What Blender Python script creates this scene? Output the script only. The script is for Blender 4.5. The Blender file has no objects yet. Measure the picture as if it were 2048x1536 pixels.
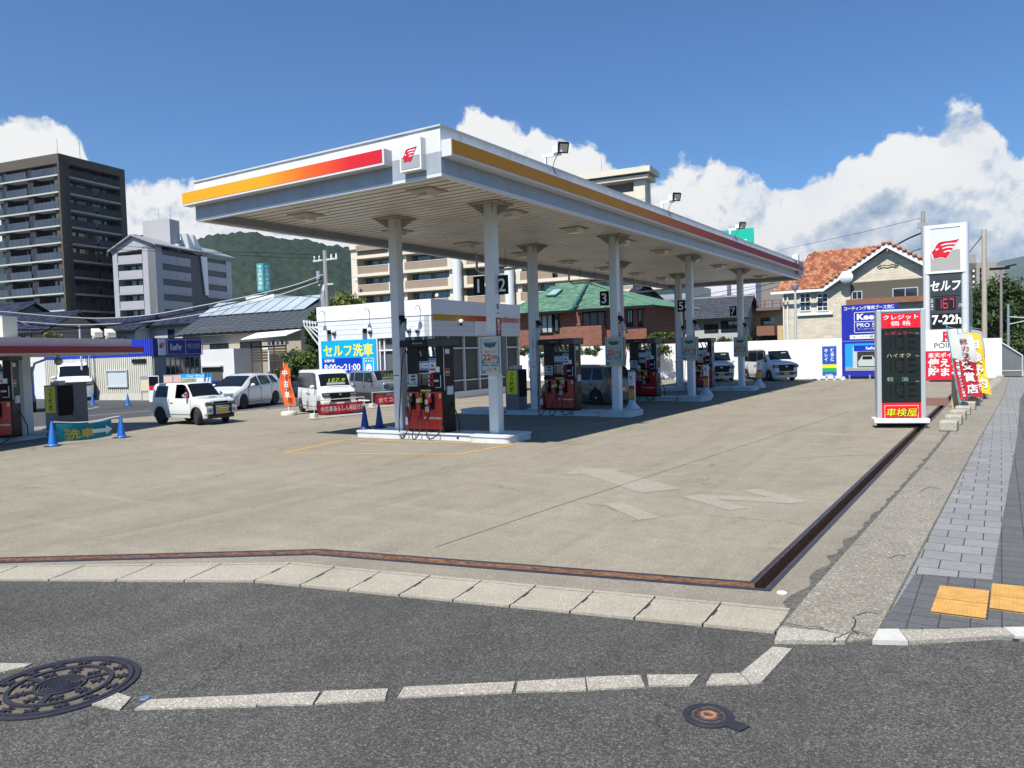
import bpy, math, random
from mathutils import Vector, Matrix
random.seed(7)
R = math.radians
SC = bpy.context.scene
COL = SC.collection
# ------------------------------------------------------------------ camera
FPX, YAW, PIT, ROL, CH = 1539.27, -0.5666, -0.04113, -0.03024, 2.2
FW = Vector((math.sin(YAW)*math.cos(PIT), math.cos(YAW)*math.cos(PIT), math.sin(PIT)))
_r0 = Vector((math.cos(YAW), -math.sin(YAW), 0)); _u0 = _r0.cross(FW)
RT = _r0*math.cos(ROL) + _u0*math.sin(ROL)
UP = _u0*math.cos(ROL) - _r0*math.sin(ROL)
CAM = Vector((0, 0, CH))
cd = bpy.data.cameras.new('camera'); cam = bpy.data.objects.new('camera', cd); COL.objects.link(cam)
cd.sensor_width = 36; cd.lens = FPX/2048*36; cd.clip_start = 0.1; cd.clip_end = 20000
cam.matrix_world = Matrix.Translation(CAM) @ Matrix((RT, UP, -FW)).transposed().to_4x4()
SC.camera = cam
# ------------------------------------------------------------------ sun, sky, exposure
SUNV = Vector((-0.02, 0.68, -1.0)).normalized()
sl = bpy.data.lights.new('sun', 'SUN'); so = bpy.data.objects.new('sun', sl); COL.objects.link(so)
sl.energy = 5.0; sl.angle = R(0.53); sl.color = (1.0, 0.955, 0.88)
so.rotation_mode = 'QUATERNION'; so.rotation_quaternion = SUNV.to_track_quat('-Z', 'Y'); so.location = (0, -20, 60)
SC.view_settings.view_transform = 'Standard'; SC.view_settings.look = 'None'
SC.view_settings.gamma = 1; SC.view_settings.use_curve_mapping = False
SC.view_settings.exposure = 0.52
SC.cycles.max_bounces = 7; SC.cycles.diffuse_bounces = 1; SC.cycles.glossy_bounces = 3
SC.cycles.transparent_max_bounces = 12; SC.cycles.caustics_reflective = False; SC.cycles.caustics_refractive = False

def ray(x, y): return FW + (RT*(x-1024) - UP*(y-768))/FPX
def G(x, y, z=0.0):                       # point at height z seen at photo pixel x, y
    d = ray(x, y); return CAM + d*((z-CH)/d.z)
def atD(x, y, D):                         # point at horizontal distance D
    d = ray(x, y); return CAM + d*(D/math.hypot(d.x, d.y))
def run(P, dv, px):                       # distance along dv from P until photo column px
    n = RT*FPX - FW*(px-1024); return -((Vector(P)-CAM).dot(n))/(Vector(dv).dot(n))
def zof(P, py):                           # height over P's ground point at photo row py
    m = UP*FPX + FW*(py-768); Q = Vector((P[0], P[1], 0)); return -((Q-CAM).dot(m))/m.z

class N:                                  # small node helper
    def __init__(s, tree): s.t = tree; s.n = tree.nodes; s.l = tree.links
    def new(s, typ, **k):
        nd = s.n.new(typ)
        for a, v in k.items():
            if a.startswith('_'): nd.inputs[a[1:].replace('_', ' ')].default_value = v
            else: setattr(nd, a, v)
        return nd
    def link(s, a, b): s.l.new(a, b)
    def math(s, op, a, b=None, c=None, clamp=False):
        nd = s.n.new('ShaderNodeMath'); nd.operation = op; nd.use_clamp = clamp
        for i, v in enumerate((a, b, c)):
            if v is None: continue
            if isinstance(v, (int, float)): nd.inputs[i].default_value = v
            else: s.l.new(v, nd.inputs[i])
        return nd.outputs[0]
    def mix(s, f, a, b, blend='MIX'):
        nd = s.n.new('ShaderNodeMix'); nd.data_type = 'RGBA'; nd.blend_type = blend
        for i, v in ((0, f), (6, a), (7, b)):
            if isinstance(v, (int, float)): nd.inputs[i].default_value = v
            elif isinstance(v, (tuple, list)): nd.inputs[i].default_value = (*v[:3], 1)
            else: s.l.new(v, nd.inputs[i])
        return nd.outputs[2]
    def ramp(s, f, pts, interp='LINEAR'):
        nd = s.n.new('ShaderNodeValToRGB'); nd.color_ramp.interpolation = interp
        e = nd.color_ramp.elements
        while len(e) < len(pts): e.new(0.5)
        for k, (p, c) in enumerate(pts):
            e[k].position = p; e[k].color = (*c, 1) if isinstance(c, tuple) else (c, c, c, 1)
        s.l.new(f, nd.inputs[0]); return nd.outputs[0]
    def noise(s, vec, scale, detail=4, rough=0.55, dist=0.0):
        nd = s.n.new('ShaderNodeTexNoise'); nd.inputs['Scale'].default_value = scale
        nd.inputs['Detail'].default_value = detail; nd.inputs['Roughness'].default_value = rough
        nd.inputs['Distortion'].default_value = dist
        if vec is not None: s.l.new(vec, nd.inputs['Vector'])
        return nd.outputs[0]
    def vadd(s, v, off):
        nd = s.n.new('ShaderNodeVectorMath'); nd.operation = 'ADD'; s.l.new(v, nd.inputs[0]); nd.inputs[1].default_value = off
        return nd.outputs[0]

def srgb(r, g=None, b=None):
    if g is None: r, g, b = r
    f = lambda c: (c/12.92 if c <= 0.04045 else ((c+0.055)/1.055)**2.4)
    return (f(r/255), f(g/255), f(b/255))

# world: clear summer sky with a bank of cumulus low on the horizon
W = bpy.data.worlds.new('World'); SC.world = W; W.use_nodes = True
W.cycles.sampling_method = 'MANUAL'; W.cycles.sample_map_resolution = 512
w = N(W.node_tree); w.n.clear()
sky = w.new('ShaderNodeTexSky', sky_type='NISHITA', sun_disc=False)
sky.sun_elevation = math.asin(-SUNV.z); sky.sun_rotation = math.pi; sky.altitude = 50
sky.air_density = 1.0; sky.dust_density = 0.35; sky.ozone_density = 2.6
tc = w.new('ShaderNodeTexCoord'); gen = tc.outputs['Generated']
sep = w.new('ShaderNodeSeparateXYZ'); w.link(gen, sep.inputs[0])
az = w.math('ARCTAN2', sep.outputs[0], sep.outputs[1]); el = w.math('ARCSINE', sep.outputs[2])
AZ0, AZ1, ELM = R(-95), R(35), R(30)
azn = w.math('DIVIDE', w.math('SUBTRACT', az, AZ0), AZ1-AZ0, clamp=True)
fc = w.new('ShaderNodeFloatCurve'); w.link(azn, fc.inputs['Value'])
TOPS = [(-260, 300), (0, 232), (70, 200), (125, 238), (165, 300), (200, 380), (255, 400), (300, 400), (370, 370), (430, 365), (520, 400), (700, 420), (850, 300), (890, 285), (960, 245),
        (1060, 240), (1130, 285), (1210, 315), (1260, 360), (1330, 368), (1370, 340), (1460, 320), (1560, 345), (1670, 372), (1740, 330), (1800, 275),
        (1850, 240), (1940, 190), (1985, 240), (2020, 290), (2048, 320), (2200, 380)]
cv = fc.mapping.curves[0]
pts = []
for x, y in TOPS:
    d = ray(x, y).normalized(); pts.append(((math.atan2(d.x, d.y)-AZ0)/(AZ1-AZ0), math.asin(d.z)/ELM))
pts.sort()
cv.points[0].location = (0, pts[0][1]); cv.points[1].location = (1, pts[-1][1]*0.6)
for p in pts: cv.points.new(*p)
fc.mapping.update()
# bank cut down in the unseen sky behind the viewer to weaken fill light
back = w.math('GREATER_THAN', w.math('ABSOLUTE', w.math('SUBTRACT', az, R(-31))), R(62))
top = w.math('SUBTRACT', w.math('MULTIPLY', fc.outputs[0], ELM), w.math('MULTIPLY', back, R(16)))
big = w.noise(gen, 9, 8, 0.58, 0.25)
fine = w.noise(gen, 30, 7, 0.6, 0.3)
vo = w.new('ShaderNodeTexVoronoi', feature='SMOOTH_F1', _Scale=26.0, _Smoothness=0.6); w.link(gen, vo.inputs['Vector'])
bil = w.math('MULTIPLY', w.math('SUBTRACT', 0.45, vo.outputs['Distance']), 0.03)
dens = w.math('ADD', w.math('SUBTRACT', top, el), w.math('MULTIPLY', w.math('SUBTRACT', big, 0.5), R(8.5)))
dens = w.math('ADD', dens, w.math('ADD', bil, w.math('MULTIPLY', w.math('SUBTRACT', fine, 0.5), R(2.6))))
mask = w.math('SMOOTH_MIN', w.math('MULTIPLY', w.math('ADD', dens, R(0.12)), 1/R(0.55)), 1.0, 0.2, clamp=True)
# openings low in the bank
gap = w.noise(w.vadd(gen, (3.1, 1.7, 0.4)), 6.5, 6, 0.6, 0.3)
low = w.ramp(el, [(0.0, 1.0), (0.20, 0.55), (0.30, 0.0)])
hole = w.math('MULTIPLY', w.math('MULTIPLY', w.math('SUBTRACT', gap, 0.52), 5.0, clamp=True), low)
mask = w.math('SUBTRACT', mask, w.math('MULTIPLY', hole, 0.5), clamp=True)
# relief: what is turned to the sun above is white, the undersides blue grey
b2 = w.noise(w.vadd(gen, (0.0, -0.012, 0.035)), 9, 8, 0.58, 0.25)
f2 = w.noise(w.vadd(gen, (0.0, -0.003, 0.009)), 30, 7, 0.6, 0.3)
rel = w.math('ADD', w.math('MULTIPLY', w.math('SUBTRACT', big, b2), 3.2), w.math('MULTIPLY', w.math('SUBTRACT', fine, f2), 1.6))
hgt = w.math('DIVIDE', el, w.math('MAXIMUM', top, 0.05))
lit = w.math('ADD', w.math('ADD', rel, w.math('MULTIPLY', hgt, 0.62)), 0.36)
lit = w.math('ADD', lit, w.math('MULTIPLY', w.math('SUBTRACT', gap, 0.5), -1.0), clamp=True)
ccol = w.ramp(lit, [(0.0, srgb(140, 163, 193)), (0.30, srgb(182, 198, 217)), (0.62, srgb(222, 229, 236)), (0.85, srgb(252, 252, 250))])
b_s = w.new('ShaderNodeBackground', _Strength=0.068); b_c = w.new('ShaderNodeBackground', _Strength=0.68)
tint = w.mix(1.0, sky.outputs[0], (0.54, 0.95, 1.34), 'MULTIPLY')
w.link(tint, b_s.inputs[0]); w.link(ccol, b_c.inputs[0])
ms = w.new('ShaderNodeMixShader'); w.link(mask, ms.inputs[0]); w.link(b_s.outputs[0], ms.inputs[1]); w.link(b_c.outputs[0], ms.inputs[2])
wo = w.new('ShaderNodeOutputWorld'); w.link(ms.outputs[0], wo.inputs[0])

# ------------------------------------------------------------------ materials
MC = {}
def mat(name, col, rough=0.6, metal=0.0, var=0.0, vs=3.0, bump=0.0, bs=60.0, coat=0.0, spec=0.5, dirt=0.0, dcol=(0.08, 0.07, 0.06), ds=2.0, stretch=None, trans=0.0):
    if name in MC: return MC[name]
    m = bpy.data.materials.new(name); m.use_nodes = True; n = N(m.node_tree); p = n.n['Principled BSDF']
    if max(col) > 1.01: col = srgb(col)
    p.inputs['Roughness'].default_value = rough; p.inputs['Metallic'].default_value = metal
    p.inputs['Specular IOR Level'].default_value = spec; p.inputs['Coat Weight'].default_value = coat
    p.inputs['Coat Roughness'].default_value = 0.05
    if trans: p.inputs['Transmission Weight'].default_value = trans
    tcn = n.new('ShaderNodeTexCoord'); v = tcn.outputs['Object']
    if stretch:
        mp = n.new('ShaderNodeMapping'); mp.inputs['Scale'].default_value = stretch; n.link(v, mp.inputs[0]); v = mp.outputs[0]
    c = None
    if var:
        f = n.noise(v, vs, 5, 0.6)
        f = n.ramp(f, [(0.28, 0.0), (0.72, 1.0)])
        c = n.mix(f, tuple(max(0, x*(1-var)) for x in col), tuple(min(1, x*(1+var)) for x in col))
    if dirt:
        f = n.noise(v, ds, 7, 0.7, 0.4); f = n.ramp(f, [(0.48, 0.0), (0.75, dirt)])
        c = n.mix(f, c if c is not None else col, dcol)
    if c is None: p.inputs['Base Color'].default_value = (*col, 1)
    else: n.link(c, p.inputs['Base Color'])
    if bump:
        b = n.new('ShaderNodeBump', _Strength=bump, _Distance=0.02); n.link(n.noise(v, bs, 4, 0.6), b.inputs['Height']); n.link(b.outputs[0], p.inputs['Normal'])
    MC[name] = m; return m
def glassm(name, col, rough=0.03):        # dark window glass: glossy coat over a dark room
    if name in MC: return MC[name]
    return mat(name, col, rough, 0, spec=1.0, coat=1.0, var=0.35, vs=0.8)
def glow(name, col, st):
    m = mat(name, col); p = m.node_tree.nodes['Principled BSDF']
    p.inputs['Emission Color'].default_value = (*srgb(col), 1); p.inputs['Emission Strength'].default_value = st; return m
def banded(name, axis, stops, rough=0.35):   # panel printed with a colour fade along one object axis
    m = bpy.data.materials.new(name); m.use_nodes = True; n = N(m.node_tree); p = n.n['Principled BSDF']
    tcn = n.new('ShaderNodeTexCoord'); s = n.new('ShaderNodeSeparateXYZ'); n.link(tcn.outputs['Object'], s.inputs[0])
    a, b = stops[0][0], stops[-1][0]
    f = n.math('DIVIDE', n.math('SUBTRACT', s.outputs['XYZ'.index(axis)], a), b-a, clamp=True)
    n.link(n.ramp(f, [((q-a)/(b-a), tuple(x*0.74 for x in srgb(c))) for q, c in stops]), p.inputs['Base Color'])
    p.inputs['Roughness'].default_value = rough; MC[name] = m; return m

# ------------------------------------------------------------------ mesh helpers
class MB:
    def __init__(s): s.v = []; s.f = []; s.m = []; s.mi = 0
    def add(s, vs, fs):
        k = len(s.v); s.v += [tuple(x) for x in vs]
        for f in fs: s.f.append(tuple(k+i for i in f)); s.m.append(s.mi)
        return s
    def box(s, x0, x1, y0, y1, z0, z1):
        if x0 > x1: x0, x1 = x1, x0
        if y0 > y1: y0, y1 = y1, y0
        if z0 > z1: z0, z1 = z1, z0
        return s.add([(x0,y0,z0),(x1,y0,z0),(x1,y1,z0),(x0,y1,z0),(x0,y0,z1),(x1,y0,z1),(x1,y1,z1),(x0,y1,z1)],
                     [(3,2,1,0),(4,5,6,7),(0,1,5,4),(1,2,6,5),(2,3,7,6),(3,0,4,7)])
    def rbox(s, x0, x1, y0, y1, z0, z1, r=0.03, n=3):      # rounded in plan, soft top
        pts = []
        for cx, cy, a0 in ((x1-r,y0+r,-90),(x1-r,y1-r,0),(x0+r,y1-r,90),(x0+r,y0+r,180)):
            for k in range(n+1):
                a = R(a0+90*k/n); pts.append((cx+r*math.cos(a), cy+r*math.sin(a)))
        return s.loft([[(x,y,z0) for x,y in pts], [(x,y,z1) for x,y in pts]], True)
    def loft(s, rings, cap=False, close=True):
        k = len(rings[0]); vs = [p for r in rings for p in r]; fs = []
        for i in range(len(rings)-1):
            for j in range(k if close else k-1):
                a = i*k+j; b = i*k+(j+1) % k; fs.append((a, b, b+k, a+k))
        if cap: fs.append(tuple(range(k-1, -1, -1))); fs.append(tuple((len(rings)-1)*k+j for j in range(k)))
        return s.add(vs, fs)
    def poly(s, pts): return s.add(pts, [tuple(range(len(pts)))])
    def prism(s, pts, ext):                    # pts 3D polygon, ext vector
        e = Vector(ext); return s.loft([pts, [Vector(p)+e for p in pts]], True)
    def slab(s, pts, z0, z1):                  # plan polygon (ccw) between two heights
        return s.loft([[(p[0],p[1],z0) for p in pts], [(p[0],p[1],z1) for p in pts]], True)
    def cyl(s, p0, p1, r0, r1=None, n=12, cap=True):
        r1 = r0 if r1 is None else r1; p0 = Vector(p0); p1 = Vector(p1); d = (p1-p0)
        if d.length < 1e-6: return s
        d.normalize(); a = d.orthogonal().normalized(); b = d.cross(a)
        rg = [[p+(a*math.cos(t)+b*math.sin(t))*r for t in (2*math.pi*k/n for k in range(n))] for p, r in ((p0,r0),(p1,r1))]
        return s.loft(rg, cap)
    def tube(s, path, r, n=6):
        path = [Vector(p) for p in path]; rg = []
        a = None
        for i, p in enumerate(path):
            d = (path[min(i+1, len(path)-1)]-path[max(i-1, 0)]).normalized()
            a = d.orthogonal() if a is None else (a-d*a.dot(d)); a.normalize(); b = d.cross(a)
            rr = r[i] if isinstance(r, (list, tuple)) else r
            rg.append([p+(a*math.cos(t)+b*math.sin(t))*rr for t in (2*math.pi*k/n for k in range(n))])
        return s.loft(rg, True)
    def lathe(s, prof, c=(0,0,0), n=20, ax='z'):
        rg = []
        for r, z in prof:
            q = []
            for k in range(n):
                t = 2*math.pi*k/n; a, b = r*math.cos(t), r*math.sin(t)
                p = (a, b, z) if ax == 'z' else ((a, z, b) if ax == 'y' else (z, a, b))
                q.append((p[0]+c[0], p[1]+c[1], p[2]+c[2]))
            rg.append(q)
        return s.loft(rg, True)
    def ball(s, c, r, n=10, m=7):
        rx, ry, rz = r if isinstance(r, (tuple, list)) else (r, r, r); rg = []
        for i in range(m+1):
            t = math.pi*(0.04+0.92*i/m)
            rg.append([(c[0]+rx*math.sin(t)*math.cos(2*math.pi*k/n), c[1]+ry*math.sin(t)*math.sin(2*math.pi*k/n), c[2]-rz*math.cos(t)) for k in range(n)])
        return s.loft(rg, True)
    def line(s, path, wd, z):                  # flat strip on the ground
        for a, b in zip(path, path[1:]):
            a = Vector((a[0], a[1], z)); b = Vector((b[0], b[1], z)); d = (b-a).normalized(); q = Vector((-d.y, d.x, 0))*wd/2
            a2 = a-d*wd/2*0; b2 = b+d*wd/2*0
            s.poly([a2-q, b2-q, b2+q, a2+q])
        return s
    def build(s, name, m, parent=None, smooth=False, bevel=0, loc=None, rz=None, world=False):
        me = bpy.data.meshes.new(name); me.from_pydata(s.v, [], s.f)
        ms_ = m if isinstance(m, (list, tuple)) else [m]
        for x in ms_: me.materials.append(x)
        if len(ms_) > 1:
            for p, i in zip(me.polygons, s.m): p.material_index = i
        if smooth:
            for p in me.polygons: p.use_smooth = True
            if smooth != 'all':
                me.update()
                try: me.set_sharp_from_angle(angle=R(38))
                except Exception: pass
        me.update(); o = bpy.data.objects.new(name, me); COL.objects.link(o)
        if parent is not None: o.parent = parent
        if world: o.location = -parent.location
        if loc is not None: o.location = loc
        if rz is not None: o.rotation_euler = (0, 0, rz)
        if bevel:
            b = o.modifiers.new('bevel', 'BEVEL'); b.width = bevel; b.segments = 2; b.limit_method = 'ANGLE'
        return o
def tag(o, label=None, cat=None, group=None, kind=None):
    if label: o['label'] = label
    if cat: o['category'] = cat
    if group: o['group'] = group
    if kind: o['kind'] = kind
    return o
def thing(name, label, cat, loc=(0,0,0), rz=0, group=None):
    o = bpy.data.objects.new(name, None); COL.objects.link(o); o.location = loc; o.rotation_euler = (0,0,rz); o.empty_display_size = 0.2
    return tag(o, label, cat, group)
def copy_tree(o, label=None, loc=None, rz=None, parent=None, group=None):
    c = o.copy(); COL.objects.link(c)
    if parent is not None: c.parent = parent
    if label: c['label'] = label
    if loc is not None: c.location = loc
    if rz is not None: c.rotation_euler = (0, 0, rz)
    if group: c['group'] = group
    for ch in list(o.children): copy_tree(ch, parent=c)
    return c
def struct(name, mb, m, **k): return tag(mb.build(name, m, **k), kind='structure')
def fr(o, x=(1,0,0), up=(0,0,1)):           # frame for lettering: origin, right, up
    o = Vector(o); x = Vector(x).normalized(); up = Vector(up).normalized(); n = x.cross(up); return (o, x, up, n)
TXC = {}
def text(s, frame, wd, ht, m, parent=None, name='lettering', bold=0.0, shear=0.0, keep=False, ls=1.0, sp=1.0, off=0.0, world=False):
    """flat lettering fitted into wd x ht, centred on the frame origin"""
    key = (s, bold, shear, ls, sp)
    if key not in TXC:
        cu = bpy.data.curves.new('t', 'FONT'); cu.body = s; cu.align_x = 'CENTER'; cu.offset = bold; cu.shear = shear
        cu.resolution_u = 3; cu.space_line = ls; cu.space_character = sp; cu.fill_mode = 'BOTH' if False else 'FRONT'
        ob = bpy.data.objects.new('t', cu); COL.objects.link(ob)
        dg = bpy.context.evaluated_depsgraph_get(); me = bpy.data.meshes.new_from_object(ob.evaluated_get(dg))
        vs = [tuple(v.co) for v in me.vertices]; fs = [tuple(p.vertices) for p in me.polygons]
        bpy.data.objects.remove(ob); bpy.data.curves.remove(cu); bpy.data.meshes.remove(me)
        TXC[key] = (vs, fs)
    vs, fs = TXC[key]
    if not vs: return None
    x0 = min(v[0] for v in vs); x1 = max(v[0] for v in vs); y0 = min(v[1] for v in vs); y1 = max(v[1] for v in vs)
    sx = wd/max(1e-6, x1-x0); sy = ht/max(1e-6, y1-y0)
    if keep: sx = sy = min(sx, sy)
    cx, cy = (x0+x1)/2, (y0+y1)/2; o, X, U, NN = frame
    b = MB(); b.add([o + X*((v[0]-cx)*sx) + U*((v[1]-cy)*sy) + NN*off for v in vs], fs)
    return b.build(name, m, parent, world=world)
def rect(frame, u0, u1, v0, v1, d0=0.0, d1=0.01, mb=None):   # panel in a frame; normal is frame n
    o, X, U, NN = frame; mb = mb or MB()
    q = lambda u, v, d: o+X*u+U*v+NN*d
    return mb.loft([[q(u0,v0,d0), q(u1,v0,d0), q(u1,v1,d0), q(u0,v1,d0)], [q(u0,v0,d1), q(u1,v0,d1), q(u1,v1,d1), q(u0,v1,d1)]], True)
# the station's emblem: a profile with three bands, drawn in a unit square (x 0..1, y 0..1)
HEAD = [(855,405),(780,420),(650,430),(520,432),(440,445),(400,480),(370,530),(355,560),(330,600),(280,645),(282,655),(305,665),(300,690),(320,705),(318,735),(335,780),(400,770),(480,755),(540,775),(580,795),(640,720),(740,565),(800,475)]
BANDS = [[(480,505),(560,480),(650,477),(795,482),(780,508),(650,502),(560,506),(486,522)], [(508,572),(590,548),(660,546),(745,550),(728,576),(660,570),(590,572),(514,588)], [(535,645),(610,622),(690,628),(676,652),(610,648),(540,664)]]
EYE = [(360,572),(446,574),(392,614)]
def emblem(frame, size, red, white, parent, name='emblem', rim=True):
    o, X, U, NN = frame; k = size/580
    q = lambda p, d, s=1.0: o + X*((p[0]-568)*k*s) + U*((600-p[1])*k*s*1.12) + NN*d
    if rim:
        MB().poly([q(p, 0.002, 1.07) for p in HEAD][::-1]).build(name+'_rim', white, parent)
    e = MB().poly([q(p, 0.005) for p in HEAD][::-1]).build(name, red, parent)
    b = MB()
    for bd in BANDS+[EYE]: b.poly([q(p, 0.008) for p in bd][::-1])
    b.build('bands', white, e)
    return e
# ------------------------------------------------------------------ ground materials
def ground_mat(name, c1, c2, sp_scale, sp_lo, sp_hi, patch=0.12, bump=0.5, stain=0.0, fine=1.0, crack=0.0, cscale=1.2, spots=0.0):
    c1 = tuple(x*0.76 for x in c1); c2 = tuple(x*0.76 for x in c2)
    m = bpy.data.materials.new(name); m.use_nodes = True; n = N(m.node_tree); p = n.n['Principled BSDF']
    tcn = n.new('ShaderNodeTexCoord'); v = tcn.outputs['Object']
    vo = n.new('ShaderNodeTexVoronoi', _Scale=sp_scale); n.link(v, vo.inputs['Vector'])
    s = n.new('ShaderNodeSeparateColor'); n.link(vo.outputs['Color'], s.inputs[0])
    spk = n.ramp(s.outputs[0], [(0.0, sp_lo), (0.55, (sp_lo+sp_hi)/2*0.85), (0.93, sp_hi), (1.0, sp_hi*1.45)])
    f1 = n.noise(v, 0.35, 6, 0.62, 0.4); f2 = n.noise(v, 2.6, 6, 0.65, 0.2); f3 = n.noise(v, sp_scale*0.35, 5, 0.75)
    base = n.mix(n.ramp(f1, [(0.3, 0.0), (0.7, 1.0)]), c1, c2)
    g = n.math('ADD', 1.0-patch/2-0.22*fine, n.math('ADD', n.math('MULTIPLY', f2, patch), n.math('MULTIPLY', f3, 0.44*fine)))
    g = n.math('MULTIPLY', g, spk)
    c = n.mix(1.0, base, g, 'MULTIPLY')
    gg = n.new('ShaderNodeCombineColor'); [n.link(g, gg.inputs[i]) for i in range(3)]
    c = n.mix(1.0, base, gg.outputs[0], 'MULTIPLY')
    if stain:
        mp = n.new('ShaderNodeMapping'); mp.inputs['Scale'].default_value = (0.9, 0.16, 1); mp.inputs['Rotation'].default_value = (0, 0, R(18)); n.link(v, mp.inputs[0])
        st = n.ramp(n.noise(mp.outputs[0], 1.1, 7, 0.66, 0.9), [(0.5, 0.0), (0.68, stain)])
        c = n.mix(st, c, tuple(x*0.62 for x in c1))
        mp2 = n.new('ShaderNodeMapping'); mp2.inputs['Scale'].default_value = (0.13, 1.0, 1); n.link(v, mp2.inputs[0])
        st2 = n.ramp(n.noise(mp2.outputs[0], 1.6, 6, 0.6, 0.5), [(0.56, 0.0), (0.74, stain*0.8)])
        c = n.mix(st2, c, tuple(min(1, x*1.25) for x in c2))
    hgt = f3
    if spots:
        sp1 = n.ramp(n.noise(v, 2.3, 3, 0.5, 0.3), [(0.70, 0.0), (0.74, 1.0)]); sp2 = n.ramp(n.noise(v, 0.22, 2), [(0.5, 0.15), (0.62, 1.0)])
        c = n.mix(n.math('MULTIPLY', n.math('MULTIPLY', sp1, sp2), spots), c, tuple(x*0.4 for x in c1))
    if crack:
        vc = n.new('ShaderNodeTexVoronoi', feature='DISTANCE_TO_EDGE', _Scale=cscale)
        dn = n.new('ShaderNodeTexNoise', _Scale=5.0, _Detail=4.0); n.link(v, dn.inputs[0])
        vm = n.new('ShaderNodeVectorMath', operation='SCALE'); n.link(dn.outputs['Color'], vm.inputs[0]); vm.inputs['Scale'].default_value = 0.35
        va = n.new('ShaderNodeVectorMath', operation='ADD'); n.link(v, va.inputs[0]); n.link(vm.outputs[0], va.inputs[1]); n.link(va.outputs[0], vc.inputs['Vector'])
        ck = n.ramp(vc.outputs['Distance'], [(0.0, crack), (0.008, 0.0)])
        ck = n.math('MULTIPLY', ck, n.ramp(n.noise(v, 0.9, 3), [(0.5, 0.0), (0.6, 1.0)]))
        c = n.mix(ck, c, tuple(x*0.25 for x in c1))
    n.link(c, p.inputs['Base Color']); p.inputs['Roughness'].default_value = 0.9; p.inputs['Specular IOR Level'].default_value = 0.25
    hh = n.math('ADD', n.math('MULTIPLY', s.outputs[0], 0.8), f3)
    b = n.new('ShaderNodeBump', _Strength=bump, _Distance=0.012); n.link(hh, b.inputs['Height']); n.link(b.outputs[0], p.inputs['Normal'])
    MC[name] = m; return m
M_road = ground_mat('road_asphalt', (0.100,0.098,0.090), (0.145,0.140,0.127), 105, 0.48, 1.65, 0.6, 0.9, stain=0.35, fine=1.3, crack=0.55, cscale=0.45)
M_lot = ground_mat('forecourt_surface', (0.335,0.296,0.224), (0.400,0.357,0.276), 120, 0.80, 1.14, 0.45, 0.35, stain=0.42, fine=0.85, crack=0.45, cscale=0.16, spots=0.45)
M_dark = ground_mat('dark_asphalt', (0.085,0.085,0.09), (0.11,0.11,0.112), 90, 0.8, 1.2, 0.25, 0.3, stain=0.2)
M_conc = ground_mat('gutter_concrete', (0.47,0.425,0.335), (0.53,0.485,0.39), 120, 0.84, 1.08, 0.35, 0.3, stain=0.22, fine=0.9)
M_strip = ground_mat('strip_concrete', (0.335,0.305,0.245), (0.40,0.365,0.30), 75, 0.62, 1.22, 0.35, 0.5, stain=0.18, crack=0.9, cscale=0.55)
M_apron = ground_mat('apron_concrete', (0.31,0.275,0.215), (0.37,0.335,0.27), 110, 0.78, 1.12, 0.4, 0.3, stain=0.3)
M_kerb = ground_mat('kerb_stone', (0.52,0.48,0.40), (0.60,0.56,0.48), 120, 0.6, 1.12, 0.3, 0.4, crack=0.6, cscale=0.8)
M_earth = mat('far_ground', (0.16,0.16,0.145), 0.95, var=0.3, vs=0.05)
M_joint = mat('joint_black', (0.035,0.033,0.03), 0.95, var=0.4, vs=20)
M_seam = mat('seam_grit', (0.10,0.095,0.08), 0.95, var=0.7, vs=25, bump=0.6, bs=90)
M_yel = mat('line_yellow', (0.60,0.33,0.05), 0.8, var=0.16, vs=6, dirt=0.55, dcol=(0.30,0.26,0.19), ds=5)
M_wline = mat('line_white', (0.48,0.46,0.41), 0.8, var=0.2, vs=8, dirt=0.5, dcol=(0.25,0.24,0.2), ds=3)
M_fade = ground_mat('faded_paint', (0.40,0.365,0.29), (0.435,0.40,0.325), 120, 0.85, 1.1, 0.3, 0.25)
M_iron = mat('cast_iron', (0.045,0.043,0.054), 0.42, 0.35, var=0.3, vs=40, bump=0.25, bs=150)
M_steel = mat('drain_steel', (0.05,0.052,0.075), 0.4, 0.4, var=0.3, vs=12, bump=0.2, bs=80)
M_rust = mat('rusty_steel', (0.26,0.13,0.07), 0.75, 0.1, var=0.75, vs=9, dirt=0.9, dcol=(0.10,0.05,0.035), ds=6, stretch=(1.5,1.5,7))
M_mud = mat('drain_mud', (0.05,0.042,0.03), 0.95, var=0.5, vs=14)
M_rustgrate = mat('rusty_grate', (0.17,0.085,0.05), 0.8, var=0.4, vs=14)

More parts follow.
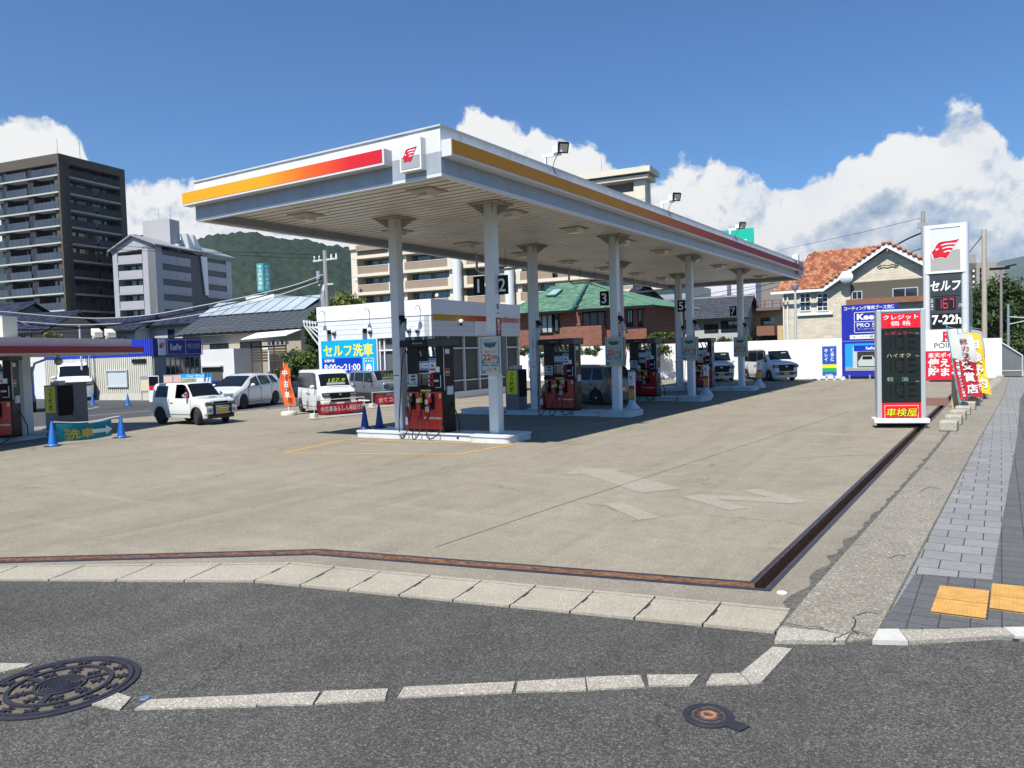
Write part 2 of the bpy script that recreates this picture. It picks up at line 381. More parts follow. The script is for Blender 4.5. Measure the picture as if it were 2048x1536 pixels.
def paver_mat(name, c, cw, chh, off, dv=0.12, mort=0.012, mc=(0.045,0.045,0.045), spk=0.35, wf=False):
    m = bpy.data.materials.new(name); m.use_nodes = True; n = N(m.node_tree); p = n.n['Principled BSDF']
    tcn = n.new('ShaderNodeTexCoord'); v = tcn.outputs['Object']
    br = n.new('ShaderNodeTexBrick'); br.offset = off; br.squash = 1
    n.link(v, br.inputs['Vector']); br.inputs['Scale'].default_value = 1
    br.inputs['Color1'].default_value = (*[x*(1-dv) for x in c], 1); br.inputs['Color2'].default_value = (*[x*(1+dv) for x in c], 1)
    br.inputs['Mortar'].default_value = (*mc, 1); br.inputs['Mortar Size'].default_value = mort; br.inputs['Mortar Smooth'].default_value = 0.2
    br.inputs['Brick Width'].default_value = cw; br.inputs['Row Height'].default_value = chh; br.inputs['Bias'].default_value = 0
    vo = n.new('ShaderNodeTexVoronoi', _Scale=110.0); n.link(v, vo.inputs['Vector'])
    s = n.new('ShaderNodeSeparateColor'); n.link(vo.outputs['Color'], s.inputs[0])
    f = n.math('ADD', n.math('ADD', 1-spk/2-0.2, n.math('MULTIPLY', s.outputs[0], spk)), n.math('MULTIPLY', n.noise(v, 1.3, 5, 0.7), 0.4))
    gg = n.new('ShaderNodeCombineColor'); [n.link(f, gg.inputs[i]) for i in range(3)]
    n.link(n.mix(1.0, br.outputs[0], gg.outputs[0], 'MULTIPLY'), p.inputs['Base Color'])
    p.inputs['Roughness'].default_value = 0.85; p.inputs['Specular IOR Level'].default_value = 0.3
    b = n.new('ShaderNodeBump', _Strength=0.6, _Distance=0.012); n.link(n.math('SUBTRACT', n.math('MULTIPLY', s.outputs[0], 0.3), br.outputs['Fac']), b.inputs['Height']); n.link(b.outputs[0], p.inputs['Normal'])
    MC[name] = m; return m
M_pav = paver_mat('paver_grey', (0.225,0.226,0.222), 0.34, 0.345, 0.5, 0.10, 0.006)
M_pavd = paver_mat('paver_dark', (0.105,0.108,0.11), 0.205, 0.205, 0.0, 0.10, 0.005, spk=0.4)
M_tact = mat('tactile_yellow', (0.52,0.285,0.075), 0.8, var=0.16, vs=9, dirt=0.35, dcol=(0.28,0.18,0.07), ds=7, bump=0.4, bs=90)

# ------------------------------------------------------------------ ground, roads, pavements
def gp(*pp): return [tuple(G(x, y))[:2] for x, y in pp]
def ext(a, b, t): return (a[0]+(b[0]-a[0])*t, a[1]+(b[1]-a[1])*t)
struct('ground', MB().box(-2500, 2500, -400, 4500, -0.7, -0.6), M_earth)
gut_n = gp((0, 1162), (510, 1165), (1553, 1268))      # gutter edge on the road side
gut_f = gp((0, 1135), (585, 1128), (1585, 1222))      # gutter edge on the forecourt side
gut_n[0] = ext(gut_n[1], gut_n[0], 8); gut_f[0] = ext(gut_f[1], gut_f[0], 7)
road = [(-60,-25),(30,-25),(30,6.72)] + gp((2048,1275),(1815,1290),(1752,1283),(1575,1295),(1553,1268)) + [gut_n[1], gut_n[0], (-60, gut_n[0][1])]
road = [(-60,-25),(30,-25),(30,7.9)] + gp((2048,1272),(1815,1289),(1752,1281),(1640,1290),(1553,1268)) + [gut_n[1], gut_n[0], (-60, gut_n[0][1])]
struct('road', MB().slab(road, -0.3, 0.0), M_road)
# forecourt inside the drain channel, the channel itself and the apron outside it
TI = [ext(G(640,1103)[:2], G(0,1120)[:2], 7)] + gp((640,1103),(1508,1170)) ; TI = [tuple(p) for p in TI]
cx = TI[2][0]
TI.append((cx+0.42, 50.3))
WG = 0.14
def offs(path, d):
    out = []
    for i, p in enumerate(path):
        a = Vector(path[max(i-1,0)]); b = Vector(path[min(i+1,len(path)-1)]); p = Vector(p)
        n1 = (p-a).normalized() if i > 0 else (b-p).normalized(); n2 = (b-p).normalized() if i < len(path)-1 else n1
        m1 = Vector((n1.y,-n1.x)); m2 = Vector((n2.y,-n2.x)); m = (m1+m2); m = m/m.dot(m1)
        out.append(tuple(p+m*d))
    return out
TO = offs(TI, WG)
DARKP = gp((126,848),(300,832.5),(420,826),(545,818.5),(600,812)) 
struct('forecourt', MB().slab([TI[3],(-60,50.3),(-60,TI[0][1])]+TI[:3], -0.5, 0.01), M_lot)
SL = gp((1553,1268),(1619,1188),(1854,925),(1903,863)); SL += [(SL[-1][0]+0.42, 50.3)]
struct('apron', MB().slab([gut_f[0], gut_f[1], gut_f[2]] + SL[1:] + [TO[3], TO[2], TO[1], TO[0]], -0.5, 0.008), M_apron)
t = MB().slab([TI[3],TI[2],TI[1],TI[0],TO[0],TO[1],TO[2],TO[3]], -0.5, -0.13)
struct('drain_channel', t, M_mud)
for nm, path, d, mm in (('drain_rim_inner', TI, 0.045, M_steel), ('drain_rim_outer', TO, 0.045, M_steel)):
    b = MB(); o2 = offs(path, -0.045 if 'inner' in nm else 0.045)
    for i in range(3):
        q = [path[i], path[i+1], o2[i+1], o2[i]]
        if 'inner' in nm: q = q[::-1]
        b.slab(q, -0.02, 0.019)
    struct(nm, b, mm)
b = MB()
for path, s_ in ((TI, 0.004), (TO, -0.004)):
    o2 = offs(path, s_)
    for i in range(3): b.loft([[(*path[i],-0.13),(*path[i+1],-0.13),(*o2[i+1],-0.13),(*o2[i],-0.13)],[(*path[i],0.016),(*path[i+1],0.016),(*o2[i+1],0.016),(*o2[i],0.016)]], True)
struct('drain_wall', b, M_rust)
# gutter with its row of concrete lids
b = MB(); j = MB()
def seg(a, b_, t): return (a[0]+(b_[0]-a[0])*t, a[1]+(b_[1]-a[1])*t)
for (na, nb, fa, fb, k, dk) in ((gut_n[0], gut_n[1], gut_f[0], gut_f[1], 30, 0), (gut_n[1], gut_n[2], gut_f[1], gut_f[2], 9, 1)):
    for i in range(k):
        t0, t1 = i/k, (i+1)/k-(0.003 if dk else 0.0007)
        n0, n1, f0, f1 = seg(na,nb,t0), seg(na,nb,t1), seg(fa,fb,t0), seg(fa,fb,t1)
        # kerb rim on both sides, lid between with a finger slot
        for (u0, u1, z) in ((0.0, 0.09, 0.022), (0.11, 0.90, 0.016), (0.92, 1.0, 0.02)):
            q = [seg(n0,f0,u0), seg(n1,f1,u0), seg(n1,f1,u1), seg(n0,f0,u1)]
            b.slab(q, -0.2, z + random.uniform(-0.002, 0.002))
        if dk:
            j.poly([(*seg(seg(n0,f0,0.40), seg(n1,f1,0.40), 0.0),0.026), (*seg(seg(n0,f0,0.40), seg(n1,f1,0.40), 0.025),0.026), (*seg(seg(n0,f0,0.64), seg(n1,f1,0.64), 0.025),0.026), (*seg(seg(n0,f0,0.64), seg(n1,f1,0.64), 0.0),0.026)])
struct('gutter', b, M_conc); struct('gutter_slots', j, M_joint)
struct('gutter_bed', MB().slab([gut_n[0],gut_n[1],gut_n[2],gut_f[2],gut_f[1],gut_f[0]], -0.3, -0.03), M_joint)
# pale strip of concrete between the apron and the pavers
SR = gp((1760,1262),(1903,986),(1961,876),(2007,794)); SR += [(SR[-1][0]+0.30, 50.3)]
strip = [SL[0]] + gp((1640,1288),(1752,1281)) + SR + [SL[4], SL[3], SL[2], SL[1]]
struct('concrete_strip', MB().slab(strip, -0.3, 0.014), M_strip)
b = MB(); rs = random.Random(5)
for a_, c_ in zip(SL[:3], SL[1:4]):
    k_ = max(3, int(math.hypot(c_[0]-a_[0], c_[1]-a_[1])/0.16)); pr_ = None
    for i in range(k_+1):
        x_, y_ = a_[0]+(c_[0]-a_[0])*i/k_, a_[1]+(c_[1]-a_[1])*i/k_; q_ = ((x_-0.03-rs.uniform(.01,.11)*(0.6 if y_ > 10 else 1), y_), (x_+rs.uniform(0,.012), y_))
        if pr_: b.poly([(*pr_[0],.0125),(*pr_[1],.0125),(*q_[1],.0125),(*q_[0],.0125)])
        pr_ = q_
b.line(SR, 0.022, 0.0185); struct('seam', b, M_seam)
b = MB()
for path in ([(1558,1252),(1590,1257),(1618,1262),(1640,1262),(1662,1271),(1690,1276),(1712,1270),(1735,1276),(1752,1278)],[(1705,1236),(1712,1250),(1704,1262),(1716,1274)],[(1712,1234),(1735,1228),(1758,1232)],[(1690,1276),(1672,1284),(1668,1290)],[(1780,1120),(1795,1112),(1812,1116)],[(1840,985),(1862,975),(1880,980)]):
    pp_ = []
    for a_, c_ in zip(path, path[1:]):
        for t_ in (0, .33, .66): pp_.append((a_[0]+(c_[0]-a_[0])*t_+rs.uniform(-2,2), a_[1]+(c_[1]-a_[1])*t_+rs.uniform(-1,1)))
    pp_.append(path[-1]); b.line(gp(*pp_), 0.012, 0.031 if path[0][1] > 1250 else 0.0165)
struct('crack', b, M_joint)
# paved footway: dark edge blocks, grey field, dark band, tactile band
xe = lambda y: SR[0][0] + (y-SR[0][1])*(SR[3][0]-SR[0][0])/(SR[3][1]-SR[0][1])
PB = gp((1980,1190),(2035,870),(2040,800)); 
pb = [(PB[0][0]-0.02, PB[0][1]-0.9)] + PB + [(PB[2][0]+0.9, 50.3)]
y0p = SR[0][1]
struct('footway', MB().slab([SR[0], (3.2, 7.35), (4.2, 30), (6.5, 50.3), SR[4], SR[3], SR[2], SR[1]], -0.3, 0.018), M_pav)
struct('footway_edge_blocks', MB().poly([(*SR[0],0.022),(*G(1880,1262)[:2],0.022),(*G(2048,1256)[:2],0.022),(3.2,7.4,0.022),(3.2,8.4,0.022),(*G(1998,1165)[:2],0.022),(*G(1830,1152)[:2],0.022)]), M_pavd)
bw = 0.36
struct('footway_band', MB().poly([(*pb[1],0.026)] + [(*p,0.026) for p in pb[2:]] + [(pb[4][0]+bw+.3,50.3,0.026),(pb[3][0]+bw+.02,pb[3][1],0.026),(pb[2][0]+bw,pb[2][1],0.026),(pb[1][0]+bw,pb[1][1]+.1,0.026)]), M_pavd)
tb = [(p[0]+bw+(0.02 if i<3 else 0.3), p[1]) for i, p in enumerate(pb[1:4])]
struct('tactile_band', MB().poly([(tb[0][0],tb[0][1]+.1,0.030),(tb[1][0],tb[1][1],0.030),(tb[2][0],tb[2][1],0.030),(tb[2][0]+.42,tb[2][1],0.030),(tb[1][0]+.36,tb[1][1],0.030),(tb[0][0]+.34,tb[0][1]+.16,0.030)]), M_tact)
tj = MB(); b = MB()
for q in ([(1861,1231),(1973,1246),(1980,1189),(1880,1178)], [(1979,1224),(2110,1243),(2108,1186),(1984,1174)]):
    a4 = [G(*p) for p in q]; b.prism([(p.x,p.y,0.018) for p in a4], (0,0,0.016))
    m0, m1 = (a4[0]+a4[3])/2, (a4[1]+a4[2])/2; tj.line([m0, m1], .008, .0345); tj.line([a4[0], a4[1]], .01, .0345); tj.line([a4[1], a4[2]], .012, .0345)
    for i in range(14):
        for k in range(8):
            u, v = (i+.5)/14, (k+.5)/8
            p = (a4[0]*(1-u)+a4[1]*u)*(1-v) + (a4[3]*(1-u)+a4[2]*u)*v
            b.lathe([(0.014,0.034),(0.010,0.0405)], (p.x,p.y,0), 6)
struct('tactile_paving', b, M_tact); struct('tactile_joint', tj, M_joint)
# kerb stones along the road
def stones(name, quads, m, h=0.022):
    b = MB()
    for q in quads:
        a4 = gp(*q); b.slab(a4, -0.15, h)
    return struct(name, b, m)
stones('road_edging', [[(270,1421),(512,1415),(520,1392),(300,1402)],[(514,1413),(625,1411),(640,1386),(520,1391)],[(630,1410),(770,1402),(776,1380),(648,1385)],
   [(795,1398),(1024,1387),(1030,1366),(808,1377)],[(1032,1386),(1172,1383),(1170,1358),(1036,1366)],[(1176,1382),(1290,1376),(1280,1353),(1172,1357)],[(1298,1374),(1380,1373),(1398,1352),(1294,1352)],
   [(1412,1372),(1500,1370),(1478,1349),(1424,1351)],[(1503,1370),(1522,1368),(1584,1300),(1545,1296),(1481,1349)],[(183,1411),(240,1422),(262,1398),(228,1386)],
   [(0,1347),(50,1336),(64,1330),(0,1329)]], M_kerb, 0.012)
stones('kerb', [[(1549,1288),(1690,1289),(1700,1274),(1560,1262)],[(1818,1290),(2048,1276),(2048,1262),(1800,1268)]], M_kerb, 0.03)
stones('white_kerb_stone', [[(1745,1289),(1816,1291),(1797,1266),(1757,1266)],[(2030,1281),(2110,1282),(2110,1262),(2008,1263)]], mat('kerb_white', (0.50,0.49,0.45), 0.8, var=0.1, vs=9, bump=0.3), 0.034)
# joints, faded lane marks, yellow bay lines, darker car-wash yard and its lines
b = MB(); b.line(gp((870,1097),(1120,1012),(1463,900),(1700,823)), 0.014, 0.014); 
b.line(gp((1600,917),(1850,905)), 0.015, 0.014)
struct('paving_joint', b, mat('joint_soft', (0.12,0.11,0.09), 0.95, var=0.4, vs=8))
zz = lambda pts: [(1120+x/3.938, 900+y/3.938) for x, y in pts]
b = MB()
for q in (zz([(35,200),(150,140),(510,160),(440,172),(950,312),(640,345),(440,278),(180,192)]), zz([(340,430),(490,418),(790,540),(620,560)]),
          zz([(950,372),(1110,356),(1640,380),(1410,325),(1560,312),(1950,412),(1810,430),(1240,395),(1480,465),(1330,482)])):
    b.poly([(p[0],p[1],0.014) for p in gp(*q)])
struct('faded_marking', b, M_fade)
b = MB()
IS = [(-13.776+0*3.104, 16.007+7.212*i) for i in range(4)]
y1_ = gp((568,907),(912,910),(1030,889),(692,880))
b.line(y1_+[y1_[0]], 0.085, 0.014)
for i in range(1, 4):
    cy = 16.0+7.212*i
    b.line([(-15.2,cy-1.25),(-14.6,cy-3.1),(-10.2,cy-3.1),(-9.9,cy-1.25),(-15.2,cy-1.25)], 0.085, 0.014)
b.line(gp((-40,906),(70,886)), 0.08, 0.014)
struct('yellow_bay_line', b, M_yel)
dk = DARKP + [(-34,31.6),(-60,31.6),(-60,9)] + gp((0,862))
struct('yard_asphalt', MB().poly([(p[0],p[1],0.0135) for p in dk]), M_dark)
b = MB()
for q in ([(125,837),(300,822)],[(125,808),(240,799)],[(126,829),(199,814)],[(300,830),(570,816)],[(500,822),(585,812)],[(560,828),(596,826)],[(125,803),(160,801)]): b.line(gp(*q), 0.1, 0.0175)
struct('white_line', b, M_wline)

# manhole cover, valve cover, survey markers
def ring(b, r0, r1, z0, z1, n=64, a0=0, a1=360):
    for k in range(n):
        t0, t1 = R(a0+(a1-a0)*k/n), R(a0+(a1-a0)*(k+1)/n)
        if a1-a0 < 360 or True:
            pts = [(r0*math.cos(t0), r0*math.sin(t0)), (r1*math.cos(t0), r1*math.sin(t0)), (r1*math.cos(t1), r1*math.sin(t1)), (r0*math.cos(t1), r0*math.sin(t1))]
            b.slab(pts, z0, z1)
    return b
mh = G(120, 1373); rm = 0.60
mhr = (G(276,1345)-G(0,1410)).length/2
mhr = 0.50
o = thing('manhole_cover', 'large round cast iron manhole cover with raised pattern, set in the road at lower left', 'manhole cover', (mh.x, mh.y, 0.0))
MB().lathe([(mhr,-0.05),(mhr,0.012),(mhr-0.035,0.015),(mhr-0.036,0.002),(0.02,0.002)], n=72).build('frame', [M_iron], o)
b = MB(); ring(b, mhr-0.075, mhr-0.045, 0.0, 0.016, 72)
ring(b, mhr*0.60, mhr*0.66, 0.0, 0.018); ring(b, mhr*0.29, mhr*0.33, 0.0, 0.018, 40)
for r_ in (0.25, 0.20, 0.15): ring(b, mhr*r_-0.008, mhr*r_+0.005, 0.0, 0.017, 40)
for k in range(-4, 5):
    x_ = k*0.017; h_ = math.sqrt(max(0, (mhr*0.12)**2-x_*x_)); b.slab([(x_-.005,-h_),(x_+.005,-h_),(x_+.005,h_),(x_-.005,h_)], 0, 0.016)
for k in range(6):
    a = R(60*k+10); c_, s_ = math.cos(a), math.sin(a)
    for r0, r1 in ((0.33,0.62),):
        p = [(mhr*r0*c_-0.02*s_*-1, mhr*r0*s_-0.02*c_), (mhr*r0*c_-0.02*s_, mhr*r0*s_+0.02*c_), (mhr*r1*c_-0.02*s_, mhr*r1*s_+0.02*c_), (mhr*r1*c_+0.02*s_, mhr*r1*s_-0.02*c_)]
        b.slab([p[0], p[3], p[2], p[1]], 0, 0.017)
def flower(b, cxx, cyy, r, rot):
    b.lathe([(r*.45,0),(r*.45,0.018)], (cxx,cyy,0), 10)
    for k in range(6):
        a = rot+R(60*k); u, v = math.cos(a), math.sin(a)
        q = [(cxx+r*.35*u+r*.16*v, cyy+r*.35*v-r*.16*u), (cxx+r*1.25*u+r*.12*v, cyy+r*1.25*v-r*.12*u), (cxx+r*1.25*u-r*.12*v, cyy+r*1.25*v+r*.12*u), (cxx+r*.35*u-r*.16*v, cyy+r*.35*v+r*.16*u)]
        b.slab(q, 0, 0.017)
for k in range(9): a = R(40*k+8); flower(b, mhr*.465*math.cos(a), mhr*.465*math.sin(a), mhr*.075, a)
for k in range(14): a = R(360/14*k); flower(b, mhr*.77*math.cos(a), mhr*.77*math.sin(a), mhr*.075, a+.3)
b.build('raised_pattern', M_iron, o)
MB().lathe([(mhr-0.08,0.003),(0.02,0.004)], n=64).build('plate', mat('iron_dusty', (0.115,0.098,0.074), 0.8, var=0.35, vs=30), o)
vp = G(1417, 1433)
o = thing('valve_cover', 'small round dark iron valve cover with rusty centre and a square tab, in the road', 'valve cover', (vp.x, vp.y, 0), R(-14))
MB().lathe([(0.150,-0.03),(0.150,0.010),(0.146,0.013),(0.108,0.013),(0.105,0.006),(0.02,0.006)], n=40).build('frame', M_iron, o, smooth=True)
MB().lathe([(0.102,0.004),(0.102,0.009),(0.05,0.009)], n=32).build('lid_plate', mat('iron_brown', (0.10,0.07,0.055), 0.7, 0.2, var=0.7, vs=60, bump=0.6, bs=120), o)
b = MB(); ring(b, 0.028, 0.048, 0.006, 0.014, 24); b.build('centre_ring', mat('rust_bright', (0.30,0.14,0.08), 0.7, var=0.5, vs=30), o)
b = MB(); ring(b, .070, .078, .004, .0115, 24)
for k in range(9): a = R(40*k); b.box(0.075*math.cos(a)-.010, 0.075*math.cos(a)+.010, 0.075*math.sin(a)-.007, 0.075*math.sin(a)+.007, 0.005, 0.0125)
b.build('raised_ring', M_iron, o)
MB().slab([(0.13,-0.05),(0.235,-0.045),(0.245,0.045),(0.13,0.05)], -0.02, 0.011).build('tab', M_iron, o)
p = G(290, 1397); tag(MB().lathe([(0.034,0),(0.034,0.006),(0.030,0.009),(0.013,0.009),(0.011,0.004),(0.004,0.004)], (p.x,p.y,0), 24).build('survey_marker', mat('marker_blue', (0.13,0.21,0.32), 0.5, 0.3, var=0.3, vs=60)), 'small round blue-grey survey nail disc in the road beside the large manhole cover', 'marker')
p = G(1564, 1188); tag(MB().lathe([(0.045,0),(0.045,0.014),(0.04,0.019),(0.004,0.019)], (p.x,p.y,0), 24).build('boundary_marker', mat('marker_white', (0.6,0.6,0.56), 0.7, var=0.2, vs=40)), 'small white round marker flush in the apron by the corner of the drain', 'marker')
# ------------------------------------------------------------------ common object materials
M_wht = mat('white_paint', (0.72,0.73,0.72), 0.45, var=0.05, vs=1.5, dirt=0.12, dcol=(0.35,0.32,0.27), ds=1.2)
M_wht2 = mat('white_panel', (0.76,0.77,0.77), 0.5, var=0.03, vs=1.0)
M_gry = mat('grey_paint', (0.30,0.32,0.345), 0.5, var=0.08, vs=2, dirt=0.2, dcol=(0.2,0.18,0.15), ds=1.5)
M_lgry = mat('light_grey', (0.50,0.52,0.53), 0.5, var=0.05, vs=3)
M_col = mat('column_paint', (0.66,0.68,0.69), 0.4, var=0.06, vs=2, dirt=0.12, dcol=(0.4,0.36,0.3), ds=2)
M_soff = mat('soffit_metal', (0.62,0.60,0.545), 0.45, var=0.14, vs=0.8, dirt=0.25, dcol=(0.25,0.22,0.17), ds=0.7)
M_soffd = mat('soffit_groove', (0.12,0.11,0.095), 0.8)
M_alu = mat('aluminium', (0.60,0.62,0.64), 0.35, 0.6, var=0.06, vs=5)
M_blk = mat('black_plastic', (0.006,0.006,0.007), 0.35, var=0.3, vs=6, spec=0.25)
M_blk2 = mat('black_matt', (0.009,0.009,0.010), 0.7, spec=0.2)
M_rub = mat('rubber', (0.016,0.016,0.017), 0.75, var=0.2, vs=9)
M_red = mat('pump_red', (0.52,0.018,0.012), 0.3, var=0.10, vs=3)
M_sred = mat('sign_red', (0.62,0.012,0.03), 0.4, var=0.04, vs=3)
M_brred = mat('bright_red', (0.78,0.01,0.02), 0.4)
M_dred = mat('dark_red', (0.26,0.012,0.018), 0.5, var=0.12, vs=2)
M_wtx = mat('lettering_white', (0.82,0.82,0.82), 0.5)
M_btx = mat('lettering_black', (0.02,0.02,0.02), 0.5)
M_navy = mat('navy_blue', (0.012,0.018,0.20), 0.45, var=0.06, vs=2)
M_blue = mat('sign_blue', (0.0,0.035,0.42), 0.4)
M_cyan = mat('sign_cyan', (0.0,0.36,0.78), 0.45)
M_ysign = mat('sign_yellow', (0.80,0.72,0.0), 0.5)
M_green = mat('sign_green', (0.01,0.35,0.10), 0.5)
M_yel2 = mat('plastic_yellow', (0.70,0.52,0.04), 0.4)
M_dgl = glassm('dark_glass', (0.02,0.027,0.033))
M_orng = mat('orange_cloth', (0.82,0.14,0.035), 0.7, var=0.08, vs=5)
M_hred = mat('emblem_red', (0.60,0.008,0.02), 0.4)

# ------------------------------------------------------------------ station canopy
X0, X1, Y0, Y1, ZB, ZT, ZS = -16.75, -9.13, 12.04, 44.04, 5.657, 6.605, 5.90
cp = thing('station_canopy', 'large white petrol station canopy with a yellow to red stripe over four pump islands', 'canopy', (-12.9, 28, 0))
ZM = 6.13
b = MB()
for (a0, a1, c0, c1) in ((X0,X1,Y0,Y0+.12),(X0,X1,Y1-.12,Y1),(X0,X0+.12,Y0+.12,Y1-.12),(X1-.12,X1,Y0+.12,Y1-.12)):
    b.mi = 0; b.box(a0, a1, c0, c1, ZM, ZT); b.mi = 1; b.box(a0, a1, c0, c1, ZB+.06, ZM-.001); b.mi = 2; b.box(a0, a1, c0, c1, ZB, ZB+.058)
fa = b.build('fascia', [mat('fascia_white', (0.70,0.71,0.70), 0.4, var=0.05, vs=1.2, dirt=0.55, dcol=(0.36,0.33,0.27), ds=3.0, stretch=(1,1,0.12)),
    mat('fascia_grey', (0.33,0.37,0.42), 0.4, var=0.06, vs=1.2, dirt=0.5, dcol=(0.24,0.19,0.15), ds=3.0, stretch=(1,1,0.12)), mat('fascia_lip', (0.62,0.65,0.67), 0.4)], cp, world=True)
b = MB()
for (a0, a1, c0, c1) in ((X0-.03,X1+.03,Y0-.03,Y0+.10),(X0-.03,X0+.10,Y0+.1,Y1),(X1-.10,X1+.03,Y0+.1,Y1)): b.box(a0, a1, c0, c1, ZT, ZT+.035)
for y in (17.3, 22.6, 27.9, 33.2, 38.5): b.box(X1, X1+.004, y, y+.015, ZB+.06, ZM)
b.build('coping', M_lgry, cp, world=True)
MB().box(X0+.12, X1-.12, Y0+.12, Y1-.12, ZS+.25, ZS+.33).build('roof_deck', M_lgry, cp, world=True)
b = MB(); rg = []
y = Y0+.12; a, c = X0+.12, X1-.12
while y < Y1-.13:
    for dy, dz in ((0, .10), (0.0, 0), (0.215, 0), (0.215, .10)):
        rg.append([(a, min(y+dy, Y1-.12), ZS+dz), (c, min(y+dy, Y1-.12), ZS+dz)])
    y += 0.30
b.loft([[p[0], p[1]] for p in rg], close=False)
for k in range(len(b.f)): b.m[k] = 1 if k % 4 == 3 else 0
b.build('soffit', [M_soff, M_soffd], cp, world=True)
# lower rim seen inside the left and far edge
# light boxes with the colour fade
def bandbox(nm, p0, p1, nrm, stops, axis, z0=6.02, z1=6.34, d=0.24):
    p0 = Vector((*p0, 0)); p1 = Vector((*p1, 0)); xx = (p1-p0); L = xx.length; F = (Vector((p0.x, p0.y, z0)), xx.normalized(), Vector((0,0,1)), Vector(nrm))
    o = rect(F, 0, L, 0, z1-z0, 0.0, d).build(nm, mat('lightbox_case', (0.62,0.63,0.64), 0.4), cp, world=True)
    m = banded(nm+'_film', axis, stops, 0.6)
    rect(F, 0.02, L-.05, 0.045, z1-z0-.01, d, d+.006).build('colour_film', m, o)
    return o
YE, OR, RE = (255,178,0), (255,110,20), (232,22,40)
xl = X0-.18; xr = X1 - run((X1, Y0-.24, 6.2), (-1,0,0), 768)
bandbox('front_light_box', (xl, Y0), (xr, Y0), (0,-1,0), [(xl, YE), (xl+(xr-xl)*.45, YE), (xl+(xr-xl)*.66, OR), (xl+(xr-xl)*.86, RE), (xr, (225,10,45))], 'X')
bandbox('side_light_box', (X1, Y0+.02), (X1, 42.4), (1,0,0), [(Y0, (228,152,8)), (19.5, (228,152,8)), (25.5, (225,95,25)), (31, (175,30,40)), (43.2, (160,20,40))], 'Y')  # darker stops than the front: shade of this side put into the film
F = fr((X1+.10, 42.95, 6.22), (0,1,0)); rect(F, -.45, .8, -.33, .33, 0, .05).build('end_sign_panel', M_gry, cp, world=True)
text('apollostation', fr((X1+.16, 43.1, 6.2), (0,1,0)), 1.2, .3, M_dred, cp, bold=.02, world=True)
ex = X1 - run((X1, Y0-.1, 6.2), (-1,0,0), 824); ez0 = 5.83; ez1 = 6.44
F = fr((ex, Y0, 6.13)); eb = rect(F, -.27, .27, -.31, .31, 0, .16).build('emblem_box', M_wht2, cp, world=True)
rect(F, -.235, .235, -.03, .27, .16, .166).build('upper_field', mat('sign_pale', (0.66,0.68,0.69), 0.5), eb); rect(F, -.235, .235, -.27, -.035, .16, .166).build('lower_field', mat('sign_grey', (0.33,0.34,0.36), 0.5), eb)
emblem((F[0]+Vector((0,-.17,0)), *F[1:]), .37, M_hred, M_wtx, eb, rim=False)
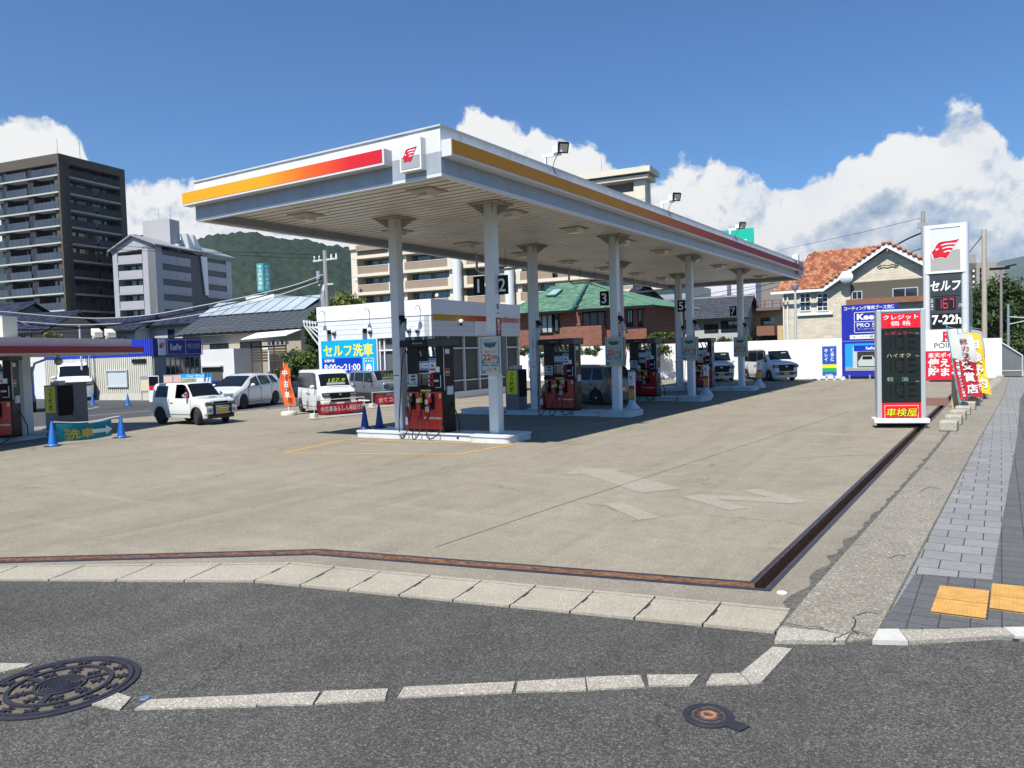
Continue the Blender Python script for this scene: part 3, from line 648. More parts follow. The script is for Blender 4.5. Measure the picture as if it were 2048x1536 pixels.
# columns
CX = [-13.776, -10.672]; CY = [16.007+7.212*i for i in range(4)]
for i, cy in enumerate(CY):
    for j, cx_ in enumerate(CX):
        h = .135
        c_ = MB().rbox(cx_-h, cx_+h, cy-h, cy+h, .16, ZS, .02, 2).build('column', M_col, cp, smooth=True, world=True)
        b = MB(); b.slab([(cx_-.42,cy-.42),(cx_+.42,cy-.42),(cx_+.42,cy+.42),(cx_-.42,cy+.42)], ZS-.035, ZS-.003)
        for sx, sy in ((1,1),(1,-1),(-1,1),(-1,-1)): b.prism([(cx_+sx*.13,cy+sy*.13,ZS-.28),(cx_+sx*.38,cy+sy*.38,ZS-.036),(cx_+sx*.13,cy+sy*.13,ZS-.036)], (.012,-.012*sx*sy,0))
        b.build('bracket', mat('bracket_grey', (0.36,0.33,0.28), 0.6), c_)
        b = MB().box(cx_-.18, cx_+.18, cy-.18, cy+.18, .165, .185); b.build('foot_plate', M_lgry, c_)
        if j == 0 or i > 0:
            b = MB().box(cx_+.135, cx_+.26, cy-.12, cy-.02, 3.16, 3.28).box(cx_+.20, cx_+.30, cy-.14, cy, 3.02, 3.2); cm = b.build('camera_bracket', M_blk2, c_)
            MB().cyl((cx_+.25,cy-.07,3.1),(cx_+.40,cy-.2,2.88),.055,.06,10).build('camera', M_lgry, cm, smooth=True)
        # lower warning sticker
        rect(fr((cx_-.01, cy-.136, 1.62)), -.085, .085, -.06, .06, 0, .003).build('notice', M_wht2, c_)
        rect(fr((cx_-.01, cy-.139, 1.665)), -.085, .085, -.014, .014, 0, .003).build('notice_band', M_sred, c_)
        if j == 1:
            n0 = 2*i+1
            for q, (side, num) in enumerate(((-1, n0), (1, n0+1))):
                if side == 1 and i > 0: continue
                zc_ = 3.88; xx = cx_+(-.32 if side < 0 else .24); yy = cy-.10 if side < 0 else cy+.12
                F = fr((xx, yy, zc_)); pl = rect(F, -.155, .155, -.235, .235, 0, .05).build('number_plate', M_blk2, c_)
                text(str(num), (F[0]+Vector((0,-.055,0)), *F[1:]), .21, .33, M_wtx, pl, bold=.012, keep=True)
            F = fr((cx_+.137, cy+.01, 2.62), (0,1,0))
            rect(F, -.11, .11, -.72, .45, 0, .004).build('red_strip', M_dred, c_)
            text('楽\n天\nポ\nイ\nン\nト\n \n使\nえ\nま\nす', (F[0]+Vector((.006,0,-.13)), *F[1:]), .12, 1.1, M_wtx, c_, bold=.02)
            text('R', (F[0]+Vector((.004,0,.72)), *F[1:]), .10, .14, M_btx, c_, bold=.03); text('POINT', (F[0]+Vector((.004,0,.56)), *F[1:]), .15, .04, M_btx, c_)
        if j == 0 and i > 0:
            b = MB().tube([(cx_-.19,cy,.17),(cx_-.19,cy,4.95),(cx_-.21,cy+.02,5.1),(cx_-.35,cy+.05,5.18),(X0+.6,cy+.3,5.18),(X0+.4,cy+.3,5.3),(X0+.4,cy+.3,ZS)], .045, 8); b.build('downpipe', M_lgry, c_, smooth=True)
            b = MB(); b.tube([(cx_-1.2,cy+.12,5.18),(cx_-1.2,cy+.12,ZS)], .008, 4); b.tube([(cx_-2.0,cy+.22,5.18),(cx_-2.0,cy+.22,ZS)], .008, 4); b.build('pipe_hanger', M_blk2, c_)
# lamps under the soffit
def lampunder(x, y):
    b = MB().box(x-.34, x+.34, y-.34, y+.34, ZS-.02, ZS-.001); o = b.build('ceiling_lamp', mat('lamp_plate', (0.30,0.27,0.22), 0.6), cp, world=True)
    MB().loft([[(x-.24,y-.2,ZS-.02),(x+.24,y-.2,ZS-.02),(x+.24,y+.2,ZS-.02),(x-.24,y+.2,ZS-.02)],[(x-.17,y-.13,ZS-.15),(x+.17,y-.13,ZS-.15),(x+.17,y+.13,ZS-.15),(x-.17,y+.13,ZS-.15)]], True).build('lamp_glass', mat('lamp_glass', (0.55,0.52,0.42), 0.3), o)
    MB().box(x-.10, x+.10, y-.17, y-.14, ZS-.13, ZS-.05).build('reflector', M_alu, o)
for yy in [13.8+3.55*k for k in range(9)]:
    lampunder(-10.9+0.0, yy+.0)
    if yy < 42: lampunder(-15.1, yy+.3)
def floodlight(x, y, z, par, world=True, rz=0):
    b = MB().box(x-.03, x+.03, y-.03, y+.03, z, z+.28).box(x-.05, x+.42, y-.04, y+.04, z+.24, z+.32); o = b.build('floodlight', M_wht2, par, world=world)
    A = Vector((x+.50, y-.02, z+.40)); n_ = Vector((.62,-.62,-.48)).normalized(); rr = Vector((.7,.7,0)).normalized(); uu = rr.cross(n_)*-1
    F = (A, rr, uu, n_); rect(F, -.125, .125, -.125, .125, -.05, .05).build('lamp_head', M_blk2, o); rect(F, -.095, .095, -.095, .095, .05, .056).build('lamp_lens', mat('led_lens', (0.55,0.52,0.38), 0.3), o)
    MB().box(x+.25, x+.5, y-.08, y+.08, z+.30, z+.46).build('driver_box', M_wht2, o)
    MB().tube([(x+.40,y-.05,z+.3),(x+.28,y-.07,z+.1),(x+.2,y,z-.02),(x+.3,y-.03,z-.2),(x+.22,y,z-.1)], .008, 4).build('cable', M_blk2, o)
for px in (1098, 1330, 1465): floodlight(X1-.1, Y0+run((X1, Y0, ZT+.2), (0,1,0), px), ZT, cp)
MB().box(X1-.2, X1+.1, 42.7, 43.0, ZT, ZT+.3).build('roof_box', M_wht2, cp, world=True)

# ------------------------------------------------------------------ islands
M_isl = mat('island_paint', (0.60,0.63,0.65), 0.5, var=0.07, vs=3, dirt=0.30, dcol=(0.35,0.31,0.25), ds=4)
def island(label, xa, xb, cy, rz=0, loc=None, grp='pump islands', caps=True):
    o = thing('pump_island', label, 'pump island', (xb, cy, 0) if loc is None else loc, rz, grp); L = xb-xa
    b = MB(); b.box(-L+.5, -.4, -.44, .44, 0, .155); b.box(-L+.45, -.35, -.48, .48, .155, .175); b.build('plinth', M_isl, o, bevel=.01)
    if caps:
        for (c0, c1) in ((-L, -L+1.65), (-1.15, 0)):
            b = MB(); b.rbox(c0, c1, -.60, .60, 0, .14, .16, 5); b.rbox(c0-.02, c1+.02, -.62, .62, .146, .19, .17, 5); b.build('end_cap', M_isl, o, smooth=True)
    b = MB()
    for x in (-L*.32, -L*.72):
        for r0, r1 in ((.026,.034),):
            b.lathe([(.034,-.448),(.034,-.44)], (x,0,.085), 14, 'y'); 
    b.build('drain_plug', M_blk2, o)
    return o
il = ['nearest pump island, grey with white rounded ends, two dark blue cones on its left end', 'second pump island from the camera, under the pump beside column 3', 'third pump island from the camera, under the pump beside column 5', 'farthest pump island, under the pump beside column 7']
for i in range(4): island(il[i], -14.95 if i == 0 else -16.7, -9.98, CY[i])

# ------------------------------------------------------------------ fuel pump
def fuel_pump(label, loc, rz=0):
    o = thing('fuel_pump', label, 'fuel pump', loc, rz, 'fuel pumps'); Wd, Dp, Hh = 1.18, .56, 2.44
    a = Wd/2; f = -Dp/2
    MB().box(-a, a, f+.02, -f-.02, 0, .06).build('base', M_blk2, o)
    MB().rbox(-a, a, f+.02, -f-.02, .06, 1.12, .02).build('cabinet', M_blk, o)
    for s in (-1, 1):
        y_ = f if s < 0 else -f
        fr_ = fr((0, y_+.02*(-s) if False else (f+.02 if s < 0 else -f-.02), 0), (1,0,0) if s < 0 else (-1,0,0))
        pr = rect(fr_, -a+.04, a-.03, .09, 1.06, 0, .018).build('red_front', M_red, o)
        rect(fr_, -a+.04, a-.03, .545, .553, .018, .020).build('panel_seam', M_dred, pr)
        if s > 0: continue
        X = lambda u: -a + u*Wd
        # nozzle recesses and nozzles
        for k, (u, colr) in enumerate(((.165, M_green), (.44, M_yel2), (.70, M_brred))):
            rc = rect(fr_, X(u)-.085, X(u)+.085, .60, 1.02, .018, .024).build('nozzle_recess', M_blk2, pr)
            c0 = Vector((X(u), f-.02, .80))
            nz = MB().box(c0.x-.028, c0.x+.028, c0.y-.10, c0.y-.01, .72, .90).cyl((c0.x, c0.y-.06, .72), (c0.x, c0.y-.05, .60), .022, .028, 10).cyl((c0.x, c0.y-.03, .89), (c0.x, c0.y+.0, .98), .02, .018, 8).build('nozzle', M_blk, o)
            MB().box(c0.x-.042, c0.x+.042, c0.y-.115, c0.y-.03, .79, .92).build('nozzle_cover', colr if k else mat('dark_green', (0.01,0.09,0.03), .4), nz, bevel=.012)
            rect(fr_, X(u)-.11, X(u)-.03, .92 if k else .95, 1.02, .022, .03).build('grade_label', mat('label_cream', (0.6,0.5,0.25), 0.6) if k < 2 else M_wht2, pr)
            x_ = c0.x; sw = (-.02, -.08, .26)[k]; dep = (-.30, -.33, -.30)[k]
            xt = (-a-.10, -a+.28, 0.02)[k]
            if k == 0: pth = [(x_,c0.y-.06,.62),(x_-.02,c0.y-.1,.40),(x_-.03,c0.y-.2,.10),(x_-.09,c0.y-.28,-.09),(x_-.17,c0.y-.28,-.14),(x_-.26,c0.y-.26,-.06),(x_-.31,c0.y-.22,.25),(x_-.32,c0.y-.12,.9),(x_-.30,c0.y-.06,1.6),(x_-.26,c0.y-.02,2.0),(x_-.20,c0.y+.05,2.2)]
            elif k == 1: pth = [(x_,c0.y-.06,.62),(x_-.02,c0.y-.1,.46),(x_-.13,c0.y-.2,.10),(x_-.15,c0.y-.28,-.04),(x_-.08,c0.y-.32,-.15),(x_+.02,c0.y-.30,-.10),(x_+.07,c0.y-.2,.12),(x_+.04,c0.y-.1,.45),(x_-.02,c0.y-.05,.75),(x_-.06,c0.y-.04,1.15),(x_-.10,c0.y-.02,2.0),(x_-.10,c0.y+.06,2.2)]
            else: pth = [(x_,c0.y-.06,.62),(x_-.03,c0.y-.12,.35),(x_-.02,c0.y-.22,.08),(x_+.06,c0.y-.30,-.08),(x_+.20,c0.y-.32,-.12),(x_+.33,c0.y-.28,-.04),(x_+.38,c0.y-.12,.10),(x_+.37,c0.y-.03,.3)]
            pp = []
            pv = [Vector(p) for p in pth]
            for i in range(len(pv)-1):
                p0, p1, p2, p3 = pv[max(i-1,0)], pv[i], pv[i+1], pv[min(i+2,len(pv)-1)]
                for t in (0, .33, .66): pp.append(.5*((2*p1)+(p2-p0)*t+(2*p0-5*p1+4*p2-p3)*t*t+(3*p1-p0-3*p2+p3)*t**3))
            pp.append(pv[-1])
            MB().tube(pp, .0155, 7).build('hose', M_rub, o, smooth='all')
        b = MB(); 
        for k in range(18):
            t0 = 2*math.pi*k/18; t1 = 2*math.pi*(k+1)/18
            b.loft([[(X(.60)+r*math.cos(t)*1.0, f-.012, .97+r*math.sin(t)*1.5) for t in (t0, t1)] for r in (.038,.056)], close=False)
        b.build('warning_ring', M_yel2, pr)
        rect(fr_, X(.545)-.05, X(.545)+.045, .74, .86, .02, .028).build('sticker', M_wht2, pr); rect(fr_, X(.30)-.05, X(.30)+.04, .78, .88, .02, .028).build('sticker', M_wht2, pr)
        rect(fr_, X(.555)-.06, X(.555)+.06, .53, .67, .02, .028).build('sticker', mat('sticker_grey', (0.5,0.5,0.48), .5), pr); rect(fr_, X(.93)-.035, X(.93)+.035, .90, 1.02, .02, .026).build('sticker', mat('label_cream', (0.6,0.5,0.25), 0.6), pr)
        F = fr((X(.50), f-.001, .39)); emblem((F[0], *F[1:]), .085, M_wtx, M_red, pr, rim=False)
        text('apollostation', fr((X(.76), f-.002, .375)), .44, .085, M_wtx, pr, bold=.018)
    # middle console
    MB().rbox(-a, a, f+.03, -f-.03, 1.12, 1.98, .02).build('console', M_blk, o)
    F = fr((0, f+.03, 0)); X = lambda u: -a + u*Wd
    rect(F, -a+.01, a-.01, 1.06, 1.13, -.01, .05).build('ledge', M_blk2, o)
    pt = rect(F, X(.05), X(.31), 1.27, 1.53, 0, .03).build('card_terminal', mat('terminal_grey', (0.42,0.45,0.44), .45), o)
    rect(F, X(.05)-.01, X(.31)+.01, 1.21, 1.255, 0, .07).build('tray', mat('terminal_grey', (0.42,0.45,0.44), .45), pt)
    for z in (1.45, 1.36): rect(F, X(.13), X(.245), z, z+.045, .03, .034).build('slot', M_blk2, pt)
    rect(F, X(.205), X(.245), 1.295, 1.325, .03, .034).build('key', M_blk2, pt)
    sc_ = rect(F, X(.33), X(.97), 1.16, 1.56, 0, .02).build('screen_panel', M_blk2, o)
    rect(F, X(.35), X(.62), 1.24, 1.53, .02, .024).build('screen', M_dgl, sc_)
    rect(F, X(.34), X(.70), 1.535, 1.56, .02, .03).build('screen_trim', M_lgry, sc_); rect(F, X(.945), X(.965), 1.17, 1.50, .02, .028).build('screen_trim', M_lgry, sc_); rect(F, X(.80), X(.96), 1.165, 1.185, .02, .028).build('screen_trim', M_lgry, sc_)
    for k in range(3):
        z = 1.21+.11*k; rect(F, X(.64), X(.755), z, z+.095, .022, .03).build('reader', M_dred if k == 1 else M_sred, sc_); rect(F, X(.665), X(.735), z+.02, z+.075, .03, .033).build('reader_face', M_blk2, sc_)
        rect(F, X(.625), X(.645), z, z+.07, .03, .034).build('reader_text', M_wht2, sc_)
    rect(F, X(.775), X(.90), 1.32, 1.375, .022, .032).build('receipt_slot', mat('slot_lilac', (0.5,0.46,0.52), .4), sc_)
    rect(F, X(.40), X(.60), 1.075, 1.12, .05, .054).build('yellow_notice', M_yel2, o); rect(F, X(.605), X(.69), 1.075, 1.12, .05, .054).build('blue_notice', M_lgry, o)
    n1 = rect(F, X(.36), X(.62), 1.63, 1.86, 0, .006).build('notice', mat('notice_white', (0.55,0.62,0.66), .5), o)
    rect(F, X(.37), X(.61), 1.82, 1.85, .006, .009).build('notice_band', mat('notice_blue', (0.05,0.18,0.40), .5), n1); rect(F, X(.37), X(.61), 1.64, 1.675, .006, .009).build('notice_band', mat('notice_blue', (0.05,0.18,0.40), .5), n1)
    for k in range(4): rect(F, X(.38), X(.48), 1.70+.028*k, 1.708+.028*k, .006, .009).build('notice_text', M_lgry, n1)
    rect(F, X(.50), X(.60), 1.735, 1.75, .006, .009).build('notice_arrow', M_btx, n1)
    n2 = rect(F, X(.635), X(.83), 1.60, 1.93, 0, .010).build('notice', mat('notice_white', (0.55,0.62,0.66), .5), o)
    rect(F, X(.645), X(.82), 1.84, 1.92, .010, .013).build('notice_band', mat('notice_blue', (0.05,0.18,0.40), .5), n2); rect(F, X(.65), X(.81), 1.865, 1.875, .013, .015).build('notice_text', M_wtx, n2)
    rect(F, X(.65), X(.815), 1.62, 1.67, .010, .014).build('notice_band', M_brred, n2); rect(F, X(.70), X(.76), 1.71, 1.77, .010, .013).build('notice_mark', M_dred, n2)
    rect(F, X(.635), X(.82), 1.565, 1.60, .03, .034).build('notice', M_wht2, o)
    n3 = rect(F, X(.83), X(.925), 1.57, 1.71, .0, .014).build('notice', M_wht2, o)
    # posts, head
    MB().box(-a, -a+.36, f+.05, -f-.05, 1.98, 2.26).build('left_post', M_blk, o)
    MB().box(a-.20, a, f+.03, -f-.03, 1.98, 2.26).build('right_post', M_blk, o)
    b = MB()
    for x in (-a+.42, .10, a-.28):
        b.tube([(x-.06,f+.06,2.28),(x-.02,f+.04,2.16),(x+.03,f+.06,2.02),(x+.03,f+.1,1.96)], .028, 6)
    b.build('hose_hook', M_blk, o, smooth='all')
    b = MB()
    for x in (-a+.44, .13, a-.25): b.cyl((x,f+.05,2.13),(x+.03,f+.06,1.98),.016,.018,8)
    b.build('hose_sleeve', M_lgry, o)
    hd = MB().box(-a-.14, a+.02, f-.09, -f+.09, 2.24, 2.43).build('head', M_blk, o, bevel=.02)
    MB().box(a-.34, a+.045, f-.12, -f+.12, 2.23, 2.44).build('head_end', mat('head_dark', (0.022,0.03,0.033), .4), hd, bevel=.02)
    Fh = fr((X(.30), f-.094, 2.335)); emblem(Fh, .05, M_wtx, M_blk, hd, rim=False); text('apollostation', fr((X(.44), f-.096, 2.33)), .24, .045, mat('lettering_dim', (0.45,0.45,0.46), .5), hd, bold=.01)
    # right side dressing
    S = fr((a, 0, 0), (0,1,0))
    rect(S, -.12, .06, 2.04, 2.16, 0, .006).build('side_sticker', M_wht2, o); rect(S, -.10, .12, .98, 1.2, .0, .05).build('paper_holder', mat('paper_white', (0.62,0.64,0.7), .5), o)
    for k, m_ in enumerate((M_green, mat('label_cream', (0.6,0.5,0.25), 0.6), M_brred)): rect(S, -.14, .05, 1.46+.075*k, 1.515+.075*k, 0, .005).build('side_label', mat('olive_dim', (0.2,0.2,0.1), .5) if k == 0 else m_, o)
    MB().tube([(a+.015,-.20,2.2),(a+.03,-.23,1.6),(a+.03,-.22,1.1)], .012, 5).build('side_trim', M_lgry, o)
    MB().tube([(a+.01,.1,.75),(a+.10,.12,.55),(a+.20,.14,.30),(a+.20,.14,.0)], .0155, 6).build('hose', M_rub, o, smooth='all')
    return o
PX0 = -12.72
pl_ = ['black and red fuel pump on the nearest island, left of the column with plate 1', 'black and red fuel pump on the second island, left of the column with plate 3', 'black and red fuel pump on the third island, left of the column with plate 5', 'black and red fuel pump on the farthest island, left of the column with plate 7']
p0 = fuel_pump(pl_[0], (PX0, CY[0], .175)); PUMPS = [p0]
for i in (1,2,3): PUMPS.append(copy_tree(p0, pl_[i], (PX0+.02*i, CY[i], .175)))
# ------------------------------------------------------------------ poster frames on the columns
def poster(label, loc, deep=.26):
    o = thing('poster_frame', label, 'poster', loc, 0, 'framed posters strapped to the canopy columns')
    MB().rbox(-.29, .31, -.02, deep, -.47, .47, .04).build('case', mat('case_grey', (0.10,0.09,0.095), .45), o, smooth=True)
    F = fr((0, -.02, 0)); rect(F, -.31, .31, -.48, .48, 0, .025).build('frame', mat('frame_silver', (0.48,0.52,0.51), .4, .2), o, bevel=.012)
    ps = rect(F, -.275, .275, -.44, .44, .026, .028).build('sheet', mat('poster_cream', (0.50,0.48,0.38), .5), o)
    tl = mat('poster_teal', (0.03,0.24,0.34), .5); nv = mat('poster_navy', (0.02,0.07,0.14), .5)
    F2 = (F[0]+Vector((0,-.0285,0)), *F[1:])
    b = MB(); rect(F2, -.275, -.25, -.44, .44, 0, .002, b); rect(F2, .25, .275, -.44, .44, 0, .002, b); rect(F2, -.25, -.15, -.44, -.36, 0, .002, b); rect(F2, -.25, -.19, -.2, -.1, 0, .002, b); rect(F2, .20, .25, -.2, -.05, 0, .002, b); b.build('teal_edge', tl, ps)
    b = MB(); q = lambda u, v: (u, -.0505, v)
    b.poly([q(-.20,.35),(-.15,-.0505,.335),q(.16,.335),q(.21,.35),q(.19,.285),q(.17,.26),q(-.16,.26),q(-.18,.285)]); b.build('picture', mat('picture_blue', (0.04,0.16,0.24), .5), ps)
    MB().poly([(-.16,-.0515,.255),(-.12,-.0515,.295),(.12,-.0515,.295),(.17,-.0515,.255),(.15,-.0515,.215),(.05,-.0515,.215),(.04,-.0515,.195),(-.03,-.0515,.195),(-.04,-.0515,.215),(-.13,-.0515,.215)]).build('picture_lower', nv, ps)
    text('楽天ポイント', fr((.0,-.0505,.385)), .30, .04, mat('poster_red', (0.45,0.03,0.03), .5), ps, bold=.01)
    text('楽天ポイント大入り', fr((.03,-.0505,.10)), .36, .05, M_btx, ps)
    text('22', fr((-.10,-.0505,-.035)), .24, .16, mat('poster_red2', (0.50,0.02,0.03), .5), ps, bold=.03); text(',000', fr((.13,-.0505,-.045)), .22, .115, mat('poster_red2', (0.5,0.02,0.03), .5), ps, bold=.02)
    text('ポイントプレゼント', fr((.0,-.0505,-.165)), .42, .06, M_btx, ps, bold=.02)
    b = MB(); rect(F2, -.24, -.05, -.26, -.215, .001, .003, b); rect(F2, .01, .23, -.26, -.215, .001, .003, b); b.build('teal_button', tl, ps)
    b = MB(); [rect(F2, -.14, .05, -.31-.03*k, -.304-.03*k, .001, .003, b) for k in range(3)]; rect(F2, .12, .17, -.36, -.30, .001, .003, b); b.build('small_print', mat('print_brown', (0.2,0.17,0.12), .6), ps)
    return o
pq = poster('poster with red 22,000 on the column of the nearest island, below plate 1', (CX[1]+.0, CY[0]-.155, 2.13))
for i, s in ((1,'poster with red 22,000 on the column below plate 3'), (2,'poster with red 22,000 on the column below plate 5'), (3,'poster with red 22,000 on the farthest column, below plate 7')):
    copy_tree(pq, s, (CX[1], CY[i]-.155, 2.13))
# ------------------------------------------------------------------ change machines
def change_machine(label, loc, rz=0, side=True):
    o = thing('change_machine', label, 'change machine', loc, rz, 'change machines')
    MB().box(-.28, .28, -.27, .27, 0, 1.42).build('cabinet', mat('machine_grey', (0.14,0.15,0.16), .45), o, bevel=.01)
    MB().box(.284, .30, -.25, .25, .45, 1.40).build('side_panel', M_blk2, o)
    F = fr((0,-.272,0)); y = rect(F, -.22, .22, .55, 1.38, 0, .01).build('sign_board', M_ysign, o)
    text('つ\nり\n銭\n機', fr((0,-.285,.965)), .17, .70, M_btx, y, bold=.025)
    b = MB().box(-.20, -.06, -.1, .1, 1.42, 1.52).box(-.02, .22, -.12, .1, 1.42, 1.56); b.build('top_box', M_lgry, o)
    return o
x_ = CX[0]-run((CX[0], 23.0, 1.0), (-1,0,0), 1030)
cm1 = change_machine('grey change machine with a yellow vertical sign, left of the pump on the second island', (x_-.05, 23.15, .175))
F = fr((CX[0]+.0, CY[1]-.137, 2.35)); 
tg = rect(F, -.085, .085, -.44, .44, 0, .006).build('column_notice', M_wht2); tag(tg, 'white vertical notice with an arrow on the left column of the second island', 'notice')
text('つ\nり\n銭\n機\nは\nこ\nち\nら\n↙', (F[0]+Vector((0,-.008,0)), *F[1:]), .10, .82, mat('lettering_navy', (0.02,0.03,0.15), .5), tg, bold=.02)
# ------------------------------------------------------------------ white stands with signs by the islands
def stand(label, loc, rz=0):
    o = thing('sign_stand', label, 'sign stand', loc, rz, 'white plastic sign stands')
    MB().lathe([(.30,0),(.30,.07),(.28,.10),(.27,.16),(.20,.24),(.13,.34),(.11,.40)], n=20).build('base', mat('plastic_white', (0.55,0.60,0.66), .45, var=.05, vs=5), o, smooth=True)
    MB().box(-.115, .115, -.06, .06, .38, 1.42).build('post', mat('plastic_white', (0.55,0.60,0.66), .45), o, bevel=.02)
    F = fr((0,-.062,0)); s = rect(F, -.10, .10, .50, 1.36, 0, .006).build('sign', M_wht2, o)
    rect(F, -.10, .10, .46, .94, .006, .009).build('red_field', M_sred, s); rect(F, -.075, .075, .50, .82, .009, .011).build('yellow_field', M_yel2, s)
    text('R', fr((0,-.072,1.22)), .09, .13, M_sred, s, bold=.03); text('P\nO\nI\nN\nT', fr((0,-.072,1.04)), .045, .17, M_btx, s)
    text('貯\nま\nる', fr((0,-.075,.66)), .09, .28, M_sred, s, bold=.02)
    return o
gb = G(1265, 826); st0 = stand('white sign stand with a red and yellow strip at the end of the second island', (gb.x, gb.y, 0), R(8))
g2 = G(1413, 795); copy_tree(st0, 'white sign stand at the end of the third island, beside plate 5', (g2.x, g2.y, 0))
g3 = G(1519, 776); copy_tree(st0, 'white sign stand at the end of the farthest island, before the white boxy car', (g3.x, g3.y, 0), R(20))
# ------------------------------------------------------------------ fire extinguishers
def extinguisher(label, loc):
    o = thing('fire_extinguisher', label, 'fire extinguisher', loc, 0, 'fire extinguishers')
    MB().lathe([(.085,0),(.09,.02),(.09,.42),(.07,.50),(.03,.54),(.03,.58)], n=16).build('bottle', mat('extinguisher_red', (0.40,0.012,0.012), .3), o, smooth=True)
    b = MB().box(-.03, .03, -.09, .09, .57, .60).box(-.02, .02, -.10, .04, .62, .645).tube([(0,.05,.58),(0,.12,.56),(0,.13,.40),(0,.11,.2)], .014, 6); b.build('handle', M_blk2, o)
    rect(fr((0,-.092,.28)), -.04, .04, -.1, .1, 0, .004).build('label_plate', M_wht2, o)
    return o
e0 = extinguisher('red fire extinguisher standing against the nearest pump', (PX0-.70, CY[0]-.12, .175))
copy_tree(e0, 'red fire extinguisher standing left of the pump on the second island', (PX0-.72, CY[1]-.12, .175))
# ------------------------------------------------------------------ traffic cones
def cone(label, loc, m, h=.70, grp='traffic cones'):
    o = thing('traffic_cone', label, 'traffic cone', loc, random.uniform(0,1), grp); k = h/.7
    MB().lathe([(.155*k,.02),(.15*k,.035),(.118*k,.06),(.03*k,.685*k),(.022*k,.70*k)], n=20).build('cone_body', m, o, smooth=True)
    MB().rbox(-.19*k, .19*k, -.19*k, .19*k, 0, .022, .04).build('base', mat('cone_base', (0.02,0.025,0.05), .7), o)
    return o
M_cb = mat('cone_blue', (0.02,0.16,0.55), .45, var=.06, vs=8); M_cd = mat('cone_dark_blue', (0.012,0.04,0.24), .45, var=.1, vs=8)
for px, py, lb in ((730, 858, 'dark blue cone on the nearest island, the left of the pair'), (759, 855, 'dark blue cone on the nearest island, beside the column')):
    g = G(px, py, .19); cone(lb, (g.x, g.y, .191), M_cd, .66)
cg = G(106, 893); ch_ = G(243, 876)
for g, lb in ((cg, 'bright blue cone holding the left end of the turquoise banner'), (ch_, 'bright blue cone holding the right end of the turquoise banner')): cone(lb, (g.x, g.y, .012), M_cb, .68)
for px, py, lb in ((186, 810, 'blue cone on the dark yard by the thin grey post'), (256, 812, 'blue cone on the dark yard nearest the white SUV'), (588, 813, 'blue cone behind the orange flag, right of the white wagon')):
    g = G(px, py); cone(lb, (g.x, g.y, .018), M_cb, .64)
g = G(281, 797.5); cone('red cone by the wall of the blue and ivory workshop', (g.x, g.y, .014), mat('cone_red', (0.62,0.03,0.04), .5), .66)
# turquoise banner between two cones
bn = thing('banner', 'turquoise banner with a white arrow slung between two blue cones', 'banner', tuple(cg))
d = (ch_-cg); d.z = 0; L = d.length; d.normalize()
b = MB(); n_ = 16; rows = []
for i in range(n_+1):
    t = .05+.80*i/n_; sag = .10*math.sin(math.pi*t); x = cg+d*(L*t); w_ = Vector((d.y,-d.x,0))*(.02*math.sin(9*t)+.03*math.sin(4*t))
    rows.append([tuple(x+w_+Vector((0,0,.64-sag))), tuple(x+w_*2+Vector((0,0,.40-sag))), tuple(x+w_*.5+Vector((0,0,.15-sag*.8)))])
b.loft(rows, close=False); b.build('cloth', mat('turquoise_cloth', (0.0,0.25,0.33), .7, var=.08, vs=4), bn, world=True, smooth='all')
b = MB(); rr_ = []
for i in range(n_+1):
    t = .03+.95*i/n_; rr_.append(cg+d*(L*t)+Vector((0,0,.66-.10*math.sin(math.pi*min(t,.9))+.02)))
b.tube(rr_, .016, 6); b.build('cord', M_wht2, bn, world=True)
nrm = Vector((d.y,-d.x,0)); ff = lambda t, z, o_=.09: (cg+d*(L*t)+nrm*o_+Vector((0,0,z)), d, Vector((0,0,1)), nrm)
yc = mat('banner_yellow', (0.55,0.45,0.05), .7); 
text('洗車', ff(.36,.28), .80, .28, yc, bn, bold=.03, world=True); text('セ\nル\nフ', ff(.16,.30), .18, .34, yc, bn, bold=.03, world=True)
F = ff(.68,.30); q = lambda u, v: F[0]+d*u+Vector((0,0,v))
MB().poly([q(-.30,-.05),q(.12,-.05),q(.12,-.13),q(.32,.02),q(.12,.14),q(.12,.06),q(-.30,.06)]).build('arrow', M_wht2, bn, world=True)
# ------------------------------------------------------------------ buildings: helpers
Z3 = Vector((0,0,1))
def axes(deg): a = R(deg); return Vector((math.cos(a), math.sin(a), 0)), Vector((-math.sin(a), math.cos(a), 0))
def ground0(px, py, D): p = atD(px, py, D); return Vector((p.x, p.y, 0)), p.z
def base(px, py): p = G(px, py); return Vector((p.x, p.y, 0))
def window(par, F, u0, u1, v0, v1, d=0.0, cols=2, rows=1, fm=None, gm=None, t=.05, deep=.05, world=True, name='window'):
    """frame with its pane behind it"""
    fm = fm or M_wht2; gm = gm or M_dgl; b = MB()
    rect(F, u0, u1, v0, v0+t, d, d+deep, b); rect(F, u0, u1, v1-t, v1, d, d+deep, b)
    rect(F, u0, u0+t, v0+t, v1-t, d, d+deep, b); rect(F, u1-t, u1, v0+t, v1-t, d, d+deep, b)
    for k in range(1, cols): x = u0+(u1-u0)*k/cols; rect(F, x-t*.4, x+t*.4, v0+t, v1-t, d, d+deep*.8, b)
    for k in range(1, rows): z = v0+(v1-v0)*k/rows; rect(F, u0+t, u1-t, z-t*.3, z+t*.3, d, d+deep*.7, b)
    o = b.build(name, fm, par, world=world); rect(F, u0+t*.5, u1-t*.5, v0+t*.5, v1-t*.5, d, d+deep*.3).build('pane', gm, o)
    return o
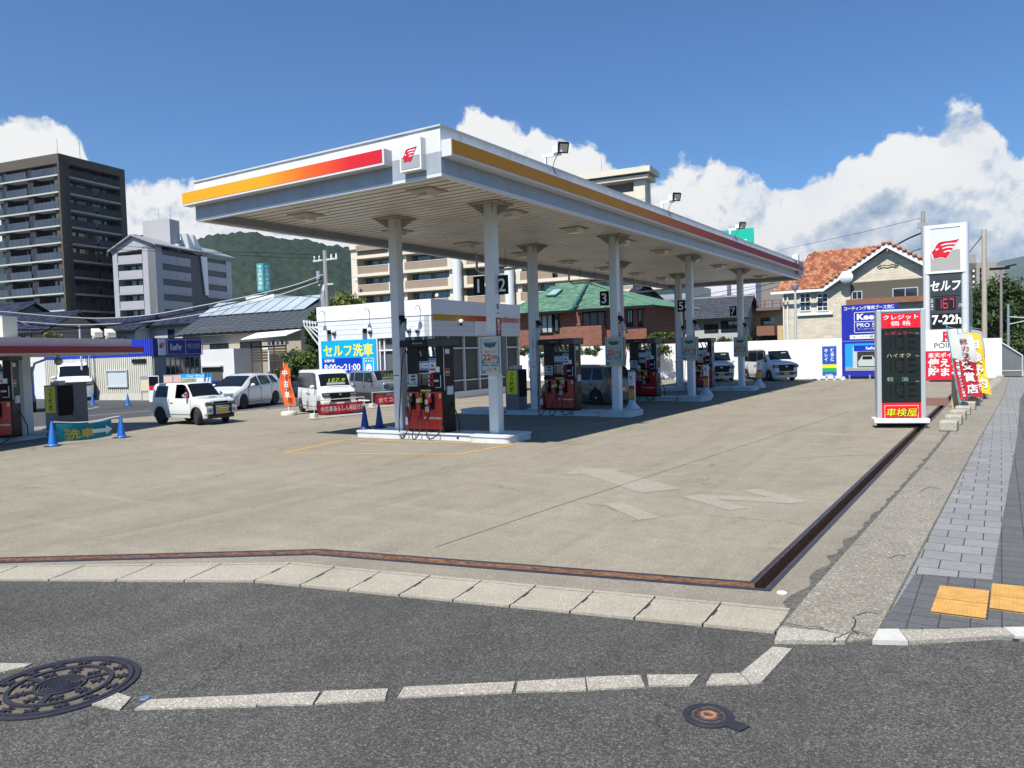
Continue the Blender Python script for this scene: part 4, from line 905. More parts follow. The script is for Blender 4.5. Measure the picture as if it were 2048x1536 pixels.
def bal_face(par, F, L, zs, dep, bays, ms, mp, mg, ph=1.1, st=.25, wf=None, seam=.95, wins=True, rail=None):
    for z in zs:
        rect(F, 0, L, z-st, z, -dep, 0.02).build('floor_slab', ms, par, world=True)
        for (u0, u1) in bays:
            b = MB(); n_ = max(1, round((u1-u0)/seam)); w_ = (u1-u0)/n_
            for k in range(n_): rect(F, u0+w_*k+.02, u0+w_*(k+1)-.02, z+.02, z+ph, -.09, -.03, b)
            o = b.build('balcony_panel', mp, par, world=True)
            if rail: rect(F, u0, u1, z+ph, z+ph+.07, -.12, .0).build('rail', rail, o)
            if wins:
                q = (u1-u0)
                window(par, F, u0+q*.08, u0+q*.45, z+.1, z+2.15, -dep, 2, 1, wf or M_blk2, mg); window(par, F, u0+q*.55, u0+q*.93, z+.1, z+2.15, -dep, 3, 1, wf or M_blk2, mg)
def tileroof(name, P0, ux, uv, Wd, Ls, cw, rh, mats, par, clip=None, amp=.05, seg=4, step=.03, world=True):
    ux = Vector(ux).normalized(); uv = Vector(uv).normalized(); n_ = ux.cross(uv); b = MB(); P0 = Vector(P0)
    nc = max(1, round(Wd/cw)); nr = max(1, round(Ls/rh)); cw = Wd/nc; rh = Ls/nr; rnd = random.Random(3)
    for r_ in range(nr):
        for c in range(nc):
            if clip and not clip((c+.5)/nc, (r_+.5)/nr): continue
            b.mi = rnd.randrange(len(mats)) if len(mats) > 1 else 0
            lo, hi = [], []
            for k in range(seg+1):
                u = (c+k/seg)*cw; a = amp*math.sin(math.pi*2*k/seg) if seg >= 4 else (amp if k == 1 else 0)
                if seg >= 4: a = amp*(.5-.5*math.cos(2*math.pi*k/seg))
                lo.append(P0+ux*u+uv*(r_*rh-.02)+n_*(a+step)); hi.append(P0+ux*u+uv*((r_+1)*rh)+n_*a)
            bs = [p-n_*step*1.2 for p in lo]
            b.loft([bs, lo, hi], close=False)
    return b.build(name, mats, par, world=world)
def ridge(par, a, b_, r=.12, m=None, name='ridge'): return MB().tube([a, b_], r, 8).build(name, m, par, world=True)
def block(par, P, X, Y, lx, ly, z0, z1, m, name='wall', b=None):     # P = near corner; extends -X (left) by lx and +Y by ly
    bb = b or MB(); q = [P-X*lx, P, P+Y*ly, P-X*lx+Y*ly]; bb.slab([(v.x, v.y) for v in q], z0, z1)
    return bb.build(name, m, par, world=True) if b is None else bb

# ---- dark apartment tower
X, Y = axes(11); P, zt = ground0(116, 306, 138)
dt = thing('apartment_tower', 'tall dark brown apartment tower with white floor edges at the far left', 'apartment tower', P)
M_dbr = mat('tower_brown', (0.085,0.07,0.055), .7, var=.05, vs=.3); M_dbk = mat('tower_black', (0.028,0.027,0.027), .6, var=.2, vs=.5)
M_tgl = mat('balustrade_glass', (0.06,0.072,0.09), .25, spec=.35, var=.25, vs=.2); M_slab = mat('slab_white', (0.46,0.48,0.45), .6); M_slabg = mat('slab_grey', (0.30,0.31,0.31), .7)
zs = [zof(P, 347.6+33.9*k) for k in range(12)]; zs = [z for z in zs if z > .6]
Ll = 16.0; Lr = run(P+Z3*30, Y, 252); LA = run(P+Z3*30, Y, 139.5); LB = run(P+Z3*30, Y, 241)
block(dt, P-X*1.7+Y*1.8, X, Y, Ll-1.7, Lr-2.0, 0, zt-1.0, M_dbk, 'core_wall')
Fl = (P-X*Ll, X, Z3, -Y); Fr = (P, Y, Z3, X)
b = MB(); rect(Fl, 0, Ll, zt-1.5, zt, -1.6, 0, b); rect(Fl, Ll-.35, Ll, 0, zt-1.5, -1.6, 0, b); rect(Fr, .02, Lr, zt-1.3, zt-.01, -1.6, 0, b); rect(Fr, 0.36, LA, 0, zt-1.3, -1.6, .0, b); rect(Fr, LB, Lr, 0, zt-1.3, -1.6, 0, b)
b.build('frame', M_dbr, dt, world=True)
block(dt, P-X*.2+Y*.2, X, Y, Ll-.4, Lr-.4, zt-.5, zt-.05, M_dbr, 'roof')
b1 = run(P-Y*0, -X, 68); 
bays = []
e1 = Ll-.45; 
w1 = run(P+Z3*25, -X, 66); w2 = run(P+Z3*25, -X, 57); w3 = run(P+Z3*25, -X, 15); w4 = run(P+Z3*25, -X, 8)
bays = [(Ll-w1+.2, e1), (Ll-w3, Ll-w2), (0, Ll-w4)]
for (ua, ub) in ((Ll-w2, Ll-w1+.2), (Ll-w4, Ll-w3)): rect(Fl, ua, ub, 0, zt-1.5, -1.6, -.25).build('pier', M_dbk, dt, world=True)
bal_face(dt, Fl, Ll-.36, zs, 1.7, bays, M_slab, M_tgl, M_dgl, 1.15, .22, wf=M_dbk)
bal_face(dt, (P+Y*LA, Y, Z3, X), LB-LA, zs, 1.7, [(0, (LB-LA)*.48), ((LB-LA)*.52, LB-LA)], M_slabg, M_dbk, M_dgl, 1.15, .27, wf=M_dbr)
for px in (92, 141):
    q = P-X*2+Y*(3 if px < 100 else 5.5); MB().cyl((q.x-(2.5 if px<100 else 0), q.y, zt), (q.x-(2.5 if px<100 else 0), q.y, zt+3.6), .05, .03, 5).build('aerial', M_gry, dt, world=True)
# ---- grey apartment block with a penthouse
X, Y = axes(17); P, zt = ground0(309.5, 493, 132)
ga = thing('apartment_block', 'grey five storey apartment block with curved balconies and a roof tower', 'apartment block', P)
M_ga = mat('block_grey', (0.36,0.365,0.39), .7, var=.05, vs=.4); M_gw = mat('block_wall_dark', (0.10,0.105,0.115), .7)
zs = [zof(P, 521.5+30.9*k) for k in range(5)]; P9 = P+Z3*16; L1 = run(P9, -X, 227); R1 = run(P9, Y, 383); R2 = run(P9, Y, 415); R3 = run(P9, Y, 464)
block(ga, P-X*.2+Y*1.6, X, Y, L1-.4, R3-2, 0, zt-.3, M_gw, 'core_wall')
Fl = (P-X*L1, X, Z3, -Y); Fr = (P, Y, Z3, X); zap = zof(P-X*L1*.47, 482)
b = MB(); rect(Fl, 0, .9, 0, zt, -1.5, 0, b); rect(Fl, L1-2.4, L1, 0, zt+.2, -1.5, 0, b); rect(Fr, 0, 1.0, 0, zt, -1.4, -.01, b); rect(Fr, R3-1.5, R3, 0, zt-.4, -1.4, 0, b)
pts = [Fl[0]+X*-.2+Z3*(zt-.6), Fl[0]+X*(L1)+Z3*(zt-.1), Fl[0]+X*(L1)+Z3*(zt+.1), Fl[0]+X*(L1*.5)+Z3*(zt+1.8), Fl[0]+X*-.2+Z3*(zt-.3)]
b.prism([tuple(p) for p in pts], Y*1.5); b.build('outer_wall', M_ga, ga, world=True)
ap = Fl[0]+X*(L1*.5)+Z3*(zt+1.9); e_l = Fl[0]-X*.5+Z3*(zt-.4); e_r = Fl[0]+X*(L1+.5)+Z3*(zt+.15)
b = MB(); Lb = R3
for (u, v) in ((e_l, ap), (ap, e_r)): b.prism([tuple(u-Y*.5), tuple(v-Y*.5), tuple(v-Y*.5+Z3*.22), tuple(u-Y*.5+Z3*.22)], Y*(Lb+1))
b.build('roof', mat('block_roof', (0.26,0.27,0.29), .6), ga, world=True)
bal_face(ga, (Fl[0]+X*.9, X, Z3, -Y), L1-3.3, zs, 1.5, [(0.1, (L1-3.3)-.1)], M_ga, M_ga, M_dgl, 1.15, .2, wf=M_slabg, seam=4)
bal_face(ga, (P+Y*1.0, Y, Z3, X), R1-1.0, zs, 1.5, [(0, (R1-1)*.8), ((R1-1)*.8, R1-1)], M_ga, M_ga, M_dgl, 1.15, .2, wf=M_gw, seam=2.2)
bal_face(ga, (P+Y*R1-X*.8, Y, Z3, X), R2-R1, [z-.8 for z in zs], 1.5, [(0, R2-R1)], M_ga, M_ga, M_dgl, 1.15, .2, wins=False)
bal_face(ga, (P+Y*R2, Y, Z3, X), R3-R2-1.4, zs, 1.5, [(0, R3-R2-1.4)], M_ga, M_ga, M_dgl, 1.15, .2, wf=M_gw, seam=2.2)
b = MB(); q = P+Y*R2; b.prism([tuple(q-Y*1.6+Z3*(zt-.3)), tuple(q+Z3*(zt-.3)), tuple(q+Z3*(zt-6.8)), tuple(q-Y*.8+Z3*(zt-6.8))], X*.15); b.build('sloped_screen', M_wht2, ga, world=True)
Pp, zp = ground0(338.5, 437.5, 138); lw = run(Pp, -X, 300.5); lr = run(Pp, Y, 373)
block(ga, Pp, X, Y, lw, lr, zt-1, zp, mat('penthouse', (0.42,0.415,0.425), .7, var=.03, vs=.5), 'roof_tower')
for u in (lw*.33, lw*.63): rect((Pp-X*lw, X, Z3, -Y), u, u+.45, zp-5.2, zp-3.8, 0, .04).build('window', M_dgl, ga, world=True)
q = Pp+X*.35+Y*1.2; MB().cyl((q.x,q.y,zp-5.3),(q.x,q.y,zp-4.0),.5,.5,12).cyl((q.x,q.y,zt),(q.x,q.y,zp-5.3),.12,.12,6).build('water_tank', M_wht2, ga, world=True)
rect((Pp, Y, Z3, X), lr*.45, lr*.7, zp-5.3, zp-3.9, 0, .04).build('vent', M_blk2, ga, world=True)
b = MB(); 
for k in (0, 1.6): q = Pp+Y*(lr+.5+k)+X*.2; b.prism([tuple(q+Z3*(zt+.4)), tuple(q+Y*2.6+Z3*(zt-.2)), tuple(q+Z3*(zt+3.2)-Y*.2), tuple(q-Y*.7+Z3*(zt+3.2))], X*1.2)
b.build('roof_ladder_screen', M_wht2, ga, world=True)
for u in (.45, .9): q = Pp-X*lw*(1-u)+Y*1; MB().cyl((q.x,q.y,zp),(q.x,q.y,zp+2.2),.04,.03,5).build('aerial', M_gry, ga, world=True)
# ---- teal hospital tower sign and the white building under it
X, Y = axes(4); P, zt = ground0(525.5, 526, 150); zb = zof(P, 582)
hs = thing('tower_sign', 'tall turquoise square tower sign with white vertical writing above the roofs', 'sign', P)
lw = run(P+Z3*zt, -X, 512.5); block(hs, P, X, Y, lw, lw, zb, zt, mat('sign_teal', (0.05,0.34,0.36), .5), 'box')
q = P-X*lw*.3+Y*lw*.5; MB().cyl((q.x,q.y,0),(q.x,q.y,zb),.35,.35,8).build('pole', M_wht2, hs, world=True)
text('サ\nカ\n緑\n井\n病\n院', (P-X*lw*.5-Y*.03+Z3*((zt+zb)/2), X, Z3, -Y), lw*.6, (zt-zb)*.88, M_wtx, hs, bold=.02, world=True)
text('サ\nカ\n緑\n井\n病\n院', (P+X*.03+Y*lw*.5+Z3*((zt+zb)/2), Y, Z3, X), lw*.6, (zt-zb)*.88, M_wtx, hs, bold=.02, world=True)
P, zt = ground0(548, 590, 140); hb = thing('white_building', 'low white buildings with flat roofs under the turquoise tower sign', 'building', P)
M_w3 = mat('stucco_white', (0.62,0.63,0.63), .8, var=.06, vs=.5)
block(hb, P, X, Y, run(P, -X, 498), 14, 0, zof(P, 588), M_w3, 'upper_wall'); P2 = P-Y*6+X*1; block(hb, P2, X, Y, run(P2, -X, 467), 12, 0, zof(P2, 603), M_w3, 'lower_wall')
block(hb, P+X*6-Y*2, X, Y, 8, 10, 0, zof(P, 610), mat('annex_grey', (0.3,0.3,0.28), .8), 'annex'); block(hb, P+X*6.6-Y*2.4, X, Y, 15, 11, zof(P, 610), zof(P, 606), M_w3, 'flat_roof')
for k in range(5): rect((P2-X*6.5, X, Z3, -Y), .5+k*1.1, 1.2+k*1.1, zof(P2,614), zof(P2,607), 0, .05).build('window', M_dgl, hb, world=True)
# ---- beige apartment block: tall wing and lower wing
X, Y = axes(6.3)
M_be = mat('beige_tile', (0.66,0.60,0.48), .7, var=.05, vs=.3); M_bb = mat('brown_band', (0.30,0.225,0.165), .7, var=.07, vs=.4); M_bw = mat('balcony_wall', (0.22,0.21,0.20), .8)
P, zt = ground0(1289, 335, 128)
ba = thing('beige_apartments', 'large beige apartment block with brown banded balconies behind the canopy', 'apartment block', P)
Lr = run(P, Y, 1309); L1 = 17
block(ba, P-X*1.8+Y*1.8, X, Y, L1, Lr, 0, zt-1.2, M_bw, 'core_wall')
for (a, e, c) in ((zt-.9, zt, 1.2), (zt-1.8, zt-1.2, .7)):
    block(ba, P+X*c-Y*c, X, Y, L1+c, Lr+2*c, a, e, M_be, 'cornice')
Fl = (P-X*L1, X, Z3, -Y); Fr = (P, Y, Z3, X)
b = MB(); rect(Fl, L1-1.9, L1, 0, zt-1.8, -1.6, 0, b); rect(Fl, 0, 2.2, 0, zt-1.8, -1.6, 0, b); rect(Fr, Lr-1.2, Lr, 0, zt-1.8, -1.4, 0, b); b.build('corner_pier', M_be, ba, world=True)
zs = [zt-4.9-3.05*k for k in range(9)]
bal_face(ba, Fl, L1-1.9, zs, 1.8, [(2.2, L1-3.6)], M_be, M_bb, M_dgl, 1.2, .45, wf=M_bw, seam=20, rail=M_be)
bal_face(ba, Fr, Lr-1.2, zs, 1.4, [(.3, 1.6), (2.2, Lr-1.4)], M_be, M_be, M_dgl, 1.3, .3, wf=M_bw, wins=False, seam=20)
for z in zs: rect(Fl, L1-3.6, L1-1.9, z, z+1.3, -.1, .02).build('balcony_end', M_be, ba, world=True)
MB().cyl(tuple(P-X*8+Y*2+Z3*zt), tuple(P-X*8+Y*2+Z3*(zt+4.2)), .05, .03, 5).build('aerial', M_gry, ba, world=True)
P2, zt2 = ground0(701, 492, 112); L2 = run(P2, X, 1295); P2r = P2+X*L2
lb = thing('low_beige_apartments', 'lower wing of the beige apartments with brown bands, seen under the canopy', 'apartment block', P2)
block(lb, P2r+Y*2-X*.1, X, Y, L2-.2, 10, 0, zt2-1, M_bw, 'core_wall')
Fl = (P2, X, Z3, -Y)
zs = [zof(P2, y) for y in (512+1.5, 549.5, 586, 623, 660)]
wv = run(P2, X, 811)
def xx(px): return run(P2, X, px)
bays = [(xx(723), xx(784)), (xx(817), xx(902)), (xx(940), xx(975)), (xx(985), xx(1020)), (xx(1046), xx(1110)), (xx(1120), xx(1180)), (xx(1200), xx(1280))]
bal_face(lb, Fl, L2, zs, 1.9, bays, M_be, M_bb, M_dgl, .98, .42, wf=M_slabg, seam=30, rail=M_be)
b = MB(); rect(Fl, 0, xx(722), 0, zt2, -1.9, 0, b)
for a, e in ((784,790),(811,817),(902,924),(1033,1046)): rect(Fl, xx(a), xx(e), 0, zof(P2, 549.5)+1.1 if a > 1000 else zs[0]+1.05, -1.9, -.4, b)
for z in zs:
    for a, e in ((714,723),(784,817),(902,940),(1020,1046)): rect(Fl, xx(a), xx(e), z, z+1.15, -.3, .01, b)
b.build('piers', M_be, lb, world=True)
rect(Fl, 0, L2, zt2-.6, zt2, -1.95, .3).build('parapet', M_be, lb, world=True); rect(Fl, xx(724), xx(805), zt2-.9, zt2-.1, .3, .34).build('parapet_band', M_bb, lb, world=True)
for px in (925, 1028):
    q = P2+X*xx(px)-Y*.6; MB().cyl((q.x,q.y,0),(q.x,q.y,zof(q, 519 if px < 1000 else 535)),.62,.62,20).build('round_column', mat('tile_white', (0.66,0.69,0.70), .4), lb, world=True, smooth=True)
for px, py in ((727, 560), (886, 591)):
    q = P2+X*xx(px)-Y*1.0; z = zof(q, py); MB().lathe([(.28,.05),(.2,-.03),(.02,-.08)], (q.x,q.y,z), 14, 'y').build('dish', M_wht2, lb, world=True)

# ---- station shop
Ps = base(867, 803); X, Y = axes(1.5); zt = zof(Ps, 598)
sh = thing('station_shop', 'white single storey station shop with a blue car wash sign and lamps', 'shop', Ps)
M_shop = mat('shop_panel', (0.66,0.69,0.71), .45, var=.03, vs=.6, dirt=.08, dcol=(.4,.38,.34), ds=1.0)
L1 = run(Ps, -X, 645); Lr = run(Ps+Z3*4, Y, 1036)
Fl = (Ps-X*L1, X, Z3, -Y); Fr = (Ps, Y, Z3, X); zl = zof(Ps, 672)
ux = lambda px: L1-run(Ps, -X, px)
block(sh, Ps-X*.1+Y*.1, X, Y, L1-.2, Lr-.2, 0.1, zt-.1, mat('shop_inside', (0.10,0.10,0.10), .8), 'inner_wall')
b = MB(); rect(Fl, 0, L1, zl, zt-.75, -.3, .12, b); rect(Fr, -.12, Lr, zl, zt-.75, -.3, .12, b); b.build('upper_wall', M_shop, sh, world=True)
b = MB(); rect(Fl, -.02, L1+.14, zt-.745, zt, -.3, .15, b); rect(Fr, -.14, Lr, zt-.745, zt, -.3, .15, b); b.build('parapet', M_wht2, sh, world=True)
b = MB()
for k in range(1, 4): z = zl+(zt-.75-zl)*k/4; rect(Fl, 0, L1, z, z+.012, .12, .125, b); rect(Fr, 0, Lr, z, z+.012, .12, .125, b)
b.build('panel_joint', M_gry, sh, world=True)
rect(Fl, -.01, ux(762), 0, zl-.002, -.3, .12).build('lower_wall', M_shop, sh, world=True)
b = MB(); rect(Fl, ux(762), L1, 0, .85, -.25, .05, b); rect(Fr, 0, Lr, 0, .35, -.25, .05, b); b.build('plinth', M_wht2, sh, world=True)
b = MB(); rect(Fl, ux(762)+.02, L1, .86, zl, -.25, -.12, b); rect(Fr, 0, Lr, .36, zl, -.25, -.12, b); b.build('window_pane', glassm('shop_glass', (0.10,0.13,0.12)), sh, world=True)
b = MB()
for px in (763, 772, 800, 829, 850): rect(Fl, ux(px), ux(px)+.07, .86, zl, -.12, .02, b)
for k in range(7): rect(Fr, Lr*k/6-.03, Lr*k/6+.04, .36, zl, -.12, .02, b)
rect(Fl, ux(762), L1, 2.45, 2.52, -.12, .01, b); rect(Fr, 0, Lr, 2.45, 2.52, -.12, .01, b); rect(Fr, 0, Lr, .86, .92, -.12, .01, b)
b.build('window_frame', M_wht2, sh, world=True)
b = MB()
for k in range(14): rect(Fl, ux(830), ux(849), 1.0+.11*k, 1.06+.11*k, -.12, -.11, b)
b.build('blind', mat('blind', (0.3,0.34,0.32), .6), sh, world=True)
zs0, zs1 = zof(Ps-X*L1*.6, 743), zof(Ps-X*L1*.6, 683)
sg = rect(Fl, ux(651), ux(760), zs0-.05, zs1+.1, .12, .16).build('wash_sign', M_cyan, sh, world=True)
uc = (ux(651)+ux(760))/2; sw_ = ux(760)-ux(651); H_ = zs1-zs0
text('セルフ洗車', (Fl[0]+X*uc+Z3*(zs1-.42)-Y*.17, X, Z3, -Y), sw_*.90, H_*.42, mat('sign_lemon', (0.85,0.85,0.0), .5), sg, bold=.02)
nb = rect(Fl, ux(653), ux(731), zs0+.0, zs0+H_*.47, .161, .18).build('hours_field', M_blue, sg)
text('8:00～21:00', (Fl[0]+X*(ux(692))+Z3*(zs0+H_*.16)-Y*.19, X, Z3, -Y), (ux(728)-ux(656)), H_*.22, M_wtx, nb, bold=.02)
text('営業時間', (Fl[0]+X*(ux(667))+Z3*(zs0+H_*.385)-Y*.19, X, Z3, -Y), (ux(676)-ux(656)), H_*.11, M_wtx, nb, bold=.02)
Fi = (Fl[0]+X*ux(745)+Z3*(zs0+H_*.22), X, Z3, -Y); b = MB(); s_ = (ux(755)-ux(735))/2
for (a, e, c, d_) in ((-s_,s_,.42,.45),(-s_,-s_+.04,-.42,.42),(s_-.04,s_,-.42,.42),(-s_*.6,s_*.6,-.28,-.08),(-s_*.4,s_*.4,-.08,.06),(-s_*.55,-s_*.3,-.38,-.28),(s_*.3,s_*.55,-.38,-.28),(-s_*.6,-s_*.4,.2,.3),(-s_*.1,s_*.1,.2,.3),(s_*.4,s_*.6,.2,.3)): rect(Fi, a, e, c*H_*.5, d_*H_*.5, .165, .175, b)
b.build('wash_pictogram', M_wtx, sg)
sb = banded('shop_band_film', 'Y', [(Ps.y, (225,165,20)), (Ps.y+Lr*.25, (225,165,20)), (Ps.y+Lr*.45, (215,60,30)), (Ps.y+Lr*.7, (185,25,40))], .5)
rect(Fr, .02, run(Ps+Z3*4, Y, 988), zt-.98, zt-.70, .125, .155).build('colour_band', sb, sh, world=True)
text('apollostation', (Fr[0]+Y*(run(Ps+Z3*4, Y, 1013))+Z3*(zt-.88)+X*.17, Y, Z3, X), run(Ps+Z3*4, Y, 1033)-run(Ps+Z3*4, Y, 993), .40, M_brred, sh, bold=.02, world=True)
def arm_lamp(px, py):
    u = ux(px); z = zof(Ps-X*(L1-u), py); o_ = Fl[0]+X*u+Z3*z; b = MB()
    b.tube([o_-Y*.12, o_-Y*.25+Z3*.22, o_-Y*.42+Z3*.26-X*.02, o_-Y*.5+Z3*.12-X*.05, o_-Y*.52+Z3*.02-X*.06], .02, 6); a = b.build('wall_lamp', M_gry, sh, world=True)
    q = o_-Y*.54-X*.06; MB().lathe([(.04,.08),(.09,.02),(.13,-.05),(.02,-.05)], (q.x,q.y,q.z), 12).build('lamp_shade', M_wht2, a, smooth=True)
for px, py in ((655, 632), (744, 628), (845, 622)): arm_lamp(px+6, py)
for px, py in ((678, 663), (750, 660), (827, 658), (844, 658), (919, 643)):
    if px < 867: q = Fl[0]+X*ux(px)+Z3*zof(Ps-X*(L1-ux(px)), py)-Y*.22
    else: q = Ps+Y*run(Ps, Y, px)+X*.25; q = q+Z3*zof(q, py)
    a = MB().ball(tuple(q), .12, 12, 8).build('dome_camera', M_wht2, sh, world=True, smooth=True); MB().ball((q.x,q.y,q.z-.12), .08, 10, 6).build('dome', M_blk, a, smooth=True)
for px, py in ((670, 665), (741, 662)):
    q = Fl[0]+X*ux(px)+Z3*zof(Ps-X*(L1-ux(px)), py)-Y*.3; b = MB(); b.box(q.x-.24, q.x-.02, q.y-.1, q.y+.1, q.z+.02, q.z+.06).prism([(q.x-.25,q.y-.12,q.z+.10),(q.x+.0,q.y-.12,q.z+.02),(q.x+.0,q.y-.12,q.z-.05),(q.x-.25,q.y-.12,q.z+.03)], (0,.25,0)); a = b.build('spot_lamp', M_wht2, sh, world=True); MB().box(q.x-.03, q.x+.05, q.y-.05, q.y+.18, q.z-.10, q.z+.12).build('mount', M_blk2, a)
rect(Fr, run(Ps+Z3*4,Y,946), run(Ps+Z3*4,Y,988), zl+.05, zl+.75, .121, .16).build('white_board', M_wht2, sh, world=True)
# conduits bending onto the shop wall
P0 = Ps-X*L1; b = MB(); cd_ = thing('conduit_rack', 'row of five white bent pipes rising beside the shop wall', 'pipes', P0)
for k in range(5):
    D_ = math.hypot(P0.x, P0.y)+.6; a = atD(609+5.6*k, 645+.6*k, D_); c = atD(609+5.6*k, 652+.6*k, D_); e = atD(649+3*k, 700-14*k+6, D_-.1)
    MB().tube([a, c, e], .045, 6).cyl(a-Z3*.04, a+Z3*.12, .07, .07, 8).build('pipe', M_wht2, cd_, world=True)

# ---- blue and ivory workshop
Pw = base(311, 801); X, Y = axes(3.0); zt = zof(Pw, 677)
ws = thing('workshop', 'blue and ivory corrugated car coating workshop with a navy sign front', 'workshop', Pw)
L1 = run(Pw, -X, 94); Lr = run(Pw, Y, 404); Fl = (Pw-X*L1, X, Z3, -Y); Fr = (Pw, Y, Z3, X); zm = zof(Pw, 712.5)
block(ws, Pw-X*.06+Y*.06, X, Y, L1, Lr, 0, zt-.05, M_gry, 'inner_wall')
def corrug(nm, F, L, z0, z1, m, pitch=.2):
    b = MB(); n_ = int(L/pitch)
    for k in range(n_): rect(F, k*pitch, k*pitch+pitch*.62, z0, z1, 0, .05, b); rect(F, k*pitch+pitch*.62, (k+1)*pitch, z0, z1, -.02, .005, b)
    return b.build(nm, m, ws, world=True)
M_ivory = mat('ivory_sheet', (0.62,0.60,0.50), .55, var=.04, vs=1.0); M_wblue = mat('blue_sheet', (0.02,0.05,0.50), .5)
corrug('ivory_cladding', Fl, L1, .45, zm, M_ivory); corrug('blue_cladding', Fl, L1, zm+.01, zt, M_wblue)
rect(Fl, 0, L1, 0, .44, 0, .06).build('plinth', mat('plinth_cream', (0.55,0.52,0.44), .8, var=.08, vs=2), ws, world=True)
uw = lambda px: L1-run(Pw, -X, px)
window(ws, Fl, uw(218), uw(260), zof(Pw, 774), zof(Pw, 738), .05, 1, 1, M_lgry, mat('blind_pale', (0.50,0.56,0.58), .4), .08, .08)
rect(Fl, uw(271), uw(298), zof(Pw,725), zof(Pw,717), .06, .12).build('dark_vent', M_blk2, ws, world=True)
rect(Fr, -.1, Lr, zof(Pw,712), zt+.02, -.1, .16).build('sign_fascia', M_navy, ws, world=True)
zc = (zof(Pw,712)+zt)/2; vr = lambda px: run(Pw+Z3*zc, Y, px)
b = MB(); rect(Fr, vr(313), vr(327.5), zc-.48, zc+.50, .162, .18, b); eb = b.build('emblem_board', M_wht2, ws, world=True)
emblem((Fr[0]+Y*(vr(320.3))+Z3*(zc+.1)+X*.185, Y, Z3, X), .42, M_hred, M_wht2, eb, rim=False)
b = MB()
for (a, e, c, d_) in ((vr(330),vr(402),-.45,-.42),(vr(330),vr(402),.42,.45),(vr(330),vr(330)+.05,-.42,.42),(vr(402)-.05,vr(402),-.42,.42),(vr(367),vr(367)+.04,-.42,.42)): rect(Fr, a, e, zc+c, zc+d_, .162, .17, b)
b.build('sign_border', M_lgry, ws, world=True)
text('KeePer', (Fr[0]+Y*(vr(348.5))+Z3*(zc)+X*.175, Y, Z3, X), vr(360)-vr(337), .40, M_wtx, ws, bold=.02, world=True)
text('PRO SHOP', (Fr[0]+Y*(vr(384))+Z3*(zc+.05)+X*.175, Y, Z3, X), vr(397)-vr(373), .30, M_lgry, ws, world=True)
rect(Fr, 0, Lr, 0, zof(Pw,712)-.01, -.05, .05).build('door_surround', mat('door_grey', (0.22,0.24,0.27), .5), ws, world=True)
for k in range(7):
    a = vr(329)+(vr(397)-vr(329))*k/7; rect(Fr, a, a+(vr(397)-vr(329))/7*.72, .15, zof(Pw,716), .05, .07).build('door_panel', M_dgl, ws, world=True)
# white building to the right of the workshop, behind it
P, zt = ground0(467, 698, 62); X, Y = axes(3)
wb = thing('white_garage', 'plain white garage with a grey side canopy behind the wagon', 'garage', P); L1 = run(P, -X, 404)
block(wb, P, X, Y, L1, 7, 0, zof(P, 697), M_w3, 'wall'); Fg = (P-X*L1, X, Z3, -Y)
rect(Fg, .2, L1-1.3, .3, zof(P, 733), 0, .04).build('opening', mat('opening_dark', (0.08,0.08,0.08), .9), wb, world=True); rect(Fg, .1, L1-1.2, zof(P,733), zof(P,730), 0, .3).build('eave', M_lgry, wb, world=True)
b = MB()
for k in range(1,4): rect(Fg, 0, L1, 3.0+.6*k, 3.012+.6*k, 0, .012, b)
b.build('joint', M_gry, wb, world=True)
P, zt = ground0(97, 715, 60); wl = thing('white_wall_building', 'long plain white building behind the left canopy column', 'building', P)
block(wl, P+X*2, X, Y, 22, 8, 0, zof(P, 712), M_w3, 'wall')

# ---- houses behind: dark tiled roofs
M_tile = [mat('tile_dark', (0.020,0.022,0.034), .30, spec=.7), mat('tile_dark2', (0.045,0.047,0.068), .22, spec=.9)]
M_tileg = [mat('tile_grey', (0.07,0.073,0.085), .4, spec=.6), mat('tile_grey2', (0.055,0.058,0.07), .4, spec=.6)]
M_hw = mat('house_wall_pale', (0.42,0.44,0.43), .85, var=.05, vs=.6); M_hb = mat('house_wall_beige', (0.38,0.33,0.25), .85, var=.06, vs=.6)
M_wood = mat('dark_wood', (0.05,0.035,0.026), .8, var=.3, vs=3)
def gable_house(label, px, py_e, D, rot, px_l, depth, rise, wm, tm, cat='house', over=.5, cw=.3, name='tiled_house', wz=None, wins=()):
    """P = right end of the front eave; ridge runs along X"""
    X, Y = axes(rot); P, ze = ground0(px, py_e, D); L = run(P+Z3*ze, -X, px_l); o = thing(name, label, cat, P)
    block(o, P-X*over+Y*over, X, Y, L-2*over, 2*depth-2*over, 0, ze-.02, wm, 'wall')
    sl = (Y*depth+Z3*rise); E0 = P-X*L+Z3*ze
    tileroof('front_roof', E0, X, sl, L, sl.length, cw, .3, tm, o); E1 = P+Z3*ze+Y*2*depth; tileroof('back_roof', E1, -X, -Y*depth+Z3*rise, L, sl.length, cw, .3, tm, o)
    ridge(o, E0+sl, E0+sl+X*L, .14, tm[0])
    for s in (over, L-over): q = E0+X*s+Y*over; MB().prism([tuple(q), tuple(q+Y*(2*depth-2*over)), tuple(q+Y*(depth-over)+Z3*(rise-.15))], X*.1).build('gable', wm, o, world=True)
    b = MB(); rect((E0, X, Z3, -Y), 0, L, -.16, -.01, -.1, .02, b); b.build('gutter', M_blk2, o, world=True)
    F = (P-X*(L-over)+Y*over, X, Z3, -Y)
    for (a, e, v0, v1, cc) in wins:
        window(o, F, run(P+Y*over,-X,px_l)-run(P+Y*over,-X,a), run(P+Y*over,-X,px_l)-run(P+Y*over,-X,e), zof(P, v0), zof(P, v1), 0.0, cc, 1, M_blk2, M_dgl, .06, .06)
    return o, P, X, Y, L, ze, sl, E0
